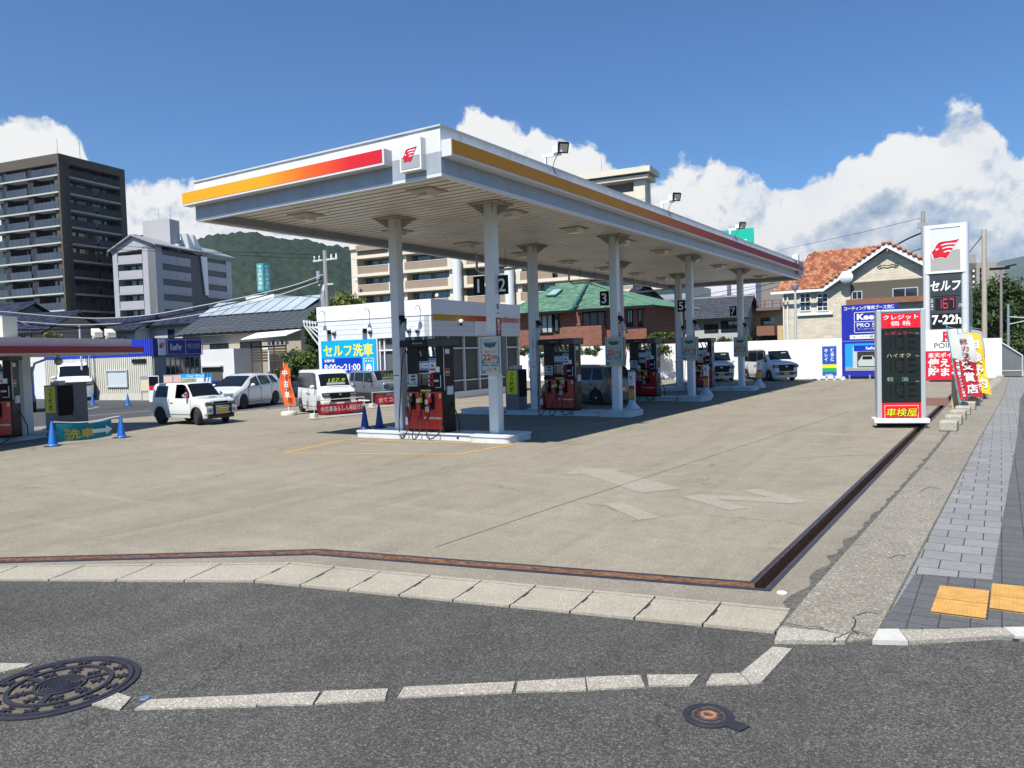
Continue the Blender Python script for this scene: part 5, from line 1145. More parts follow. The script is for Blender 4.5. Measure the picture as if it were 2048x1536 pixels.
gable_house('pale house with a blue-black tiled roof under the dark tower, left part', 268, 660, 78, 8, 100, 2.6, 1.35, M_hw, M_tile, wins=((145,175,690,672,2),(205,232,690,672,2)))
gable_house('pale house with a blue-black tiled roof and small gable, right of its twin', 392, 646, 74, 4, 262, 2.4, 1.15, M_hw, M_tile, wins=((318,330,676,655,1),))
gable_house('dark tiled house roof at the far left above the small canopy', 84, 664, 66, 14, -120, 3.4, 1.6, mat('house_wall_dark', (0.13,0.12,0.11), .8), M_tile, wins=((2,20,682,664,2),(24,38,682,664,1)))
gable_house('low ridge of dark tiles at the far left edge behind the wires', 20, 632, 76, 14, -60, 2.4, 1.2, mat('house_wall_dark', (0.13,0.12,0.11), .8), M_tile)
o, P, X, Y, L, ze, sl, E0 = gable_house('long dark slate roofed house with a row of roof glazing panels', 601, 656, 60, 3, 347, 4.6, 2.5, M_hb, [mat('slate', (0.055,0.065,0.075), .6, var=.2, vs=3)], cw=.9, name='slate_house', wins=((400,436,709,679,2),(459,499,705,678,2)))
u0 = run(E0+sl*.6, X, 398); u1 = run(E0+sl*.6, X, 612)
for k in range(9):
    a, e = u0+(u1-u0)*k/9, u0+(u1-u0)*(k+1)/9-.12; n_ = X.cross(sl).normalized()
    q = [E0+X*a+sl*.60+n_*.12, E0+X*e+sl*.60+n_*.12, E0+X*(e+.45)+sl*1.02+n_*.30, E0+X*(a+.45)+sl*1.02+n_*.30]
    pa = MB().prism([tuple(v) for v in q], n_*.05).build('roof_panel', mat('roof_panel_glass', (0.36,0.42,0.44), .15, spec=.8, var=.12, vs=.5), o, world=True)
# balcony of that house: white awning, laundry, dark slats
F = (P-X*L+Y*.5-Y*1.6, X, Z3, -Y); q0 = P-Y*1.6; uu = lambda px: run(q0,-X,347)-run(q0,-X,px)
F = (q0-X*run(q0,-X,347), X, Z3, -Y)
b = MB(); za, zb_ = zof(q0, 676), zof(q0, 663); a = F[0]+X*uu(497); e = F[0]+X*uu(588)
b.prism([tuple(a+Z3*za-Y*.5), tuple(e+Z3*(za+.15)-Y*.5), tuple(e+Z3*(zb_+.1)+Y*1.0), tuple(a+Z3*zb_+Y*1.0)], Z3*.06); b.build('awning', M_wht2, o, world=True)
b = MB()
z = zof(q0, 722)
while z < zof(q0, 690): rect(F, uu(505), uu(575), z, z+.13, -.02, .02, b); z += .21
b.build('slat_screen', M_wood, o, world=True)
b = MB()
for px in (505, 525, 550, 574): rect(F, uu(px), uu(px)+.08, 0, zof(q0,680), -.06, -.02, b)
b.build('balcony_post', M_wood, o, world=True)
for k, (px, m_) in enumerate(((530,M_wht2),(538,mat('cloth_blue', (.2,.28,.5), .8)),(547,M_wht2),(556,M_gry),(566,M_wht2))):
    rect(F, uu(px), uu(px)+.28, zof(q0,690)+.05, zof(q0,682)+.1, -.5, -.46).build('laundry', m_, o, world=True)

# ---- brick house with a green hipped roof
X, Y = axes(0); Pe = base(1010, 752); D_ = 58
M_gr = [mat('green_tile', (0.095,0.20,0.13), .6, var=.18, vs=1.5), mat('green_tile2', (0.125,0.235,0.145), .6, var=.18, vs=1.5), mat('green_tile3', (0.075,0.165,0.11), .6)]
M_brick = paver_mat('brick_red', (0.25,0.10,0.068), .35, .12, .5, .15, .01, (0.12,0.09,0.08), .15)
nt = M_brick.node_tree; 
mp = nt.nodes.new('ShaderNodeMapping'); mp.inputs['Rotation'].default_value = (R(90),0,0)
for nd in nt.nodes:
    if nd.type == 'TEX_BRICK': brn = nd
for nd in nt.nodes:
    if nd.type == 'TEX_COORD': tcn_ = nd
nt.links.new(tcn_.outputs['Object'], mp.inputs[0]); nt.links.new(mp.outputs[0], brn.inputs['Vector'])
Pg, ze = ground0(1143, 620, D_)          # right end of the main eave (front)
gh = thing('brick_house', 'red brick house with a green hipped roof and skylight behind the pumps', 'house', Pg)
Lm = run(Pg+Z3*ze, -X, 1005)
rd = 5.2; q = Pg+Y*rd-X*0; zr = zof(q, 562)
# main front slope: eave from 1005 to 1143, ridge ends over 1177
E0 = Pg-X*Lm+Z3*ze; top_r = Vector((0,0,0)); tr = run(Pg+Y*rd+Z3*zr, X, 1177); sl = Y*rd+Z3*(zr-ze)
Wt = Lm+tr
def clipm(u, v): x = u*Wt; return x < Lm + tr*v and x > v*2.0
Wt = Lm+max(0, tr)
tileroof('main_roof', E0, X, sl, Wt, sl.length, .42, .30, M_gr, gh, clipm, amp=.012, seg=2, step=.03)
# the right hip: lower front slope, set forward from the valley
P2, ze2 = ground0(1152, 619, D_-.5); 
apx = Pg+X*tr+Y*rd+Z3*zr
E2 = Vector((P2.x, P2.y, ze2)); W2 = run(E2, X, 1306); sl2 = Vector((0, apx.y-P2.y, apx.z-ze2-.1)); ax_ = apx.x-P2.x; of_ = min(0, ax_)
tileroof('hip_roof', E2+X*of_, X, sl2, W2-of_, sl2.length, .42, .30, M_gr, gh, lambda u, v: (u*(W2-of_)+of_ > ax_*v) and (u*(W2-of_)+of_ < W2-(W2-ax_)*v), amp=.012, seg=2, step=.03)
e_r = E2+X*W2; bk = Vector((0,1,0))*(apx.y-P2.y)*2
MB().poly([tuple(e_r), tuple(e_r+bk), tuple(apx)]).poly([tuple(e_r+bk), tuple(E0+bk), tuple(E0+sl+X*2), tuple(apx)]).poly([tuple(E0), tuple(E0+bk), tuple(E0+sl+X*2)]).build('rear_roof', M_gr[0], gh, world=True)
ridge(gh, Vector((Pg.x, Pg.y, ze)), apx, .13, mat('green_trim', (0.03,0.13,0.11), .5)); ridge(gh, E0+sl+X*2, apx, .1, M_gr[0]); ridge(gh, apx, e_r, .1, M_gr[0]); ridge(gh, E2, apx-Z3*.05, .09, M_blk2)
b = MB(); rect((E0, X, Z3, -Y), 0, Lm, -.2, -.01, -.15, .05, b); rect((E2, X, Z3, -Y), 0, W2, -.2, -.01, -.15, .05, b); b.build('gutter', M_blk2, gh, world=True)
Pb = Pg+Y*.7; zlw = 0
block(gh, Pb+X*.6, X, Y, Lm-.3, 9, 0, ze-.02, M_brick, 'wall'); Wx = P2+X*W2-X*.9+Y*.9
block(gh, Wx, X, Y, W2-1.2, 8, 0, ze2-.02, M_brick, 'side_wall')
Fb = (Pb-X*Lm, X, Z3, -Y); ug = lambda px: run(Fb[0], X, px)
window(gh, Fb, ug(1076), ug(1110), zof(Pb,664), zof(Pb,625), .0, 3, 1, M_blk2, mat('curtain_white', (0.35,0.38,0.38), .7, var=.3, vs=4, stretch=(6,6,.3)), .08, .12)
window(gh, Fb, ug(1111), ug(1122), zof(Pb,662), zof(Pb,625), .0, 1, 1, M_blk2, M_dgl, .08, .12)
Fw = (Vector((P2.x, P2.y, 0))+Y*.9, X, Z3, -Y); uh = lambda px: run(Fw[0], X, px)
b = MB(); rect(Fw, uh(1137), uh(1216), 0, zof(Fw[0],653), -.1, .9, b); b.build('balcony_wall', M_brick, gh, world=True)
window(gh, Fw, uh(1168), uh(1214), zof(Fw[0],653), zof(Fw[0],625), .0, 3, 1, M_blk2, mat('curtain_grey', (0.16,0.17,0.17), .7, var=.3, vs=4, stretch=(6,6,.3)), .07, .08)
b = MB(); rect(Fw, uh(1137), uh(1216), zof(Fw[0],653)+.02, zof(Fw[0],653)+.08, .78, .84, b); rect(Fw, uh(1137), uh(1216), zof(Fw[0],653)+.3, zof(Fw[0],653)+.34, .78, .84, b); b.build('balcony_rail', M_blk2, gh, world=True)
for a, e in ((1257,1269),(1279,1288)): window(gh, Fw, uh(a), uh(e), zof(Fw[0],658), zof(Fw[0],625), .0, 2, 1, M_blk2, M_dgl, .06, .08)
rect(Fb, ug(1095), ug(1205), 0, zof(Pb,684), .9, .95).build('lower_canopy', M_wood, gh, world=True)
nn = X.cross(sl).normalized(); qa = E0+X*run(E0+sl*.5,X,1092)+sl*.50
q = [qa+nn*.1, qa+X*.95+nn*.1, qa+X*.95+sl*.22+X*.05+nn*.1, qa+sl*.22+X*.05+nn*.1]; sk = MB().prism([tuple(v) for v in q], nn*.1).build('skylight', mat('green_trim', (0.03,0.13,0.11), .5), gh, world=True)
q = [v+nn*.102 for v in (q[0]+X*.08+sl*.015, q[1]-X*.08+sl*.015, q[2]-X*.08-sl*.015, q[3]+X*.08-sl*.015)]; MB().prism([tuple(v) for v in q], nn*.02).build('pane', mat('skylight_glass', (0.3,0.42,0.45), .1, spec=.9), sk)

# ---- grey tiled houses and beige house further right
gable_house('grey tiled two storey house right of the green roofed house', 1494, 634, 66, 3, 1285, 3.0, 1.9, M_hw, M_tileg, wins=((1296,1326,660,640,2),(1392,1420,662,645,2),(1425,1462,662,640,3)))
gable_house('small dark tiled gable peeping over the green roof', 1258, 600, 76, -30, 1235, 2.2, 1.6, M_wood, M_tile)
X, Y = axes(2); P, zt = ground0(1565, 612, 70); yh = thing('yellow_house', 'tan building with an outside stair and roof terrace rail', 'house', P); L1 = run(P, -X, 1490)
block(yh, P, X, Y, L1, 8, 0, zof(P, 616), mat('tan_wall', (0.55,0.40,0.20), .8, var=.05, vs=.6), 'wall'); Fy = (P-X*L1, X, Z3, -Y); uy = lambda px: run(Fy[0], X, px)
rect(Fy, -.3, L1, zof(P,620), zof(P,614), -8, .9).build('terrace_slab', mat('slab_brown', (0.16,0.12,0.11), .8), yh, world=True)
rect(Fy, uy(1523), uy(1552), zof(P,650), zof(P,634), 0, .04).build('window', M_dgl, yh, world=True); rect(Fy, uy(1521), uy(1556), zof(P,670), zof(P,651), 0, 1.2).build('landing', mat('landing_brown', (0.22,0.10,0.06), .7), yh, world=True)
rect(Fy, uy(1508), uy(1556), 0, zof(P,671), -.02, .02).build('under_landing_shade', mat('landing_shade', (0.05,0.045,0.04), .9), yh, world=True)  # dark sheet painted in for the shade below the landing
b = MB(); A = Fy[0]-Y*1.0
for px in (1495,1499,1503,1507,1511,1515,1519):
    t = (px-1495)/24; q = A+X*uy(px); z = zof(q, 688-34*t); b.cyl(tuple(q+Z3*(z-1.0)), tuple(q+Z3*z), .03, .03, 5)
q0, q1 = A+X*uy(1492), A+X*uy(1521); b.tube([q0+Z3*zof(q0,692), q1+Z3*zof(q1,652)], .04, 5); b.tube([q0+Z3*(zof(q0,692)-1), q1+Z3*(zof(q1,652)-1)], .09, 5); b.build('stair_rail', mat('rail_brown', (0.13,0.07,0.05), .6), yh, world=True)
b = MB(); z0, z1 = zof(P,614), zof(P,600)
for k in range(6): q = Fy[0]+X*L1*k/5-Y*.8; b.cyl(tuple(q+Z3*z0), tuple(q+Z3*z1), .04, .04, 5)
for z in (z1, (z0+z1)/2): b.tube([Fy[0]-Y*.8+Z3*z, Fy[0]-Y*.8+X*L1+Z3*z], .035, 5)
b.build('terrace_rail', mat('rail_brown', (0.13,0.07,0.05), .6), yh, world=True)
P, zt = ground0(1511, 565, 100); wf_ = thing('white_factory', 'large plain white building with a dark downpipe behind the grey roofs', 'building', P); X, Y = axes(2)
block(wf_, P, X, Y, run(P, -X, 1385), 15, 0, zof(P, 558), mat('factory_white', (0.62,0.60,0.66), .7), 'wall'); rect((P-X*run(P,-X,1458), X, Z3, -Y), 0, .45, 2, zof(P,560), 0, .3).build('downpipe', mat('pipe_violet', (0.12,0.12,0.2), .6), wf_, world=True)
block(wf_, P+X*6+Y*3, X, Y, 6.5, 12, 0, zof(P, 562), mat('factory_grey', (0.22,0.20,0.19), .8), 'grey_wall'); block(wf_, P+X*5+Y*2.8, X, Y, 1.5, 1, zof(P,603), zof(P,566), mat('factory_glass', (0.25,0.4,0.55), .2), 'stair_window')
P, zt = ground0(1330, 575, 90); bd = thing('beige_building', 'pale beige building glimpsed under the far end of the canopy', 'building', P)
block(bd, P+X*3, X, Y, 9, 8, 0, zof(P, 573), M_be, 'wall'); rect((P-X*2, X, Z3, -Y), 0, 5, zof(P,600), zof(P,590), 0, .6).build('balcony', M_gry, bd, world=True)
rect((P-X*2, X, Z3, -Y), .5, 4.6, zof(P,589), zof(P,578), 0, .05).build('window', M_dgl, bd, world=True)

# ---- house with orange roman tiles
X, Y = axes(-3); Pc, ze = ground0(1650, 574, 56)
oh = thing('orange_roof_house', 'cream stone-clad house with an orange tiled roof and a wooden balcony', 'house', Pc)
M_or = [mat('roman1', (0.33,0.115,0.055), .8), mat('roman2', (0.42,0.18,0.09), .8), mat('roman3', (0.25,0.08,0.045), .8), mat('roman4', (0.44,0.22,0.12), .8)]
M_stone = paver_mat('stone_cream', (0.62,0.56,0.43), .55, .15, .5, .10, .006, (0.42,0.37,0.28), .15)
nt = M_stone.node_tree; mp = nt.nodes.new('ShaderNodeMapping'); mp.inputs['Rotation'].default_value = (R(90),0,0)
brn = [n_ for n_ in nt.nodes if n_.type == 'TEX_BRICK'][0]; tcn_ = [n_ for n_ in nt.nodes if n_.type == 'TEX_COORD'][0]
nt.links.new(tcn_.outputs['Object'], mp.inputs[0]); nt.links.new(mp.outputs[0], brn.inputs['Vector'])
Pw_ = base(1572, 757); Pw_ = Pw_+Y*1.6
Fh = (Vector((Pc.x, Pc.y, 0))+Y*.5, X, Z3, -Y); O = Fh[0]-X*run(Fh[0], -X, 1570); Fh = (O, X, Z3, -Y); uo = lambda px: run(O, X, px)
Lh = uo(1900); zap = zof(O+X*uo(1778), 487); zel = zof(O+X*uo(1650), 576)
# main wall with gable
ga_, gb_ = uo(1650), uo(1778); hw_ = gb_-ga_
pts = [O, O+X*(gb_+hw_), O+X*(gb_+hw_)+Z3*(zel-.1), O+X*gb_+Z3*(zap-.35), O+X*ga_+Z3*(zel-.15), O+Z3*(zel-.15)]
MB().prism([tuple(p) for p in pts], Y*.3).build('front_wall', M_stone, oh, world=True)
block(oh, O+X*(gb_+hw_)+Y*.31, X, Y, gb_+hw_, 9, 0, zel-.3, M_stone, 'wall')
# left wing roof (slope faces the front)
rl = Y*4.0; zrg = zof(O+Y*4.0+X*uo(1600), 503); E0 = O-X*.7-Y*.4+Z3*(zel-.05); sl = Y*4.4+Z3*(zrg-zel)
tileroof('wing_roof', E0, X, sl, gb_+.7, sl.length, .28, .32, M_or, oh, lambda u, v: u*(gb_+.7) < ga_+.9+(hw_)*v*1.05 and u*(gb_+.7) > v*1.6, amp=.10, seg=6, step=.04)
# front gable roofs
nrm_r = Vector((0,0,0)); G0 = O-Y*.42
for s, nm in ((-1, 'gable_roof'), (1, 'gable_roof')):
    lo = G0+X*(gb_+s*(hw_+.1))+Z3*(zel-.05); up_ = (X*(-s)*(hw_+.1)+Z3*(zap-zel+.05))
    if s < 0: tileroof(nm, lo+Y*8, -Y, up_, 8, up_.length, .28, .32, M_or, oh, amp=.08, seg=6, step=.04)
    else: tileroof(nm, lo, Y, up_, 8, up_.length, .28, .32, M_or, oh, amp=.08, seg=6, step=.04)
    # white bargeboard
    n_ = up_.cross(Y).normalized()
    MB().prism([tuple(lo-Z3*.30), tuple(lo-Z3*.02), tuple(lo+up_-Z3*.02), tuple(lo+up_-Z3*.30)], Y*-.06).build('bargeboard', M_wht2, oh, world=True)
    b = MB()
    for k in range(14): q = lo+up_*((k+.5)/14)+Z3*.1; b.ball(tuple(q), (.16,.2,.12), 8, 5)
    b.build('verge_tiles', M_or[1], oh, world=True)
MB().prism([tuple(O-X*.7-Y*.6+Z3*(zel-.25)), tuple(O+X*ga_-Y*.6+Z3*(zel-.25)), tuple(O+X*ga_-Y*.6+Z3*(zel-.08)), tuple(O-X*.7-Y*.6+Z3*(zel-.08))], Y*-.1).build('gutter', M_wht2, oh, world=True)
for a, e in ((1602,1624),(1636,1659)):
    wn = window(oh, Fh, uo(a), uo(e), zof(O+X*uo(a), 623), zof(O+X*uo(a), 587), .0, 2, 4, M_wht2, M_dgl, .06, .06)
rect(Fh, uo(1597), uo(1668), zof(O+X*uo(1600), 632), zof(O+X*uo(1600), 627), 0, .14).build('sill', M_wht2, oh, world=True)
rect(Fh, uo(1703), Lh, zof(O+X*uo(1703),600), zof(O+X*uo(1703),566), .0, .03).build('recess_shade_panel', mat('recess_shade', (0.10,0.09,0.07), .9), oh, world=True)  # flush panel, coloured dark to stand for the shadow inside the balcony
window(oh, Fh, uo(1706), uo(1727), zof(O+X*uo(1703),600), zof(O+X*uo(1703),583), .03, 2, 1, M_lgry, M_dgl); window(oh, Fh, uo(1787), uo(1838), zof(O+X*uo(1787),600), zof(O+X*uo(1787),577), .03, 2, 1, M_lgry, M_dgl)
rect(Fh, uo(1697), Lh, zof(O+X*uo(1700),611), zof(O+X*uo(1700),600), .0, .5).build('balcony_boards', mat('balcony_wood', (0.24,0.11,0.06), .6, var=.15, vs=3), oh, world=True)
MB().lathe([(.42,.12),(.3,.02),(.03,-.06)], tuple(O+X*uo(1699)-Y*.7+Z3*zof(O+X*uo(1699)-Y*.7, 554)), 20, 'y').build('dish', M_wht2, oh, world=True, smooth=True)
b = MB(); q = O-Y*.1+X*.15
for px in (1570, 1578): q = O+X*uo(px)-Y*.08; b.cyl(tuple(q+Z3*1), tuple(q+Z3*(zel-.3)), .05, .05, 8)
b.build('downpipe', M_wht2, oh, world=True)
b = MB()
for s in (-1, 1):
    c = O+X*gb_-Y*.1+Z3*(zap-1.45); b.tube([c, c+X*s*.25+Z3*.08, c+X*s*.5-Z3*.02, c+X*s*.62+Z3*.10, c+X*s*.48+Z3*.16, c+X*s*.42+Z3*.05], .03, 5)
b.build('iron_scroll', M_blk2, oh, world=True)

# ---- far right tower, green roof sign
X, Y = axes(8); P, zt = ground0(1993, 522, 170); rt = thing('far_tower', 'grey apartment tower with square windows beyond the pole sign', 'apartment tower', P)
L1 = run(P, -X, 1900); block(rt, P, X, Y, L1, 9, 0, zof(P, 523), mat('tower_taupe', (0.30,0.275,0.245), .8, var=.04, vs=.3), 'wall'); block(rt, P-X*L1*.42, X, Y, L1*.3, 6, 0, zof(P, 505), mat('tower_taupe', (0.3,0.275,0.245), .8), 'lift_tower')
Fq = (P-X*L1, X, Z3, -Y); uq = lambda px: run(Fq[0], X, px)
for k in range(14):
    y_ = 535+11.2*k; z = zof(P, y_+4)
    for px in (1948,):
        w_ = rect(Fq, uq(px-3.5), uq(px+3.5), z-.45, z+.45, 0, .03).build('window', M_blk2, rt, world=True); rect(Fq, uq(px-1.8), uq(px+1.8), z-.2, z+.25, .03, .05).build('pane', M_wht2, w_)
    for px in (1962, 1970): rect(Fq, uq(px-2), uq(px+1.5), z-.4, z+.5, 0, .03).build('window', M_blk2, rt, world=True)
    rect((P, Y, Z3, X), 0, 9, z-.5, z+.6, 0, 1.2).build('balcony', mat('tower_taupe', (0.3,0.275,0.245), .8), rt, world=True)
P, zt = ground0(1507, 458, 120); X, Y = axes(5); gs = thing('roof_sign', 'bright green roof billboard with white writing behind the canopy edge', 'sign', P); L1 = run(P, -X, 1435)
rect((P-X*L1, X, Z3, -Y), 0, L1, 0.5, zof(P, 455), -.3, 0).build('board', mat('billboard_green', (0.0,0.42,0.30), .5), gs, world=True)
rect((P-X*L1, X, Z3, -Y), run(P-X*L1,X,1480), run(P-X*L1,X,1498), zof(P,486), zof(P,477), 0, .02).build('white_mark', M_wtx, gs, world=True)
b = MB()
for k in range(4): z = zof(P, 453+5*k); b.tube([P+Z3*z, P+X*1.8+Z3*z], .05, 4)
b.build('frame_bars', M_lgry, gs, world=True)
# ---- white fence walls round the station
M_fence = mat('fence_white', (0.78,0.79,0.79), .6, var=.02, vs=.6)
X, Y = axes(0)
fa_ = base(2003, 757); yl = fa_.y
def wall(label, pxa, pxb, ya, top_py, name='white_wall', th=.15):
    A = Vector((0, ya, 0)); a = run(A, X, pxa); e = run(A, X, pxb); A0 = A+X*a
    o = tag(rect((A0, X, Z3, -Y), 0, e-a, 0, zof(A0+X*(e-a)*.5, top_py), -th, 0).build(name, M_fence), label, 'wall'); return o, A0, e-a
w1, A0, LW = wall('long white boundary wall behind the pumps and the parked white cars', 990, 1778, 50.2, 688)
w2, A1, LW2 = wall('short plain white wall at the right end of the station', 1886, 2004, 49.6, 677.5)
w3, A2, LW3 = wall('low white boundary wall behind the tall pole sign', 1790, 1884, 50.1, 676)
# grey metal hatch box at the right wall end
gp_ = base(2013, 752); o = thing('metal_box', 'grey metal box with a sloping top beside the right end wall', 'box', (gp_.x, gp_.y, 0))
MB().prism([(-.35,-.3,0),(.75,-.3,0),(.75,-.3,1.15),(-.35,-.3,2.0)], (0,.8,0)).build('body', mat('hatch_grey', (0.17,0.18,0.185), .5, .2, var=.1, vs=3), o)
b = MB(); b.tube([(-.35,-.33,2.0),(.75,-.33,1.15),(.75,-.33,0)], .05, 6).box(-.3,.7,-.33,-.31,.28,.34); b.build('frame', M_lgry, o)
# ------------------------------------------------------------------ vehicles
def interp(tab, x):
    if x <= tab[0][0]: return tab[0][1]
    for (a, b), (c, d) in zip(tab, tab[1:]):
        if x <= c: return b+(d-b)*(x-a)/(c-a)
    return tab[-1][1]
M_tyre = mat('tyre', (0.018,0.018,0.018), .85); M_rim = mat('alloy', (0.45,0.46,0.48), .35, .25); M_rimb = mat('alloy_dark', (0.10,0.10,0.11), .35, .3)
M_cgl = mat('car_glass', (0.008,0.011,0.014), .08, spec=.30, coat=.0); M_head = mat('headlamp', (0.20,0.22,0.25), .10, .3, coat=1); M_plate = mat('plate_yellow', (0.78,0.45,0.02), .5); M_platew = mat('plate_white', (0.7,0.7,0.68), .5)
M_trim = mat('car_trim', (0.02,0.02,0.022), .5); M_chr = mat('chrome', (0.6,0.6,0.62), .15, .9); M_tail = mat('tail_lamp', (0.35,0.01,0.01), .2, coat=1)
def paint(nm, c, metal=0.0): return mat(nm, c, .35 if metal else .3, metal, coat=.8, spec=.5)
P_w = paint('car_white', (0.70,0.71,0.71)); P_pw = paint('car_pearl', (0.58,0.60,0.60)); P_si = paint('car_silver', (0.20,0.22,0.25), .5); P_ol = paint('car_olive', (0.105,0.108,0.10), .2); P_dk = paint('car_dark', (0.012,0.014,0.022))
def car(name, label, loc, rz, s, pm, group=None, scale=1.0, dirty=False):
    o = thing(name, label, 'car', loc, rz, group); k = scale
    L, Wd, H = s['L'], s['W'], s['H']; hw0 = Wd/2; gc = s.get('gc', .20); wr = s['wr']; Ra = wr+.045
    fx, rx = s['fx'], s['rx']; top, belt = s['top'], s['belt']; wro = s['wroof']
    def arch(x):
        z = gc
        for c in (fx, rx):
            d = abs(x-c)
            if d < Ra: z = max(z, wr+math.sqrt(Ra*Ra-d*d)*.98)
        return z
    def sec(x):
        t_ = interp(top, x); b_ = min(interp(belt, x), t_-.045); e = min(x+L/2, L/2-x); rr_ = s.get('rnd', .30)
        hw = hw0*(1-(.13*(1-max(0,e)/rr_)**2 if e < rr_ else 0)); g = max(0, min(1, (t_-b_)/.45)); w_ = hw*(.955*(1-g)) + wro*g*(hw/hw0)
        a = arch(x); bt = gc if a <= gc else a; m = max(gc+.30, a+.02)
        return [(0, bt), (hw*.94, bt), (hw*.985, max(bt, gc+.10)), (hw, max(m, gc+.36)), (hw*.99, max(m+.01, b_-.10)), (hw*.975, max(b_, m+.02)), (w_, t_-.065*(.4+.6*g)), (w_-.05, t_-.018), (w_*.5, t_), (0, t_+.004)]
    xs = set([-L/2, -L/2+.03, L/2-.03, L/2])
    for i in range(49): xs.add(round(-L/2+L*i/48, 4))
    for c in (fx, rx):
        for f in (1.0, .97, .9, .75, .5, .25, 0): xs.add(round(c+Ra*f, 4)); xs.add(round(c-Ra*f, 4))
    for a, _ in top: xs.add(round(a, 4))
    xs = sorted(x for x in xs if -L/2 <= x <= L/2)
    b = MB(); rings = []
    for x in xs:
        q = sec(x); sc_ = .965 if x in (xs[0], xs[-1]) else 1
        rings.append([(x, -y*sc_, gc+(z-gc)*(1 if sc_ == 1 else .985)) for y, z in q] + [(x, y*sc_, gc+(z-gc)*(1 if sc_ == 1 else .985)) for y, z in q[::-1]])
    n_ = len(rings[0]); op = s.get('open')
    for i in range(len(rings)-1):
        for j in range(n_):
            j2 = (j+1) % n_
            if op and j == 5 and op[0] < (xs[i]+xs[i+1])/2 < op[1]: continue
            b.mi = 1 if j in (0, 1, n_-2, n_-3, n_-1) and (j in (0, n_-2, n_-1)) else 0
            if s.get('clad') and j in (1, 2, n_-3, n_-4): b.mi = 1
            b.add([rings[i][j], rings[i][j2], rings[i+1][j2], rings[i+1][j]], [(0,3,2,1)])
    b.mi = 0
    b.add(rings[0], [tuple(range(n_))]); b.add(rings[-1], [tuple(range(n_-1, -1, -1))])
    # merge doubles by building once through bmesh
    import bmesh
    body = b.build('body', [pm, M_trim], o); bm = bmesh.new(); bm.from_mesh(body.data); bmesh.ops.remove_doubles(bm, verts=bm.verts, dist=.0005); bmesh.ops.recalc_face_normals(bm, faces=bm.faces); bm.to_mesh(body.data); bm.free()
    for p in body.data.polygons: p.use_smooth = True
    body.data.set_sharp_from_angle(angle=R(35))
    def S(x, v, side):
        q = sec(x); y = q[5][0]*(1-v)+q[6][0]*v; z = q[5][1]*(1-v)+q[6][1]*v; return Vector((x, side*(y+.007), z))
    for (b0, b1, t0, t1) in s['glass']:
        for side in (-1, 1):
            if op and side == -1 and abs(b0-op[0]) < .12: continue
            g = MB(); rows = []
            for i in range(7):
                v = .07+.84*i/6; rows.append([S(b0+(t0-b0)*v+((b1+(t1-b1)*v)-(b0+(t0-b0)*v))*j/6, v, side) for j in range(7)])
            g.loft(rows, close=False); g.build('side_window', M_cgl, o, smooth='all')
    for nm, (xa, xb), cf in (('windscreen', s['ws'], 1), ('rear_window', s['rw'], -1)):
        g = MB(); rows = []
        for i in range(7):
            x = xa+(xb-xa)*i/6; q = sec(x); w_ = q[7][0]-.0; rows.append([Vector((x+.006*cf, w_*(2*j/6-1), (q[7][1] if abs(2*j/6-1) > .75 else q[9][1])+.008)) for j in range(7)])
        g.loft(rows, close=False); g.build(nm, M_cgl, o, smooth='all')
    # wheels
    for x in (fx, rx):
        for side in (-1, 1):
            W_ = s.get('tw', .165)
            y = side*(hw0-.012-W_/2); st_ = s.get('steer', 0) if x == fx else 0
            wt = bpy.data.objects.new('wheel', None); COL.objects.link(wt); wt.parent = o; wt.location = (x, y, wr); wt.rotation_euler = (0, 0, R(st_))
            MB().lathe([(wr*.66,-W_/2),(wr*.9,-W_/2),(wr*.985,-W_/2+.02),(wr,-W_*.25),(wr,W_*.25),(wr*.985,W_/2-.02),(wr*.9,W_/2),(wr*.66,W_/2)], n=26, ax='y').build('tyre', M_tyre, wt, smooth=True)
            r_ = MB().lathe([(wr*.66,-W_/2*.9),(wr*.64,W_/2*.8),(wr*.66,W_/2*.9)], n=24, ax='y')
            fy = side*W_*.42; ns = s.get('spokes', 5)
            for q in range(ns):
                a = 2*math.pi*q/ns; c_, s_ = math.cos(a), math.sin(a); w2 = wr*.62*(.23 if ns <= 5 else .12); r1 = wr*.66
                pts = [(-s_*w2+c_*.04, c_*w2+s_*.04), (s_*w2+c_*.04, -c_*w2+s_*.04), (c_*r1+s_*w2*.6, s_*r1-c_*w2*.6), (c_*r1-s_*w2*.6, s_*r1+c_*w2*.6)]
                r_.prism([(u, fy-.01, v) for u, v in pts], (0, .02, 0))
            r_.lathe([(.05,fy-.015),(.05,fy+.015)], n=12, ax='y'); r_.build('rim', M_rimb if s.get('darkrim') else M_rim, wt)
            MB().lathe([(wr*.63,-.01),(wr*.63,.01)], (0, side*W_*.15, 0), 20, 'y').build('hub', M_blk2, wt)
    # details given as rectangles: side lines, front and rear pieces
    FF = (Vector((L/2, 0, 0)), Vector((0,1,0)), Z3, Vector((1,0,0))); RF = (Vector((-L/2, 0, 0)), Vector((0,-1,0)), Z3, Vector((-1,0,0)))
    for (nm, u0, u1, v0, v1, d0, d1, m_) in s.get('front', []): rect(FF, u0, u1, v0, v1, d0, d1).build(nm, m_, o, bevel=.01)
    for (nm, u0, u1, v0, v1, d0, d1, m_) in s.get('rear', []): rect(RF, u0, u1, v0, v1, d0, d1).build(nm, m_, o, bevel=.01)
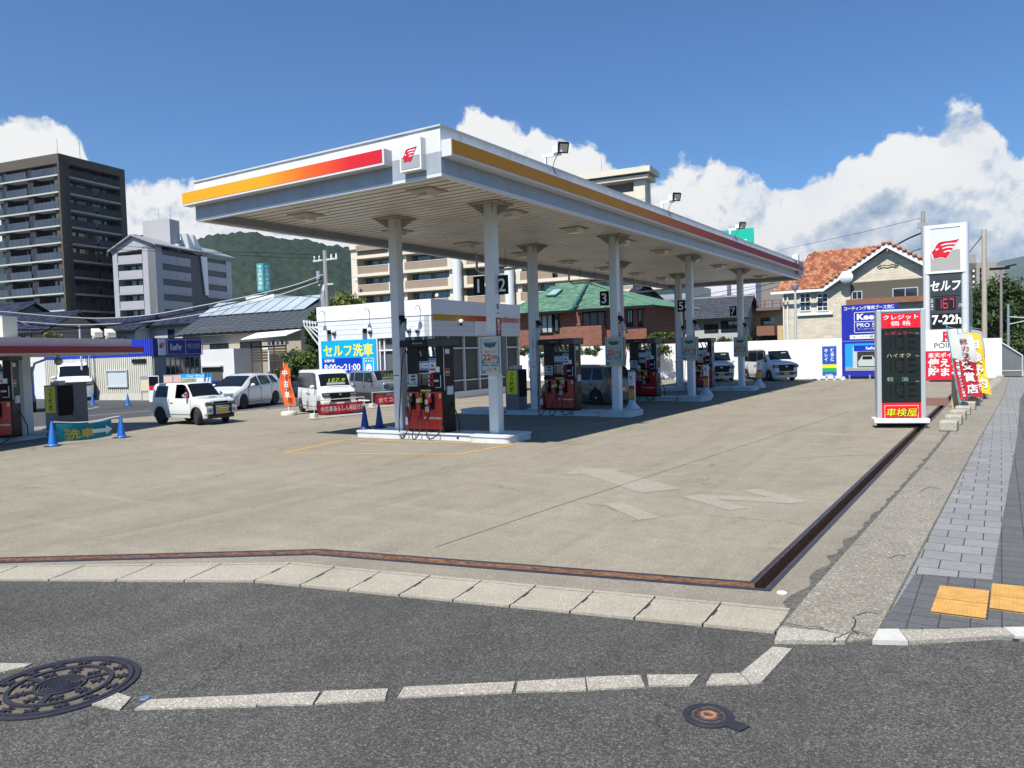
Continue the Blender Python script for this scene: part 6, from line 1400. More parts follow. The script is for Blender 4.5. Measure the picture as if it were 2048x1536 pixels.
    for side in (-1, 1):
        SF = (Vector((0, side*hw0, 0)), Vector((1,0,0)) if side < 0 else Vector((-1,0,0)), Z3, Vector((0,side,0))); sg_ = 1 if side < 0 else -1
        g = MB()
        for x in s['doors']:
            zt_ = interp(belt, x)-.03; u = x*sg_; rect(SF, u-.006, u+.006, max(gc+.14, arch(x)+.03), zt_, -.03, .004, g)
        xa, xb = min(s['doors']), max(s['doors']); rect(SF, min(xa*sg_, xb*sg_), max(xa*sg_, xb*sg_), gc+.13, gc+.142, -.03, .004, g)
        g.build('door_gap', M_trim, o)
        for x in s['handles']: rect(SF, x*sg_-.09, x*sg_+.09, interp(belt, x)-.17, interp(belt, x)-.135, -.01, .035).build('door_handle', M_chr if s.get('chrome') else pm, o, bevel=.01)
        mx = s['mirror']; q = S(mx, .05, side)
        MB().ball((mx, side*(hw0+.10), q.z+.10), (.07,.11,.085), 12, 8).tube([(mx, side*(hw0-.05), q.z+.03), (mx, side*(hw0+.08), q.z+.07)], .025, 6).build('wing_mirror', s.get('mirmat', pm), o, smooth='all')
    if k != 1: o.scale = (k, k, k)
    return o, S
def kei(front):
    return dict(L=3.4, W=1.475, H=1.79, gc=.17, wr=.285, fx=1.17, rx=-1.25, wroof=.655, rnd=.22,
      top=[(-1.7,1.58),(-1.64,1.72),(-1.4,1.775),(.45,1.785),(.72,1.73),(.84,1.62),(1.19,1.12),(1.24,1.085),(1.55,1.01),(1.66,.94),(1.7,.86)], belt=[(-1.7,1.0),(.9,.96),(1.7,.86)],
      glass=[(-1.60,-1.045,-1.53,-1.045),(-1.03,-.09,-1.03,-.09),(-.075,.72,-.075,.53),(.735,1.02,.545,.70)], ws=(.86,1.185), rw=(-1.7,-1.66), doors=[-1.03,-.08,.93], handles=[-.22,.06], mirror=.80, front=front, spokes=7, chrome=True)
fr_nbox = [('grille', -.40,.40,.50,.74,-.10,.04,M_blk), ('upper_grille', -.71,.71,.72,.87,-.20,.025,M_blk), ('headlight', -.70,-.44,.75,.83,-.18,.035,M_head), ('headlight', .44,.70,.75,.83,-.18,.035,M_head), ('bumper_corner', -.72,-.46,.30,.52,-.2,.04,P_w), ('bumper_corner', .46,.72,.30,.52,-.2,.04,P_w), ('emblem', -.05,.05,.76,.83,.0,.045,M_chr),
   ('bumper_trim', -.62,.62,.27,.36,-.16,.02,M_trim), ('number_plate', -.165,.165,.33,.49,-.05,.05,M_platew), ('chrome_bar', -.46,.46,.49,.51,-.1,.05,M_chr), ('chrome_bar', -.70,.70,.855,.868,-.1,.035,M_chr)]
white_kei, _ = car('boxy_car', 'white boxy small car with a yellow price on its windscreen, beside the orange flag', (0,0,.012), 0, kei(fr_nbox), P_w, 'used cars behind red banners', .95)
g = (G(605,828)+G(716,832))/2; a_ = G(604,829); f_ = G(646,838)
white_kei.location = (-22.95, 22.1, .012); white_kei.rotation_euler = (0,0,R(-25)); white_kei.scale = (.95,.95,.98)
# price cards inside windscreens
def pricecard(carobj, S_, txt, x0, x1, wd):
    p0 = S_
    F = (Vector((x0, 0, p0[0])), Vector((0,1,0)), Vector((-(x1-x0), 0, p0[1]-p0[0])).normalized(), Vector((p0[1]-p0[0], 0, (x1-x0))).normalized())
    text(txt, (F[0]+F[3]*.03+F[2]*.30, *F[1:]), wd, .18, mat('price_lemon', (0.75,0.85,0.02), .5), carobj, name='price', bold=.03)
    rect(F, -wd*.55, wd*.55, .08, .17, .015, .02).build('price_card', mat('card_pale', (0.6,0.75,0.6), .5), carobj)
pricecard(white_kei, (1.12, 1.62), '157.9', 1.19, .84, .70)
fr_taft = [('grille', -.55,.55,.80,.92,-.10,.02,P_si), ('headlight', -.68,-.46,.80,.96,-.18,.02,M_blk), ('headlight', .46,.68,.80,.96,-.18,.02,M_blk), ('lamp_lens', -.64,-.56,.84,.92,.0,.03,M_head), ('lamp_lens', .56,.64,.84,.92,.0,.03,M_head), ('slot', -.40,.40,.66,.71,-.1,.03,M_blk2), ('bumper_trim', -.7,.7,.24,.40,-.2,.02,M_trim), ('number_plate', -.165,.165,.42,.56,-.05,.04,M_platew)]
sp = dict(L=3.4, W=1.475, H=1.63, gc=.20, wr=.29, fx=1.13, rx=-1.2, wroof=.66, rnd=.16, clad=True, darkrim=True, mirmat=M_trim,
  top=[(-1.7,1.40),(-1.62,1.58),(-1.4,1.625),(.5,1.63),(.66,1.60),(1.0,1.16),(1.05,1.12),(1.6,1.07),(1.67,1.02),(1.7,.95)], belt=[(-1.7,1.10),(1.7,.98)],
  glass=[(-1.45,-1.1,-1.4,-1.1),(-1.02,-.2,-1.0,-.2),(-.12,.72,-.12,.5)], ws=(.67,.995), rw=(-1.7,-1.66), doors=[-1.05,-.16,.82], handles=[-.95,-.05], mirror=.66, front=fr_taft)
tf, _ = car('boxy_car', 'silver grey boxy small car with a yellow price, right behind the left canopy column', (0,0,.012), R(-24), sp, P_si, 'used cars behind red banners', .95)
g = G(762, 812); tf.location = (g.x-1.55, g.y+1.55, .012); tf.rotation_euler = (0,0,R(-16))
pricecard(tf, (1.16, 1.6), '153.8', 1.0, .66, .75)
# white three door off-roader with its driver
fr_suv = [('grille', -.34,.34,.74,.90,-.08,.03,M_blk), ('grille_bar', -.34,.34,.80,.815,.03,.04,M_chr), ('headlight', -.69,-.38,.73,.88,-.14,.02,M_head), ('headlight', .38,.69,.73,.88,-.14,.02,M_head), ('bumper', -.72,.72,.42,.68,-.10,.075,P_w),
  ('bull_bar', -.42,-.33,.34,.80,.05,.13,M_blk), ('bull_bar', .33,.42,.34,.80,.05,.13,M_blk), ('bull_bar_tube', -.36,.36,.63,.69,.06,.13,M_chr), ('bull_bar_tube', -.36,.36,.42,.47,.06,.13,M_chr), ('number_plate', -.165,.165,.47,.635,.13,.145,M_plate),
  ('skid_plate', -.6,.6,.24,.42,-.12,.04,M_trim), ('fog_lamp', -.62,-.50,.50,.60,.05,.085,M_head), ('fog_lamp', .50,.62,.50,.60,.05,.085,M_head)]
sp = dict(L=3.3, W=1.475, H=1.65, gc=.27, wr=.335, tw=.19, fx=1.10, rx=-1.12, wroof=.62, rnd=.14, darkrim=True, steer=-24, mirmat=M_chr, open=(-.12,.72),
  top=[(-1.65,1.45),(-1.6,1.57),(-1.45,1.635),(.28,1.65),(.42,1.60),(.83,1.10),(.9,1.07),(1.5,1.0),(1.6,.96),(1.65,.88)], belt=[(-1.65,1.05),(.8,1.03),(1.65,.92)],
  glass=[(-1.42,-.62,-1.32,-.62),(-.12,.72,-.12,.38)], ws=(.43,.825), rw=(-1.65,-1.62), doors=[-.50,.80], handles=[-.36], mirror=.62, front=fr_suv)
suv, _ = car('off_roader', 'small white three door off-roader with bull bar and a driver at the window', (0,0,.015), R(2), sp, P_w, None, .89)
g0, g1 = G(309, 850), G(372, 852); suv.location = ((g0.x+g1.x)/2+.15, (g0.y+g1.y)/2+.85, .015)
MB().box(-1.2, .30, -.12, .52, .5, 1.45).build('cabin_shade_block', mat('cabin_shade', (0.012,0.012,0.014), .9), suv)  # dark block added so the cabin behind the open window looks shaded
rect((Vector((1.2,0,0)), Vector((0,1,0)), Z3, Vector((1,0,0))), -.12, .12, 1.03, 1.07, -.1, .0).build('bonnet_scoop', M_trim, suv)
MB().box(.52, .60, -.55, -.2, 1.14, 1.20).build('dashboard_paper', mat('paper_aqua', (0.4,0.7,0.65), .6), suv)
# pearl wagon
fr_pri = [('headlight', -.78,-.42,.62,.76,-.32,-.03,M_head), ('headlight', .42,.78,.62,.76,-.32,-.03,M_head), ('lower_grille', -.5,.5,.25,.42,-.1,.02,M_trim), ('number_plate', -.165,.165,.44,.58,-.05,.03,M_platew)]
sp = dict(L=4.62, W=1.775, H=1.575, gc=.16, wr=.325, tw=.2, fx=1.38, rx=-1.40, wroof=.66, rnd=.55, spokes=9,
  top=[(-2.31,.86),(-2.25,1.08),(-2.05,1.36),(-1.9,1.48),(-1.4,1.535),(-.5,1.575),(0,1.56),(.3,1.50),(.75,1.30),(1.35,1.01),(1.5,.965),(1.9,.86),(2.15,.76),(2.31,.60)],
  belt=[(-2.31,.95),(-1.8,1.08),(0,.99),(1.3,.90),(2.31,.60)], glass=[(-1.75,-1.12,-1.45,-1.08),(-1.02,-.12,-.98,-.10),(-.04,1.15,-.02,.42)], ws=(.36,1.32), rw=(-2.15,-1.93), doors=[-1.05,-.08,1.0], handles=[-1.0,-.28], mirror=.78, front=fr_pri)
wg, _ = car('wagon', 'pearl white family wagon with dark windows parked behind the off-roader', (0,0,.015), R(-90), sp, P_pw, None, 1.0)
g0, g1 = G(554, 809), G(463, 822); dd = (g1-g0); wg.location = ((g0.x+g1.x)/2-.82, (g0.y+g1.y)/2, .015); wg.rotation_euler = (0,0,math.atan2(dd.y, dd.x))
# olive hatchback under the canopy
sp = dict(L=3.9, W=1.66, H=1.62, gc=.17, wr=.30, fx=1.22, rx=-1.25, wroof=.66, rnd=.45, spokes=5,
  top=[(-1.95,.9),(-1.92,1.1),(-1.78,1.40),(-1.6,1.55),(-1.2,1.60),(.2,1.62),(.55,1.52),(1.05,1.10),(1.15,1.05),(1.5,.98),(1.8,.84),(1.95,.62)], belt=[(-1.95,1.0),(0,.97),(1.95,.66)],
  glass=[(-1.62,-1.05,-1.45,-1.02),(-.95,-.10,-.95,-.10),(-.03,.85,-.03,.5)], ws=(.58,1.03), rw=(-1.93,-1.70), doors=[-1.0,-.06,.92], handles=[-.9,-.2], mirror=.72, front=fr_taft[:0],
  rear=[('tail_light', -.76,-.6,.75,1.1,-.12,.01,M_tail), ('tail_light', .6,.76,.75,1.1,-.12,.01,M_tail), ('number_plate', -.17,.17,.55,.7,-.03,.03,M_platew), ('bumper_line', -.7,.7,.45,.47,-.05,.02,M_trim)])
g0, g1 = G(1094, 807), G(1222, 812); hb_, _ = car('hatchback', 'dull olive grey hatchback in the shade of the canopy behind the second pump', (0,0,.015), R(180), sp, P_ol, None, 1.0)
d2 = g0-g1; hb_.rotation_euler = (0,0,math.atan2(d2.y, d2.x)); hb_.scale = (.98,.98,.98); mid = (g0+g1)/2; nn_ = Vector((d2.y,-d2.x,0)).normalized()
hb_.location = (mid.x, mid.y+.75, .015)
# white boxy cars by the far wall
fr_nb2 = [('grille', -.42,.42,.52,.78,-.10,.035,M_blk), ('upper_trim', -.71,.71,.70,.86,-.20,.025,M_blk), ('headlight', -.70,-.46,.73,.83,-.18,.035,M_head), ('headlight', .46,.70,.73,.83,-.18,.035,M_head), ('emblem', -.05,.05,.72,.80,.0,.045,M_chr),
   ('bumper_trim', -.62,.62,.32,.46,-.16,.03,M_trim), ('fog_bar', -.60,-.42,.36,.40,.02,.04,M_chr), ('fog_bar', .42,.60,.36,.40,.02,.04,M_chr), ('number_plate', -.165,.165,.30,.46,.02,.05,M_plate)]
k2, _ = car('boxy_car', 'white boxy small car with a yellow plate parked against the far white wall', (0,0,.015), R(-46), kei(fr_nb2), P_w, 'white boxy cars by the far wall', 1.12)
g = G(1568, 762); k2.location = (g.x-1.15, g.y+1.25, .015)
MB().box(.9, .96, .15, .42, 1.2, 1.5).build('screen_sticker', mat('card_pale', (0.6,0.75,0.6), .5), k2)
k3 = copy_tree(k2, 'white boxy small car half hidden behind the farthest pump', (k2.location.x-3.4, k2.location.y-.1, .015), R(-60))
# van and truck at the far left, dark cars behind, dark minivan on the far road
g = G(100, 806); v1, _ = car('white_van', 'white van with dark windows behind the left canopy column', (g.x-1.6, g.y+2.4, .015), R(-28), kei(fr_nbox[1:4]), P_w, None, 1.35)
P, zz_ = ground0(8, 717, 44); tr_ = thing('blue_truck', 'blue lorry cab cut by the left edge of the photo', 'truck', (P.x, P.y, .015), R(-20))
MB().rbox(-2.5, .9, -1.1, 1.1, .5, 2.2, .15).build('body', paint('truck_blue', (0.02,0.17,0.42)), tr_, smooth=True, bevel=.05); MB().box(-.4, .93, -1.0, 1.0, 1.45, 2.0).build('window', M_cgl, tr_)
for x in (-1.8, .3):
    for y in (-1.02, 1.02): MB().lathe([(.2,-.12),(.42,-.12),(.42,.12),(.2,.12)], (x,y,.42), 20, 'y').build('wheel', M_tyre, tr_)
g = G(560, 806); g = Vector((g.x-3.5, g.y+6.0, 0)); dk1, _ = car('dark_car', 'dark blue car whose roof shows over the white wagon', (g.x, g.y, .015), R(-80), sp | dict(front=[], rear=[]), P_dk, None, 1.08)
g = G(600, 790); dk2, _ = car('dark_car', 'black car in the shade between the wagon and the white boxy car', (g.x-2.5, g.y+2, .015), R(-80), sp | dict(front=[], rear=[]), P_dk, None, 1.0)
P, zz_ = ground0(2040, 680, 110); mv, _ = car('dark_minivan', 'black minivan crossing the road at the far right', (P.x, P.y, .0), R(-78), kei(fr_nb2[-1:]) | dict(L=3.4), P_dk, None, 1.25)
P, zz_ = ground0(2010, 680, 130); copy_tree(mv, 'dark blue car beyond the right end wall on the far road', (P.x, P.y, 0))
# ------------------------------------------------------------------ people
def skinfig(name, verts, edges, rad, m, parent, sub=1):
    me = bpy.data.meshes.new(name); me.from_pydata(verts, edges, []); o = bpy.data.objects.new(name, me); COL.objects.link(o); o.parent = parent
    me.materials.append(m); sk = o.modifiers.new('skin', 'SKIN'); sk.use_smooth_shade = True
    for i, v in enumerate(me.skin_vertices[0].data): v.radius = (rad[i], rad[i]) if not isinstance(rad[i], tuple) else rad[i]; v.use_root = (i == 0)
    s = o.modifiers.new('sub', 'SUBSURF'); s.levels = sub; s.render_levels = sub; return o
M_skin = mat('skin', (0.50,0.31,0.22), .6); M_hair = mat('hair_grey', (0.16,0.15,0.15), .8); M_shirt = mat('shirt_grey', (0.20,0.23,0.27), .85); M_tr = mat('trousers_dark', (0.04,0.045,0.055), .85)
def head(par, c, face, m_hair=M_hair, r=.105):
    fx_ = Vector(face).normalized(); up_ = Z3; 
    h = MB().ball(tuple(c), (r*.82, r*.82, r*1.12), 16, 12); q = Vector(c)+fx_*r*.82; h.ball(tuple(q-Z3*.01), (.016,.016,.024), 8, 6)
    sd = fx_.cross(Z3).normalized()
    for s in (-1, 1): h.ball(tuple(Vector(c)+sd*s*r*.82-Z3*.01), (.014,.014,.026), 8, 6)
    o = h.build('head', M_skin, par, smooth='all')
    e = MB()
    for s in (-1, 1): e.ball(tuple(Vector(c)+fx_*r*.74+sd*s*.034+Z3*.012), .010, 8, 6)
    e.ball(tuple(Vector(c)+fx_*r*.76-Z3*.055), (.012,.022,.006), 8, 5); e.build('eyes_and_mouth', M_blk2, o)
    MB().ball(tuple(Vector(c)-fx_*r*.16+Z3*.035), (r*.88, r*.88, r*1.0), 16, 10).build('hair', m_hair, o, smooth='all')
    return o
# driver: seated, arm at the sill of the open window
wd_ = Matrix.Translation(suv.location) @ Matrix.Rotation(R(2), 4, 'Z') @ Matrix.Scale(.89, 4)
sp_ = wd_ @ Vector((.10, -.34, .80)); dv = thing('person', 'driver with a pink-red top sitting at the open window of the off-roader', 'person', sp_, R(2))
dv.scale = (.82,.82,.82)
skinfig('body', [(0,0,0),(0,0,.22),(.02,0,.42),(.03,0,.52),(.04,0,.60),(.04,-.15,.40),(.10,-.22,.18),(.32,-.16,.26),(.04,.15,.40),(.14,.22,.20),(.36,.10,.28),(.40,0,-.02),(.40,.12,-.02),(.40,-.12,-.02),(.02,.1,-.02),(.02,-.1,-.02)],
   [(0,1),(1,2),(2,3),(3,4),(2,5),(5,6),(6,7),(2,8),(8,9),(9,10),(0,14),(14,12),(0,15),(15,13)], [.13,.14,.13,.06,.05,.06,.05,.035,.06,.05,.035,.03,.07,.07,.09,.09], mat('top_red', (0.42,0.10,0.12), .8), dv)
head(dv, (.05,0,.70), (1,-.25,0), mat('hair_black', (0.02,0.018,0.016), .6))
# customer bending over beside the third pump
g = Vector((run((0,29.25,0),(1,0,0),1253), 29.25, 0)); pr = thing('person', 'person in grey bending forward beside the third pump', 'person', (g.x, g.y, .012), R(0)); pr.scale = (1.12,1.12,1.12)
skinfig('body', [(-.12,0,.88),(.06,0,1.04),(.26,0,1.14),(.38,0,1.18),(-.12,.10,.86),(-.05,.12,.48),(-.10,.12,.09),(.05,.13,.05),(-.12,-.10,.86),(-.02,-.12,.48),(-.10,-.12,.09),(.05,-.13,.05),
    (.26,.19,1.12),(.34,.23,.86),(.52,.17,.80),(.26,-.19,1.12),(.36,-.24,.86),(.55,-.20,.82)],
   [(0,1),(1,2),(2,3),(0,4),(4,5),(5,6),(6,7),(0,8),(8,9),(9,10),(10,11),(2,12),(12,13),(13,14),(2,15),(15,16),(16,17)], [.14,.15,.15,.06,.10,.07,.045,.04,.10,.07,.045,.04,.065,.05,.035,.065,.05,.035], M_shirt, pr, 2)
skinfig('trousers', [(-.13,0,.86),(-.12,.10,.80),(-.05,.12,.48),(-.10,.12,.12),(-.12,-.10,.80),(-.02,-.12,.48),(-.10,-.12,.12)], [(0,1),(1,2),(2,3),(0,4),(4,5),(5,6)], [.165,.12,.085,.065,.12,.085,.065], M_tr, pr, 1)
head(pr, (.50,0,1.22), (1,0,-.35), mat('hair_white', (0.45,0.45,0.46), .8))
for s in (-1, 1):
    hx = (.55,-.20,.82) if s < 0 else (.52,.17,.80); v_ = [hx]; e_ = []; rd_ = [.03]
    for k in range(4):
        y = hx[1]+(k-1.5)*.018; v_ += [(hx[0]+.05,y,hx[2]-.01),(hx[0]+.09,y,hx[2]-.03),(hx[0]+.10,y,hx[2]-.06)]; n0 = len(v_)-3; e_ += [(0,n0),(n0,n0+1),(n0+1,n0+2)]; rd_ += [.009,.008,.007]
    v_ += [(hx[0]+.03,hx[1]-.04*s,hx[2]),(hx[0]+.06,hx[1]-.05*s,hx[2]-.02)]; n0 = len(v_)-2; e_ += [(0,n0),(n0,n0+1)]; rd_ += [.010,.009]
    skinfig('hand', v_, e_, rd_, M_skin, pr, 1)
# ------------------------------------------------------------------ tall pole sign
px_m = None
pl = G(1851, 762); X, Y = axes(0); S0 = Vector((pl.x, pl.y-1.2, 0)); 
wS = run(S0+Z3*3, X, 1938); ps = thing('pole_sign', 'tall white pole sign with a red head emblem and dark panels by the footway', 'pole sign', S0)
FS = (S0, X, Z3, -Y); zz2 = lambda y: zof(S0, y)
z_top = zz2(452.5)
M_post = mat('post_white', (0.62,0.65,0.68), .35, .1, var=.03, vs=1)
b = MB(); b.rbox(S0.x-.0, S0.x+.34, S0.y, S0.y+.62, 0, z_top, .15, 5); b.rbox(S0.x+wS-.34, S0.x+wS, S0.y, S0.y+.62, 0, z_top, .15, 5); b.build('post', M_post, ps, world=True, smooth=True)
rect(FS, .30, wS-.30, zz2(548), z_top-.02, -.5, -.04).build('head_box', M_wht2, ps, world=True)
b = MB()
for a, e, c, d_ in ((.12,wS-.12,z_top-.18,z_top-.01),(.12,wS-.12,zz2(549),zz2(545)),(.12,.36,zz2(545),z_top-.18),(wS-.36,wS-.12,zz2(545),z_top-.18)): rect(FS, a, e, c, d_, -.2, .03, b)
b.build('head_frame', M_wht2, ps, world=True)
zmid = (z_top+zz2(547))/2-.12
ff_ = MB(); rect(FS, .36, wS-.36, zmid, z_top-.18, -.04, .0).build('upper_field', mat('head_pale', (0.62,0.64,0.62), .5), ps, world=True); rect(FS, .36, wS-.36, zz2(545), zmid-.002, -.04, .0).build('lower_field', mat('head_grey', (0.36,0.36,0.33), .5), ps, world=True)
emblem((S0+X*(wS*.5)+Z3*(zmid+.05)-Y*.01, X, Z3, -Y), wS*.62, M_hred, M_wtx, ps, rim=True)
for ch in ps.children:
    if ch.name.startswith('emblem'): ch.location = -ps.location
zb2 = zz2(660)
rect(FS, .32, wS-.32, zb2, zz2(549), -.45, -.02).build('dark_panel', mat('panel_dark', (0.045,0.055,0.062), .4), ps, world=True)
rect(FS, .40, wS-.40, zz2(594), zz2(563), -.02, .01).build('upper_panel', mat('panel_dark2', (0.035,0.042,0.05), .4), ps, world=True)
text('セルフ', (S0+X*wS*.5+Z3*zz2(574)-Y*.02, X, Z3, -Y), wS*.66, .52, M_wtx, ps, bold=.03, shear=.15, world=True)
rect(FS, wS*.27, wS*.72, zz2(621), zz2(598), -.02, .01).build('price_display', mat('display_black', (0.012,0.008,0.01), .3), ps, world=True)
M_led = glow('led_pink', (190,30,60), 0.8)
SEG = {'1':'bc','6':'acdefg','7':'abc','8':'abcdefg'}
def seg7(ch, F, u, v, wd, ht, m, par, world=True, t=.11):
    S_ = {'a':(t*.4,1-t*.4,1-t,1),'b':(1-t,1,.5,1-t*.3),'c':(1-t,1,t*.3,.5),'d':(t*.4,1-t*.4,0,t),'e':(0,t,t*.3,.5),'f':(0,t,.5,1-t*.3),'g':(t*.6,1-t*.6,.5-t/2,.5+t/2)}
    b = MB()
    for s in SEG[ch]: a = S_[s]; rect(F, u+a[0]*wd, u+a[1]*wd, v+a[2]*ht, v+a[3]*ht, .012, .02, b)
    return b.build('digit', m, par, world=world)
for k, c in enumerate('167'): seg7(c, FS, wS*(.31+.135*k), zz2(619), wS*.10, zz2(600)-zz2(619), M_led, ps)
text('レギュラー', (S0+X*wS*.20+Z3*zz2(609)-Y*.02, Z3*-1, X, -Y), .62, .12, M_wtx, ps, world=True) if False else text('レ\nギ\nュ\nラ\nー', (S0+X*wS*.20+Z3*zz2(609)-Y*.02, X, Z3, -Y), .14, .60, M_wtx, ps, bold=.02, world=True)
text('円/L', (S0+X*wS*.85+Z3*zz2(615)-Y*.02, X, Z3, -Y), .26, .2, M_wtx, ps, world=True)
rect(FS, .40, wS-.36, zz2(657), zz2(629), -.02, .01).build('hours_panel', M_blk2, ps, world=True)
text('7-22h', (S0+X*wS*.52+Z3*zz2(641)-Y*.02, X, Z3, -Y), wS*.64, .50, M_wtx, ps, bold=.03, world=True)
rect(FS, .10, wS-.12, zz2(703)+.01, zb2-.01, -.3, .05).build('white_board', M_wht2, ps, world=True)
text('R', (S0+X*wS*.52+Z3*zz2(674)-Y*.06, X, Z3, -Y), wS*.17, .50, M_sred, ps, bold=.04, world=True); rect(FS, wS*.40, wS*.64, zz2(685), zz2(684)+.02, .05, .06).build('underline', M_sred, ps, world=True)
text('POINT', (S0+X*wS*.52+Z3*zz2(692)-Y*.06, X, Z3, -Y), wS*.55, .26, M_btx, ps, world=True)
rect(FS, .10, wS-.12, zz2(760), zz2(703), -.3, .05).build('red_board', M_sred, ps, world=True)
text('楽天ポイント', (S0+X*wS*.5+Z3*zz2(711)-Y*.06, X, Z3, -Y), wS*.78, .26, M_wtx, ps, bold=.02, world=True)
text('使える', (S0+X*wS*.46+Z3*zz2(726)-Y*.06, X, Z3, -Y), wS*.72, .46, M_wtx, ps, bold=.03, world=True); text('貯まる', (S0+X*wS*.46+Z3*zz2(744)-Y*.06, X, Z3, -Y), wS*.72, .46, M_wtx, ps, bold=.03, world=True)
# ------------------------------------------------------------------ price stand
q0, q1 = G(1757, 857), G(1851, 857); X = (q1-q0); X.z = 0; wP = X.length; X.normalize(); Y = Vector((-X.y, X.x, 0))
o = thing('price_stand', 'free-standing fuel price sign with red head, unlit digits and a yellow and red foot panel', 'price sign', (q0.x, q0.y, .012), math.atan2(X.y, X.x))
zt_ = zof(q0, 622)-.01; zz3 = lambda y: zof(q0, y)-.012
b = MB(); b.box(0.03, wP-.03, .05, .35, .17, zt_); b.build('case', M_alu, o)
b = MB(); b.box(-.02, .09, 0, .40, .17, zt_+.02); b.box(wP-.09, wP+.02, 0, .40, .17, zt_+.02); b.box(.09, wP-.09, 0, .40, zt_-.05, zt_+.02); b.build('frame', mat('stand_silver', (0.50,0.53,0.55), .35, .3), o, bevel=.02)
b = MB(); b.box(-.10, wP+.10, -.05, .50, .12, .24); b.build('foot_beam', M_wht2, o, bevel=.02)
b = MB()
for x in (.05, wP-.05):
    for y in (.05, .40): b.cyl((x,y,0),(x,y,.12),.02,.03,8)
b.box(.1, wP-.1, .1, .4, .03, .12); b.build('feet', M_blk2, o)
F = fr((0, .045, 0)); rect(F, .09, wP-.09, zz3(657), zz3(628), 0, .02).build('red_head', M_brred, o); rect(F, .09, wP-.09, zz3(806), zz3(657)-.005, 0, .02).build('display', mat('display_dark', (0.008,0.012,0.010), .35), o)
rect(F, .09, wP-.09, zz3(843), zz3(806)-.005, 0, .02).build('red_foot', M_brred, o)
tf2 = lambda u, y: (Vector((u*wP, .02, zz3(y))), Vector((1,0,0)), Z3, Vector((0,-1,0)))
text('クレジット', tf2(.5, 636), .80, .12, M_wtx, o, bold=.015); text('価 格', tf2(.5, 648), .46, .125, M_wtx, o, bold=.006)
text('レギュラー', tf2(.47, 667.5), .62, .085, mat('led_red_off', (0.45,0.06,0.05), .5), o); text('ハイオク', tf2(.45, 712), .55, .10, mat('led_cream', (0.45,0.42,0.22), .5), o); text('軽　油', tf2(.42, 759), .48, .11, mat('led_green_off', (0.20,0.36,0.22), .5), o)
for y in (669, 713.5, 764): text('円/L', tf2(.85, y), .085, .03, M_lgry, o)
M_off = mat('segment_off', (0.018,0.020,0.019), .4)
for y0_ in (701, 747, 796):
    v = zz3(y0_); h_ = zz3(y0_-29)-v
    for k, c in enumerate('188'): seg7(c, F, wP*(.10+.27*k), v, wP*.20, h_, M_off, o, world=False, t=.16)
b = MB()
for a, e, c, d_ in ((.15,wP-.15,zz3(839),zz3(838.2)),(.15,wP-.15,zz3(812),zz3(811.2)),(.15,.158,zz3(839),zz3(811.2)),(wP-.158,wP-.15,zz3(839),zz3(811.2))): rect(F, a, e, c, d_, .02, .022, b)
b.build('border', M_wtx, o)
text('車検屋', (tf2(.5, 825)[0]+Vector((.012,0,-.012)), *tf2(.5, 825)[1:]), .74, .225, M_btx, o, bold=.022, shear=.12); text('車検屋', (tf2(.5, 825)[0]+Vector((0,-.006,0)), *tf2(.5, 825)[1:]), .70, .20, mat('sign_lemon', (0.85,0.85,0.0), .5), o, shear=.12)
# ------------------------------------------------------------------ navy billboard and small blue stand at the far wall
A = Vector((0, 49.2, 0)); X, Y = axes(0); u0 = run(A, X, 1684.5); u1 = run(A, X, 1797); A0 = A+X*u0; wB = u1-u0; zq = lambda y: zof(A0, y)
o = thing('billboard', 'large navy coating booth billboard with a garage picture, left of the price sign', 'billboard', A0); FB = (A0, X, Z3, -Y)
rect(FB, 0, wB, zq(753), zq(611), -.12, 0).build('board', mat('billboard_blue', (0.010,0.022,0.36), .45), o, world=True); rect(FB, 0, wB, zq(683.5), zq(682.5), 0, .012).build('seam', M_gry, o, world=True)
q = lambda u, y, d=.02: (A0+X*(u*wB)+Z3*zq(y)-Y*d, X, Z3, -Y)
text('コーティング専用ブース完備', q(.5, 618), wB*.90, .24, M_wtx, o, bold=.02, world=True)
b = MB()
for a, e, c, d_ in ((.23,.92,667,666),(.23,.92,627,626),(.23,.92,645.5,644.5)): rect(FB, a*wB, e*wB, zq(c), zq(d_), 0, .015, b)
for a in (.23, .91): rect(FB, a*wB, a*wB+.03, zq(667), zq(626), 0, .015, b)
b.build('border', M_wtx, o, world=True)
text('KeePer', q(.57, 635.5), wB*.58, .36, M_wtx, o, bold=.04, world=True); text('PRO SHOP', q(.57, 652), wB*.58, .24, M_wtx, o, bold=.01, world=True); text('キーパープロショップ', q(.57, 659.5), wB*.56, .11, M_wtx, o, world=True)
rect(FB, .15*wB, .9*wB, zq(679), zq(671), 0, .015).build('white_strip', M_wht2, o, world=True); text('キーパー 緑井 出光', q(.5, 675), wB*.6, .16, M_btx, o, world=True)
pc = rect(FB, .06*wB, .95*wB, zq(742), zq(688), 0, .02).build('picture', mat('picture_sky', (0.01,0.32,0.70), .5), o, world=True)
rect(FB, .06*wB, .95*wB, zq(742), zq(734), .021, .025).build('picture_floor', M_gry, pc); rect(FB, .20*wB, .95*wB, zq(737), zq(694), .025, .03).build('picture_wall', M_lgry, pc); rect(FB, .28*wB, .95*wB, zq(735), zq(704), .03, .035).build('picture_bay', mat('bay_dark', (0.02,0.02,0.022), .6), pc)
rect(FB, .22*wB, .95*wB, zq(703), zq(692), .035, .04).build('picture_sign', M_blue, pc); text('KeePer', q(.52, 697.5, .045), .5, .18, M_wtx, pc, bold=.03)
b = MB(); c_ = A0+X*.46*wB+Z3*zq(733)-Y*.04
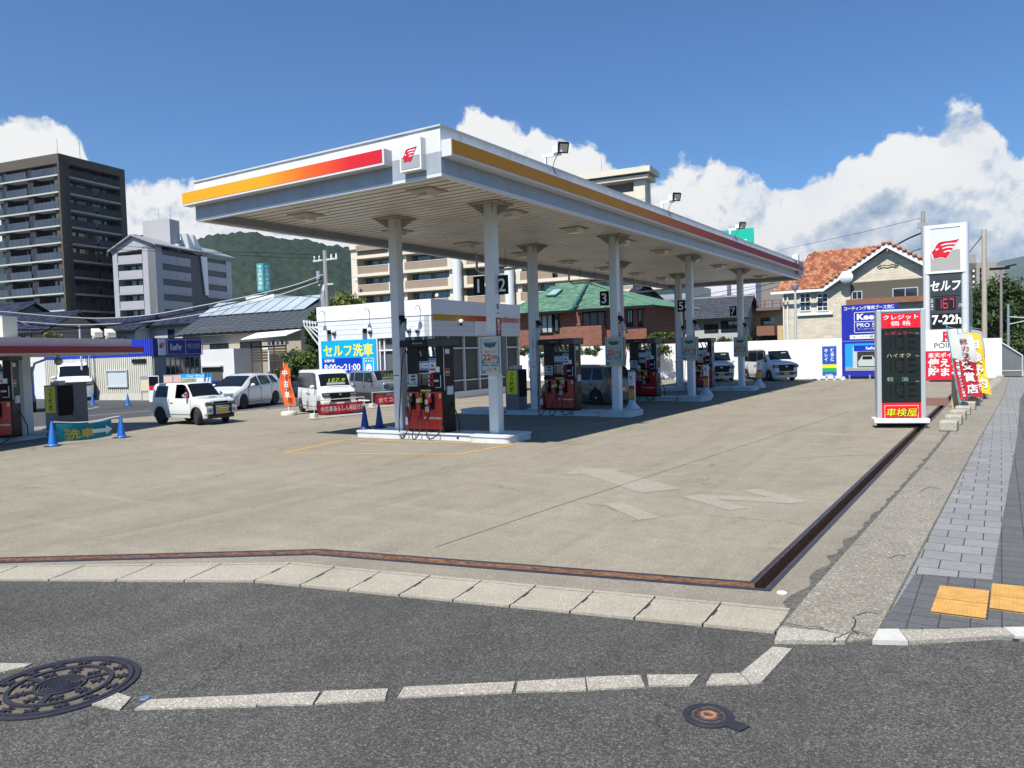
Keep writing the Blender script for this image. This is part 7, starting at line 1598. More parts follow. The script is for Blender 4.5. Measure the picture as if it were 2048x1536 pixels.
pts = [(-.48,0),(-.5,.28),(-.40,.40),(-.28,.62),(.28,.62),(.40,.40),(.5,.28),(.48,0)]; b.poly([tuple(c_+X*x+Z3*z) for x, z in pts]); b.build('picture_car', mat('picture_car', (0.45,0.52,0.5), .5), pc)
rect((c_-Y*.005, X, Z3, -Y), -.26, .26, .40, .58, 0, .004).build('picture_glass', M_blk2, pc)
b = MB(); [b.cyl(tuple(A0+X*x), tuple(A0+X*x+Z3*zq(750)), .05, .05, 6) for x in (.4, wB*.5, wB-.4)]; b.build('legs', M_gry, o, world=True)
A = Vector((0, 48.7, 0)); u0 = run(A, X, 1645); A0 = A+X*u0; wB = run(A0, X, 1673.5); zq = lambda y: zof(A0, y)
o = thing('banner_stand', 'narrow blue, yellow and green banner stand in front of the far white wall', 'banner stand', A0); FB = (A0, X, Z3, -Y); q = lambda u, y, d=.02: (A0+X*(u*wB)+Z3*zq(y)-Y*d, X, Z3, -Y)
rect(FB, 0, wB, zq(757), zq(693), -.02, 0).build('blue_cloth', mat('cloth_royal', (0.01,0.08,0.45), .6), o, world=True); rect(FB, 0, wB, zq(736), zq(729), 0, .01).build('yellow_field', M_ysign, o, world=True); rect(FB, 0, wB, zq(744), zq(736), 0, .01).build('green_field', M_green, o, world=True)
text('キ\nレ\nイ', q(.28, 710), .2, .75, M_wtx, o, bold=.03, world=True); text('勝\n手\nに', q(.72, 710), .22, .75, M_wtx, o, bold=.03, world=True)
text('KeePer', q(.5, 750), .4, .12, M_wtx, o, bold=.02, world=True)
b = MB()
for x in (-.12, wB+.12): b.cyl(tuple(A0+X*x), tuple(A0+X*x+Z3*(zq(691))), .03, .03, 6)
b.tube([A0-X*.12+Z3*zq(691), A0+X*(wB+.12)+Z3*zq(691)], .03, 6).box(A0.x-.5, A0.x+wB+.5, A0.y-.3, A0.y+.3, 0, .08); b.build('frame', M_wht2, o, world=True)
b = MB()
for k in range(3): b.rbox(A0.x-.1+.42*k, A0.x+.26+.42*k, A0.y-.35, A0.y-.05, .08, .24, .08)
b.build('weight_bags', M_wht2, o, world=True)
# ------------------------------------------------------------------ leaning flags by the footway
def flag(label, bx, by, tx, ty, wpx, col, txt, tcol, y0f=.12, y1f=.97, upper=None, utxt=None, tv=(.90,.06), ts=.72, grp='leaning advertising flags beside the footway', name='advertising_flag', pole=None, tm=None):
    B = G(bx, by); n_ = RT*FPX - FW*(tx-1024); D_ = math.hypot(B.x, B.y); T = atD(tx, ty, D_); o = thing(name, label, 'flag', (B.x, B.y, 0), 0, grp); B = Vector((B.x, B.y, .02))
    MB().tube([B, B*.5+T*.5, T+(T-B)*.02], .016, 6).build('pole', pole or mat('pole_turquoise', (0.05,0.36,0.45), .5), o, world=True)
    up_ = (T-B); Lp = up_.length; up_.normalize(); rt_ = RT.copy(); rt_.z = 0; rt_.normalize(); rt_ = (rt_ - up_*rt_.dot(up_)*.0).normalized(); wd = wpx/(FPX/ (D_*1.0))
    nn_ = rt_.cross(up_).normalized()
    def pt(u, v, off=0): return B+up_*(Lp*v)+rt_*(u*wd)+nn_*(.05*math.sin(6*v+2.5*u)*u+.03*math.sin(11*v)*u+off)+Z3*(-.10*u*u)
    def sheet(v0, v1, off, u0=0.02, u1=1):
        b = MB(); b.loft([[pt(u0+(u1-u0)*j/8, v0+(v1-v0)*i/16, off) for j in range(9)] for i in range(17)], close=False); return b
    cl = sheet(y0f, y1f, 0).build('cloth', col, o, world=True, smooth='all')
    if upper: sheet(y0f+(y1f-y0f)*.58, y1f, .006).build('upper_cloth', upper, cl, smooth='all')
    if txt:
        n_c = len(txt)
        for k, c in enumerate(txt):
            v = y0f+(y1f-y0f)*(tv[0]-(tv[0]-tv[1])*(k+.5)/n_c); h_ = (y1f-y0f)*Lp*(tv[0]-tv[1])*.95/n_c; c_ = pt(.52, v, .03)
            text(c, (c_, rt_, up_, nn_), min(wd*ts, h_*1.0), min(h_*.86, wd*ts*1.25), (tm(k) if tm else tcol), cl, bold=.02)
    for k, c in enumerate(utxt or ''):
        v = y0f+(y1f-y0f)*(.95-.115*(k+.5)); text(c, (pt(.52, v, .04), rt_, up_, nn_), wd*.42, Lp*.07, M_dred, cl, bold=.01)
    b = MB().tube([T, T+rt_*wd*1.0-Z3*.08], .008, 4); b.build('cross_bar', M_lgry, o, world=True)
    return o
M_fr = mat('flag_red', (0.45,0.015,0.03), .7, var=.06, vs=3); M_fw = mat('flag_white', (0.60,0.62,0.58), .7, var=.05, vs=3); M_fy = mat('flag_yellow', (0.85,0.55,0.02), .7, var=.05, vs=3)
flag('yellow flag with its white tip reaching nearest the end wall', 1962, 790, 1941, 655, 18, M_fy, '洗車', M_wtx, .02, .97, mat('flag_silver', (0.4,0.38,0.40), .6), tv=(.6,.2), ts=.5)
flag('yellow and silver flag between the red flags and the last yellow one', 1950, 800, 1925, 660, 28, M_fy, '車検予約', M_wtx, .10, .97, None)
flag('red and white flag third from the footway front, mostly hidden', 1940, 806, 1915, 661, 24, M_fr, '受賞店', M_wtx, .10, .97, M_fw, tv=(.55,.05))
flag('foremost broad red flag with large white award lettering, leaning left', 1931, 814, 1903, 664, 32, M_fr, '受賞店', M_wtx, .14, .97, M_fw, tv=(.60,.03), ts=.62, utxt='軽カ22')
flag('leftmost flag with a teal edge and narrow red cloth beside the rusty post', 1922, 822, 1893, 653, 16, M_fr, 'キーパーコーティング入賞店', M_wtx, .14, .97, M_fw, tv=(.62,.03), ts=.45)
g = G(1913, 817); o = thing('rusty_post', 'leaning rusty cream steel post at the left foot of the flags', 'post', (g.x, g.y, 0)); MB().prism([(-.13,-.07,0),(.08,-.07,0),(-.07,-.07,1.05),(-.13,-.07,1.05)], (0,.14,0)).build('shaft', mat('rust_cream', (0.60,0.42,0.22), .8, var=.25, vs=3, dirt=.9, dcol=(0.22,0.08,0.04), ds=3), o)
# grating in the forecourt
a4 = [G(*p) for p in ((1802,812),(1897,812),(1897,797),(1826,797))]; b = MB(); b.prism([(p.x,p.y,.012) for p in a4], (0,0,.012)); o = b.build('drain_grate', M_rustgrate); tag(o, 'rusty steel grate in the forecourt between the price sign and the flags', 'grate')
# row of rough concrete blocks
bl = [(1896,864),(1906,851),(1915,840),(1925,831),(1936,821),(1945,812),(1952,804),(1961,797),(1969,790)]
words_ = ['nearest the camera', 'second from the near end', 'third from the near end', 'fourth from the near end', 'fifth, below the leftmost flag pole', 'sixth, under the red flags', 'seventh, behind the red flags', 'eighth, below the yellow flags', 'last and farthest of the row']
M_blk_c = mat('block_concrete', (0.40,0.37,0.30), .95, var=.22, vs=9, bump=.8, bs=40, dirt=.5, dcol=(0.15,0.13,0.11), ds=6)
for (x, y), wds in zip(bl, words_):
    g = G(x, y); ob = MB().box(-.19, .19, -.10, .40, 0, .24).build('concrete_block', M_blk_c, bevel=.03); ob.location = (g.x, g.y+.1, .012); ob.rotation_euler = (0, 0, random.uniform(-.06,.06)); tag(ob, 'rough grey concrete kerb block, '+wds, 'concrete block', 'concrete blocks along the footway')
b = MB()
for k in range(10): g = G(1972+3.2*k, 788-3.3*k); b.box(g.x-.16, g.x+.16, g.y, g.y+1.0, 0, .16)
struct('far_kerb', b, M_kerb)
# ------------------------------------------------------------------ orange flags and red banners on the left
def oflag(label, bx, by, tx, ty, wpx, base_=True):
    B = G(bx, by); D_ = math.hypot(B.x, B.y); T = atD(tx, ty, D_); o = thing('orange_flag', label, 'flag', (B.x, B.y, .012), 0, 'orange flags by the used cars'); B = Vector((B.x, B.y, .15))
    MB().tube([B, T], .014, 6).build('pole', M_wht2, o, world=True)
    if base_: MB().lathe([(.30,0),(.31,.08),(.27,.15),(.06,.17)], (0,0,0), 20).build('base', mat('base_cream', (0.6,0.58,0.5), .6), o, smooth=True)
    rt_ = RT.copy(); rt_.z = 0; rt_.normalize(); wd = wpx/FPX*D_; b = MB(); L_ = (T-B)
    rows = []
    for i in range(15):
        v = .12+.84*i/14; w_ = wd*(.45+.35*math.sin(3.0*v+.5)**2)*(1 if v < .9 else .5); rows.append([B+L_*v+rt_*(w_*(2*j/6-.9))+Vector((.03*math.sin(9*v+j), .06*math.sin(7*v+1.3*j), 0)) for j in range(7)])
    b.loft(rows, close=False); cl = b.build('cloth', M_orng, o, world=True, smooth='all')
    for k, c in enumerate('中古車'): text(c, (B+L_*(.78-.22*k)+rt_*(wd*.1)-FW*.12, rt_, Z3, -FW), wd*.55, L_.length*.13, M_wtx, cl, bold=.02)
    return o
oflag('tall orange flag on a round cream base left of the white boxy car', 578, 831, 567, 724, 17)
oflag('orange flag behind the white boxy car in front of the blue sign', 706, 800, 697, 713, 12)
g = G(840, 808); o = thing('orange_board', 'tall rounded orange board standing left of the nearest pump', 'sign board', (g.x, g.y, .012), R(20))
b = MB(); pts = [(-.26,0),(.26,0),(.26,1.25)]+[(.26*math.cos(R(a)), 1.25+.22*math.sin(R(a))) for a in range(20,170,20)]+[(-.26,1.25)]; b.prism([(x,0,z) for x,z in pts], (0,.10,0)); b.build('board', mat('orange_vinyl', (0.85,0.10,0.03), .45), o)
text('中\n古\n車', fr((0,-.01,.95)), .22, .55, M_wtx, o, bold=.03)
def rbanner(label, p0, p1, txt, h=.36, z0=.16):
    A, B = G(*p0), G(*p1); d = (B-A); d.z = 0; L = d.length; d.normalize(); o = thing('banner_rail', label, 'banner', (A.x, A.y, .012), math.atan2(d.y, d.x), 'red banners on white rails')
    b = MB(); b.tube([(0,0,.03),(0,0,.66),(L,0,.66),(L,0,.03)], .018, 6).tube([(-.12,-.12,.03),(L+.1,-.12,.03)], .018, 6).tube([(-.12,.2,.03),(L+.1,.2,.03)], .018, 6)
    for x in (0, L): b.tube([(x,-.12,.03),(x,.2,.03)], .018, 6)
    b.build('rail', mat('rail_cream', (0.66,0.64,0.58), .5), o)
    b = MB(); rows = [[(.12+(L-.2)*j/16, .02*math.sin(j*1.3)-.03, z0+h*i/3-.03*math.sin(math.pi*j/16)) for j in range(17)] for i in range(4)]; b.loft(rows, close=False); cl = b.build('cloth', M_sred, o, smooth='all')
    text(txt, fr((L*.5+.04,-.075,z0+h*.46)), (L-.2)*.90, h*.58, M_wtx, cl, bold=.012)
    b = MB(); b.rbox(-.1, .12, -.1, .18, .03, .2, .06); b.build('sandbag', mat('bag_cream', (0.6,0.58,0.5), .8, var=.1, vs=10), o)
rbanner('red banner on a white rail in front of the white boxy car', (629,839), (729,829), '中古車あんしん保証付！')
rbanner('red banner on a white rail before the silver boxy car, crossed by the column', (745,817), (838,809), '全てコミコミ価格')
# ------------------------------------------------------------------ small canopy on the left with its island
P = G(52, 878); e = Vector((math.sin(R(-21.5)), math.cos(R(-21.5)), 0)); nO = Vector((e.y, -e.x, 0)); rzL = math.atan2(-nO.y*-1, nO.x)
rzL = math.atan2(nO.y, nO.x)
P = Vector((P.x, P.y, 0)); Q = P+nO*1.25; zt2 = zof(Q+e*0, 676); far = run(Q+Z3*zt2, e, 262)
lc = thing('small_canopy', 'low grey canopy with a dark red stripe cut by the left edge', 'canopy', P)
near = -5.0; FL = (Q+e*near, e, Z3, nO)
h1 = zt2-zof(Q, 692.5); z1 = zt2-h1; zr = zof(Q, 694); zs_ = zof(Q, 703)
L_ = far-near
rect(FL, 0, L_, z1, zt2, -3.4, 0).build('fascia', mat('fascia_dull', (0.56,0.58,0.59), .4, 0, var=.10, vs=.8, stretch=(1,1,4)), lc, world=True)
rect(FL, 0, L_+.35, z1-.20, z1-.01, -.15, .22).build('red_stripe', M_dred, lc, world=True)  # red darkened to the tone of its shaded side
rect(FL, 0, L_-.1, z1-.27, z1-.21, -3.3, -.05).build('soffit', M_soff, lc, world=True); rect(FL, 0, L_+.3, z1-.24, z1-.205, -.15, .20).build('stripe_lip', M_lgry, lc, world=True)
b = MB(); bx = [P+nO*a+e*c for a, c in ((-.16,-.16),(.16,-.16),(.16,.16),(-.16,.16))]; b.slab([(v.x,v.y) for v in bx], .15, z1-.3); b.build('column', M_col, lc, world=True)
b = MB(); q = P+nO*.3; b.tube([q+Z3*(z1-.9), q+nO*.15+Z3*(z1-.5), q+nO*.5+Z3*(z1-.4)], .035, 6); b.build('cable_arm', M_lgry, lc, world=True)
tt = run(Q+Z3*2.7, e, 127); q = Q+e*tt-nO*.2; MB().ball((q.x,q.y,z1-.46), .12, 12, 8).cyl((q.x,q.y,z1-.4),(q.x,q.y,z1-.26),.05,.05,8).build('under_lamp', mat('lamp_dull', (0.35,0.34,0.3), .5), lc, world=True, smooth=True)
# air conditioner and floodlight heads standing on that roof
tt = run(Q+Z3*zt2, e, 62); q = Q+e*tt-nO*1.0; o = thing('roof_cabinet', 'cream metal cabinet standing on the low left canopy', 'cabinet', (q.x,q.y,zt2), rzL); MB().box(-.32, .28, -.22, .30, 0, .62).build('case', mat('cab_cream', (0.58,0.55,0.46), .5), o); b = MB(); [b.box(-.25,-.1,-.225,-.22,.35+.05*k,.37+.05*k) for k in range(4)]; b.box(-.33,.29,-.23,.31,.62,.65); b.build('vents', M_lgry, o)
for px, lb in ((220,'cream floodlight pair on the low left canopy, left one'), (246,'cream floodlight pair on the low left canopy, right one')):
    tt = run(Q+Z3*zt2, e, px); q = Q+e*tt-nO*.5; o = thing('floodlight', lb, 'floodlight', (q.x,q.y,zt2), rzL-R(40), 'floodlights on the low canopy')
    MB().prism([(-.24,-.12,.14),(.26,-.12,.06),(.30,-.12,.24),(-.22,-.12,.38)], (0,.26,0)).build('lamp_head', mat('cab_cream', (0.58,0.55,0.46), .5), o, bevel=.02); MB().box(-.28,-.1,-.08,.1,0,.14).build('foot', mat('cab_cream', (0.58,0.55,0.46), .5), o)
q = P+e*1.2; io = island('low pump island under the small left canopy', 0, 6.4, 0, rzL+math.pi/2, tuple(P+e*2.4), 'pump islands', True)
pp = P-e*1.15+nO*.10
lp = copy_tree(PUMPS[0], 'fuel pump at the left edge of the photo under the low canopy', (pp.x, pp.y, .175), rzL+math.pi/2-R(72))
cc = P+e*1.15+nO*.2; copy_tree(cm1, 'grey change machine with a yellow vertical sign under the low left canopy', (cc.x, cc.y, .175), rzL-R(20)+R(10))
cc = P+e*2.05; o = thing('vending_unit', 'black unit with grey bottles on shelves beside the left change machine', 'vending unit', (cc.x, cc.y, .175), rzL-R(12)); MB().box(-.3,.3,-.25,.25,0,1.45).build('cabinet', mat('machine_grey', (0.14,0.15,0.16), .45), o); rect(fr((0,-.25,0)), -.28, .28, .55, 1.42, 0, .02).build('window', M_blk, o)
for k in range(5): MB().cyl((-.2+.1*k,-.30,.62+.1*(k%2)),(-.2+.1*k,-.30,.95+.12*(k%3)),.035,.035,8).build('bottle', mat('bottle_grey', (0.25,0.26,0.27), .4), o)
# ------------------------------------------------------------------ small things in the wash yard
def board(label, px, py, py_t, wpx, cols, name='info_board', rz=0.0, text_=None):
    g = G(px, py); zt_ = zof(g, py_t); D_ = math.hypot(g.x, g.y); wd = wpx/FPX*D_*1.05; rt_ = RT.copy(); rt_.z = 0; o = thing(name, label, 'board', (g.x, g.y, .014), math.atan2(rt_.y, rt_.x)+rz)
    MB().box(-wd/2, wd/2, 0, .05, cols[0][0]*zt_, zt_).build('panel', cols[0][1], o)
    for (v0, v1, u0, u1, m_, nm) in cols[1:]: rect(fr((0,0,0)), (u0-.5)*wd, (u1-.5)*wd, v0*zt_, v1*zt_, 0, .01).build(nm, m_, o)
    b = MB(); [b.box(x-.02, x+.02, .05, .09, 0, zt_) for x in (-wd*.45, wd*.45)]; b.build('legs', M_gry, o); return o, wd, zt_
bp, wd, zt_ = board('cyan and white car wash price board behind the off-roader', 395, 805, 748, 54, [(.15,M_cyan),(.18,.86,.04,.96,M_wht2,'white_field'),(.70,.84,.05,.5,M_ysign,'yellow_field')]); text('Car Wash', fr((0,-.012,zt_*.93)), wd*.6, zt_*.08, M_wtx, bp, bold=.02)
board('cream notice board left of the red and black pay machine', 291, 803, 753, 15, [(.35,M_gry),(.42,.86,.06,.94,mat('notice_cream', (0.72,0.62,0.42), .6),'sheet'),(.86,.97,.06,.94,M_gry,'head')])
board('pair of pinkish notice sheets on a rail behind the off-roader', 348, 803, 750, 33, [(.4,M_gry),(.45,.95,.03,.47,mat('notice_pink', (0.7,0.5,0.42), .6),'sheet'),(.45,.97,.53,.97,mat('notice_pink2', (0.72,0.45,0.38), .6),'sheet')])
board('tall black and red pay machine beside the off-roader', 309, 804, 752, 18, [(.0,M_wht2),(.62,.97,.05,.95,M_blk,'head'),(.45,.62,.05,.95,M_sred,'red_panel')], 'pay_machine')
board('blue and black vacuum machine in front of the white garage', 437, 800, 762, 34, [(.0,M_navy),(.1,.9,.4,.98,M_blk,'black_panel')], 'vacuum_machine')
board('white and cyan information board against the far white wall', 1088, 765, 706, 58, [(.15,M_wht2),(.84,.97,.0,.95,M_cyan,'head'),(.3,.32,.1,.9,M_lgry,'line')])
board('white framed notice on the wall by the shop, beyond the nearest pump', 1002, 775, 735, 26, [(.2,M_gry),(.3,.9,.1,.6,M_lgry,'sheet'),(.3,.9,.65,.95,M_blk2,'sheet')])
board('small green and black leaflet rack seen under the poster column', 965, 785, 745, 22, [(.1,M_blk2),(.2,.9,.1,.5,M_lgry,'sheet'),(.2,.6,.55,.9,M_green,'sheet')], 'leaflet_rack')
g = G(241, 800); zt_ = zof(g, 760); o = thing('barrier', 'grey barrier post with a red and white arm in front of the workshop window', 'barrier', (g.x,g.y,.014)); MB().box(-.12,.12,-.12,.12,0,zt_).box(-.25,-.05,-.2,.1,zt_*.55,zt_*.9).build('post', M_lgry, o); MB().prism([(-1.4,-.22,zt_*.86),(-.1,-.22,zt_*.90),(-.1,-.22,zt_*.95),(-1.4,-.22,zt_*.91)], (0,.06,0)).build('arm', mat('arm_orange', (0.65,0.30,0.16), .6), o)
def pole(label, px, py, py_t, r, m, name='post', D=None, extra=None, cat='pole'):
    if D: P_, z_ = ground0(px, py_t, D)
    else: g = G(px, py); P_ = Vector((g.x, g.y, 0)); z_ = zof(P_, py_t)
    o = thing(name, label, cat, P_); MB().cyl((0,0,0),(0,0,z_),r,r*.8,10).build('shaft', m, o, smooth=True); return o, P_, z_
pole('thin light grey post in front of the workshop wall, left', 167, 801, 652, .07, M_lgry); pole('thin dark grey post in front of the workshop wall, right', 183, 801, 690, .055, M_gry)
lp_, P_, z_ = pole('slim white yard lamp in front of the slatted balcony', 537, 0, 697, .06, M_wht2, 'yard_lamp', 48); MB().box(-.45,.05,-.08,.08,z_-.05,z_+.05).build('lamp_head', M_wht2, lp_)
lp_, P_, z_ = pole('slim white lamp post standing in front of the orange roofed house', 1593, 757, 578, .085, mat('post_pale', (0.45,0.49,0.52), .4), 'lamp_post'); MB().lathe([(.10,z_-.1),(.22,z_+.12),(.24,z_+.25),(.05,z_+.3)], n=14).build('lamp_head', M_gry, lp_, smooth=True)
# ------------------------------------------------------------------ utility poles and cables
def wire(par, pts, r=.02, nm='cable'):
    w3 = [atD(x, y, D) for x, y, D in pts]; out = []
    for i in range(len(w3)-1):
        p0, p1, p2, p3 = w3[max(i-1,0)], w3[i], w3[i+1], w3[min(i+2,len(w3)-1)]
        for t in (0, .25, .5, .75): out.append(.5*((2*p1)+(p2-p0)*t+(2*p0-5*p1+4*p2-p3)*t*t+(3*p1-p0-3*p2+p3)*t**3))
    out.append(w3[-1]); return MB().tube(out, r, 5).build(nm, M_blk2 if nm == 'cable' else M_lgry, par, world=True)
M_pole = mat('pole_concrete', (0.30,0.29,0.27), .85, var=.1, vs=3)
up1, P_, z_ = pole('concrete utility pole with crossarms and cables left of the shop', 650, 0, 501, .17, M_pole, 'utility_pole', 47, cat='utility pole')
b = MB()
for z, w_, y_ in ((z_-.55,1.0,0),(z_-2.0,.6,.1)): b.box(-w_, w_, -.05, .05, z-.05, z+.05)
b.build('crossarm', M_lgry, up1); b = MB()
for x in (-.9,-.5,.5,.9): b.cyl((x,0,z_-.5),(x,0,z_-.25),.06,.04,8)
b.build('insulator', M_wht2, up1); MB().cyl((-.35,-.25,z_-1.9),(-.35,-.25,z_-1.2),.14,.14,10).build('transformer', M_gry, up1, smooth=True)
b = MB(); [b.tube([(-.35+.11*k,-.2,1.5),(-.33+.10*k,-.2,z_-2.4),(-.1,-.1,z_-2.0)], .035, 5) for k in range(4)]; b.build('riser_pipes', M_lgry, up1)
for ps_ in ([(646,511,47),(520,505,50),(380,503,54),(230,490,60),(110,478,66),(0,470,70)], [(646,517,47),(540,514,49),(400,505,53),(250,500,58),(120,490,64)]): wire(up1, ps_, .016)
for ps_, r_, nm in (([(646,549,47),(590,570,46),(500,592,45),(400,612,44),(300,630,43),(200,637,42),(100,632,41),(0,623,40)], .03, 'pale_cable'), ([(645,560,47),(560,590,46),(470,614,45),(380,632,44),(280,645,43),(150,650,42),(60,645,41),(-20,640,40)], .03, 'pale_cable'),
   ([(645,557,47),(560,583,46),(470,606,45),(380,624,44),(280,642,43),(180,655,42),(60,660,41),(-20,655,40)], .03, 'cable'), ([(646,596,47),(600,592,48),(560,590,50)], .018, 'cable'), ([(0,636,41),(40,646,41.5),(100,652,42),(200,657,43)], .03, 'cable'), ([(60,652,41),(30,640,40.5),(0,633,40)], .03, 'pale_cable')): wire(up1, ps_, r_, nm)
up2, P_, z_ = pole('dark topped utility pole rising behind the pole sign', 1846, 0, 423, .16, M_pole, 'utility_pole', 60, cat='utility pole')
wire(up2, [(1843,466,60),(1815,478,62),(1790,492,64),(1760,510,66)], .06); wire(up2, [(1843,436,60),(1700,470,70),(1560,500,84)], .015); wire(up2, [(1843,497,60),(1810,508,64),(1780,520,68)], .03); MB().box(-.35,.2,-.1,.1,z_-1.1,z_-.75).build('bracket', M_gry, up2)
up3, P_, z_ = pole('plain concrete pole between the pole sign and the big tree', 1968, 0, 459, .17, mat('pole_pale', (0.42,0.38,0.31), .85, var=.1, vs=3), 'utility_pole', 58, cat='utility pole'); wire(up3, [(1965,472,58),(1950,490,66),(1938,505,74)], .03)
lp_, P_, z_ = pole('slender brown street lamp pole in front of the big tree', 2002, 0, 536, .09, mat('pole_brown', (0.25,0.23,0.21), .6), 'street_lamp', 56, cat='street lamp'); MB().box(-.6,.45,-.08,.08,z_-.1,z_+.05).prism([(.2,-.06,z_),(.8,-.06,z_+.12),(.8,-.06,z_+.2),(.2,-.06,z_+.1)], (0,.12,0)).build('lamp_head', M_blk2, lp_)
tp_, P_, z_ = pole('pale blue-grey signal pole with double arms at the far right', 2016.5, 0, 608, .11, mat('pole_bluegrey', (0.22,0.28,0.31), .5), 'signal_pole', 72, cat='signal pole'); MB().tube([(0,0,z_-1.0),(1.2,0,z_-1.15),(3.5,0,z_-1.15)], .045, 6).tube([(0,0,z_-1.6),(1.2,0,z_-1.35),(3.5,0,z_-1.2)], .04, 6).build('arm', M_lgry, tp_)
# wires over the white factory
wr0 = [[(1390,602,85),(1450,590,85),(1515,575,85),(1560,560,85)],[(1390,594,86),(1460,580,86),(1560,565,86)],[(1390,608,84),(1500,588,84),(1562,571,84)]]
for w_ in wr0: wire(up2, w_, .025)
# ------------------------------------------------------------------ trees, hedges
def foliage_mat(nm, c, v=.5):
    m = bpy.data.materials.new(nm); m.use_nodes = True; n = N(m.node_tree); p = n.n['Principled BSDF']; tcn = n.new('ShaderNodeTexCoord'); geo = n.new('ShaderNodeNewGeometry')
    f = n.math('ADD', n.math('MULTIPLY', n.noise(tcn.outputs['Object'], 1.1, 4, .6), .6), n.math('MULTIPLY', geo.outputs['Random Per Island'], .4))
    n.link(n.ramp(f, [(.25, tuple(x*(1-v) for x in c)), (.5, c), (.78, (min(1,c[0]*(1+v*1.2)), min(1,c[1]*(1+v)), c[2]*(1+v*.3)))]), p.inputs['Base Color']); p.inputs['Roughness'].default_value = .6; p.inputs['Specular IOR Level'].default_value = .3
    MC[nm] = m; return m
M_l1 = foliage_mat('leaf_dark', (0.045,0.075,0.022)); M_l2 = foliage_mat('leaf_mid', (0.085,0.125,0.030)); M_l3 = foliage_mat('leaf_bright', (0.13,0.17,0.04)); M_bark = mat('bark', (0.075,0.06,0.048), .9, var=.3, vs=6)
def leaves(b, c, r, n_, s, rnd, flat=1.0):
    nc = max(5, n_//70); cl = []
    for _ in range(nc):
        while True:
            v = Vector((rnd.uniform(-1,1), rnd.uniform(-1,1), rnd.uniform(-1,1)))
            if .25 < v.length < 1: break
        v = v.normalized()*rnd.uniform(.45,.92); cl.append((v, rnd.uniform(.16,.34)))
    for i in range(n_):
        v, q = cl[rnd.randrange(nc)]; d = Vector((rnd.gauss(0,1), rnd.gauss(0,1), rnd.gauss(0,.75)*flat))*q*.62; p = v+d
        P_ = Vector((c[0]+p.x*r[0], c[1]+p.y*r[1], c[2]+p.z*r[2])); a = Vector((rnd.uniform(-1,1), rnd.uniform(-1,1), rnd.uniform(-.6,.6))).normalized(); t = a.orthogonal().normalized(); t = (t*math.cos(rnd.random()*6)+a.cross(t)*math.sin(rnd.random()*6)); u = a.cross(t); k = s*rnd.uniform(.6,1.3)
        b.add([P_-t*k, P_+u*k*.5, P_+t*k, P_-u*k*.5], [(0,1,2,3)])
def tree(label, px, py_c, D, rpx, rpy, n_, s, m, py_b=None, name='tree', trunk=True, seed=1, flat=1.0, cat='tree', branches=6):
    rnd = random.Random(seed); C_ = atD(px, py_c, D); k = D/FPX; r = (rpx*k, rpx*k*.85, rpy*k); o = thing(name, label, cat, (C_.x, C_.y, 0)); b = MB(); leaves(b, (0,0,C_.z), r, n_, s, rnd, flat); b.build('crown', m, o)
    if trunk:
        b = MB(); b.tube([(0,0,0),(.05,0,C_.z*.4),(-.03,.02,C_.z*.75),(0,0,C_.z)], [r[0]*.09,r[0]*.075,r[0]*.05,r[0]*.03], 7)
        for q in range(branches): a = rnd.uniform(0,6.3); z0 = C_.z*rnd.uniform(.45,.85); b.tube([(0,0,z0),(math.cos(a)*r[0]*.35,math.sin(a)*r[0]*.35,z0+r[2]*.4),(math.cos(a)*r[0]*.7,math.sin(a)*r[0]*.7,z0+r[2]*.7)], [r[0]*.04,r[0]*.028,r[0]*.012], 5)
        b.build('trunk', M_bark, o)
    return o
tree('large dark spreading tree beyond the right end wall', 1995, 612, 78, 52, 48, 9000, .16, M_l1, seed=3, branches=9)
tree('dark lower trees behind the white wall right of the pole sign', 1958, 655, 85, 45, 22, 3500, .17, M_l1, seed=4)
tree('green shrubby trees at the right edge beyond the road', 2040, 672, 105, 38, 26, 4500, .2, M_l1, seed=5); tree('brighter low green bushes by the far road at the right', 2022, 690, 95, 16, 12, 1500, .16, M_l2, seed=6, name='bush', trunk=False, cat='bush')
tree('cloud pruned dark pine beside the pole and the shop', 632, 665, 50, 26, 46, 4200, .11, M_l1, seed=7, flat=.35, name='pine_tree'); tree('yellow-green tree top above the station shop roof', 690, 612, 54, 46, 24, 4200, .12, M_l3, seed=8)
tree('round green bush under the slatted balcony house', 605, 735, 47, 40, 34, 5200, .10, M_l2, seed=9, name='bush', trunk=False, cat='bush'); tree('dark shrub behind the wagon by the slatted balcony', 560, 755, 46, 30, 16, 1800, .10, M_l1, seed=19, name='bush', trunk=False, cat='bush')
tree('small yellowish bush behind the low left canopy', 108, 673, 60, 16, 9, 900, .11, M_l3, seed=10, name='bush', trunk=False, cat='bush')
hx = [(1047,702,20,11),(1085,704,20,12),(1120,700,22,12),(1150,703,18,10),(1185,700,18,12)]
for k, (x, y, a, c) in enumerate(hx): tree(('leftmost','second from left','middle','second from right','rightmost')[k]+' clipped green hedge clump before the brick house wall', x, y, 53.5, a, c, 1300, .07, (M_l1,M_l2)[k%2], seed=20+k, name='hedge', trunk=False, cat='hedge')
tree('round bright variegated bush right of the column with plate 3', 1262, 690, 54, 14, 13, 1500, .07, M_l3, seed=30, name='bush', trunk=False, cat='bush'); tree('flat topped pruned green pine before the grey tiled house', 1325, 672, 56, 30, 9, 2200, .08, M_l2, seed=31, flat=.4, name='pine_tree'); tree('dark twiggy bushes seen through the third pump', 1310, 700, 53, 30, 18, 2200, .08, M_l1, seed=32, name='bush', trunk=False, cat='bush')
tree('dark green shrub seen beyond the farthest pump', 1450, 690, 54, 26, 18, 2200, .08, M_l1, seed=33, name='bush', trunk=False, cat='bush')
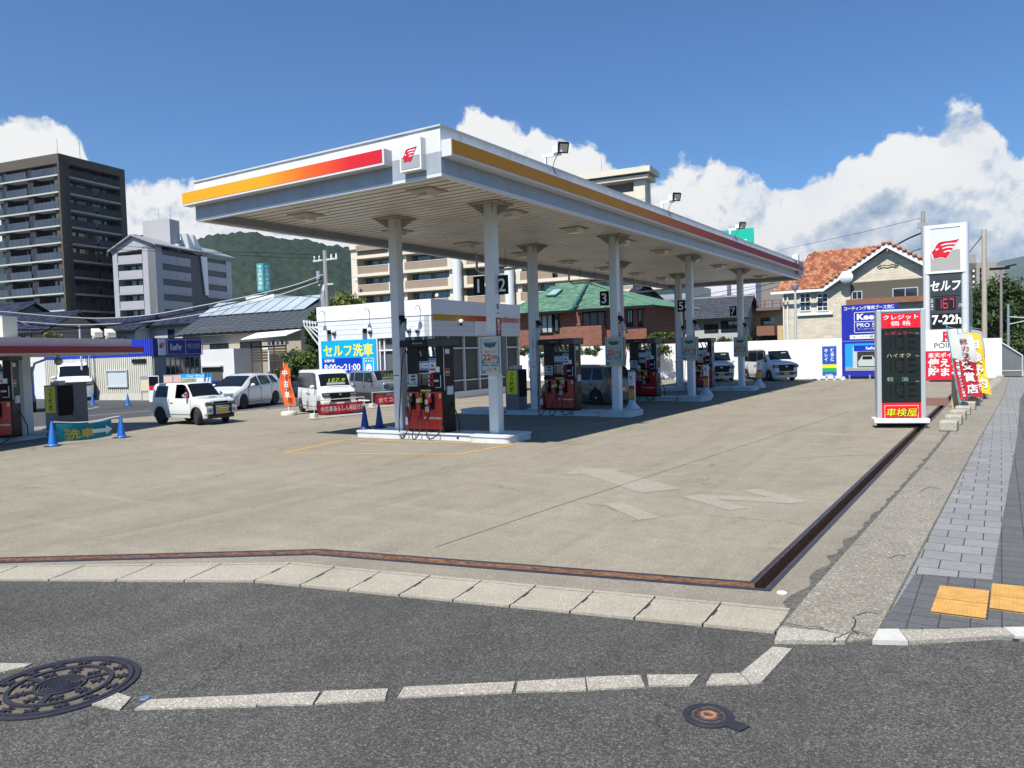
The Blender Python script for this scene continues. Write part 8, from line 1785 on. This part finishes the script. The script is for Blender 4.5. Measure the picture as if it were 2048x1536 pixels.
tree('dark leafy shrub showing over the wall left of the tan building', 1495, 688, 55, 14, 14, 900, .08, M_l2, seed=34, name='bush', trunk=False, cat='bush')
# ------------------------------------------------------------------ hills
def hill(nm, ridge_px, D0, D1, du, dv, m, crown=5.0, seed=2):
    from mathutils import noise as ns
    rp = [(atD(x, y, D1), x) for x, y in ridge_px]; azs = [math.atan2(p.x, p.y) for p, _ in rp]; hs = [p.z for p, _ in rp]; b = MB(); rows = []
    n_u = int((azs[-1]-azs[0])*D1/du); n_v = int((D1-D0)/dv)
    for j in range(n_v+1+6):
        v = j/n_v; D_ = D0+(D1-D0)*v; row = []
        for i in range(n_u+1):
            a = azs[0]+(azs[-1]-azs[0])*i/n_u; h = interp(list(zip(azs, hs)), a); f = min(v, 1)**1.15 if v <= 1 else 1-(v-1)*2.5
            x, y = math.sin(a)*D_, math.cos(a)*D_; sp_ = ns.noise(Vector((x*.006, y*.006, seed)))*h*.22*(1-abs(2*min(v,1)-1)*.6); z = h*f+sp_*(1 if v < .92 else .3)
            cr = 0
            if crown:
                d1 = ns.voronoi(Vector((x/8.5, y/8.5, seed)))[0][0]; cr = max(0, 1-d1*1.5)*crown+ns.noise(Vector((x*.25, y*.25, 0)))*1.5
            row.append((x, y, z+cr))
        rows.append(row)
    b.loft(rows, close=False); return tag(b.build(nm, m, smooth='all'), kind='structure')
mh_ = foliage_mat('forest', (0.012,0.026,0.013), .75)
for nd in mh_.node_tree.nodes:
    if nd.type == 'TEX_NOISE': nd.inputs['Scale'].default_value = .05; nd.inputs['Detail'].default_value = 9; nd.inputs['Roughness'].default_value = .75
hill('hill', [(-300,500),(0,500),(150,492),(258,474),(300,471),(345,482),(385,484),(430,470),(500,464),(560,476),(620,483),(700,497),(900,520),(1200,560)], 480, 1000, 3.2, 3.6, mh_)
hill('far_mountain', [(1700,640),(1880,600),(1960,545),(2000,522),(2048,512),(2200,470),(2500,420)], 2600, 4200, 30, 60, mat('hazed_far_forest', (0.045,0.075,0.06), .9, var=.4, vs=.004), crown=0)  # forest colour tinted paler and bluer, distance haze partly put into it
# far road, kerb island and crossing tiles at the right
a4 = [(4.6,50.3),(60,50.3),(60,140),(-1.5,140),(-1.0,62),(1.0,52)]; struct('far_road', MB().slab([(1.2,50.31),(60,50.31),(60,170),(-6,170),(-4,75)], -.3, .004), M_dark)
b = MB(); b.slab(gp((2003,702),(2048,698),(2048,690),(2010,690)), 0, .12); struct('far_verge', b, mat('verge_green', (0.07,0.10,0.03), .95, var=.5, vs=2))
b = MB(); b.slab(gp((2003,709),(2048,707),(2048,701),(2003,703)), -.1, .14); struct('traffic_island', b, M_kerb)
struct('crossing_tactile', MB().poly([(p[0],p[1],.024) for p in gp((2028,740),(2048,741),(2048,755),(2040,748))]), M_tact)
b = MB(); [b.line(gp((2016,y),(2100,y-1)), .5, .012) for y in (704.5,712)]; struct('far_road_line', b, M_wline)
# ------------------------------------------------------------------ air
hz = bpy.data.materials.new('haze'); hz.use_nodes = True; hn = N(hz.node_tree); hn.n.clear()
pv = hn.new('ShaderNodeVolumePrincipled', _Density=0.00007); pv.inputs['Color'].default_value = (0.80, 0.88, 1.0, 1); pv.inputs['Anisotropy'].default_value = 0.2
ho = hn.new('ShaderNodeOutputMaterial'); hn.link(pv.outputs[0], ho.inputs['Volume'])
tag(MB().box(-2700, 2700, -560, 4800, -1.8, 520).build('haze', hz), kind='stuff')
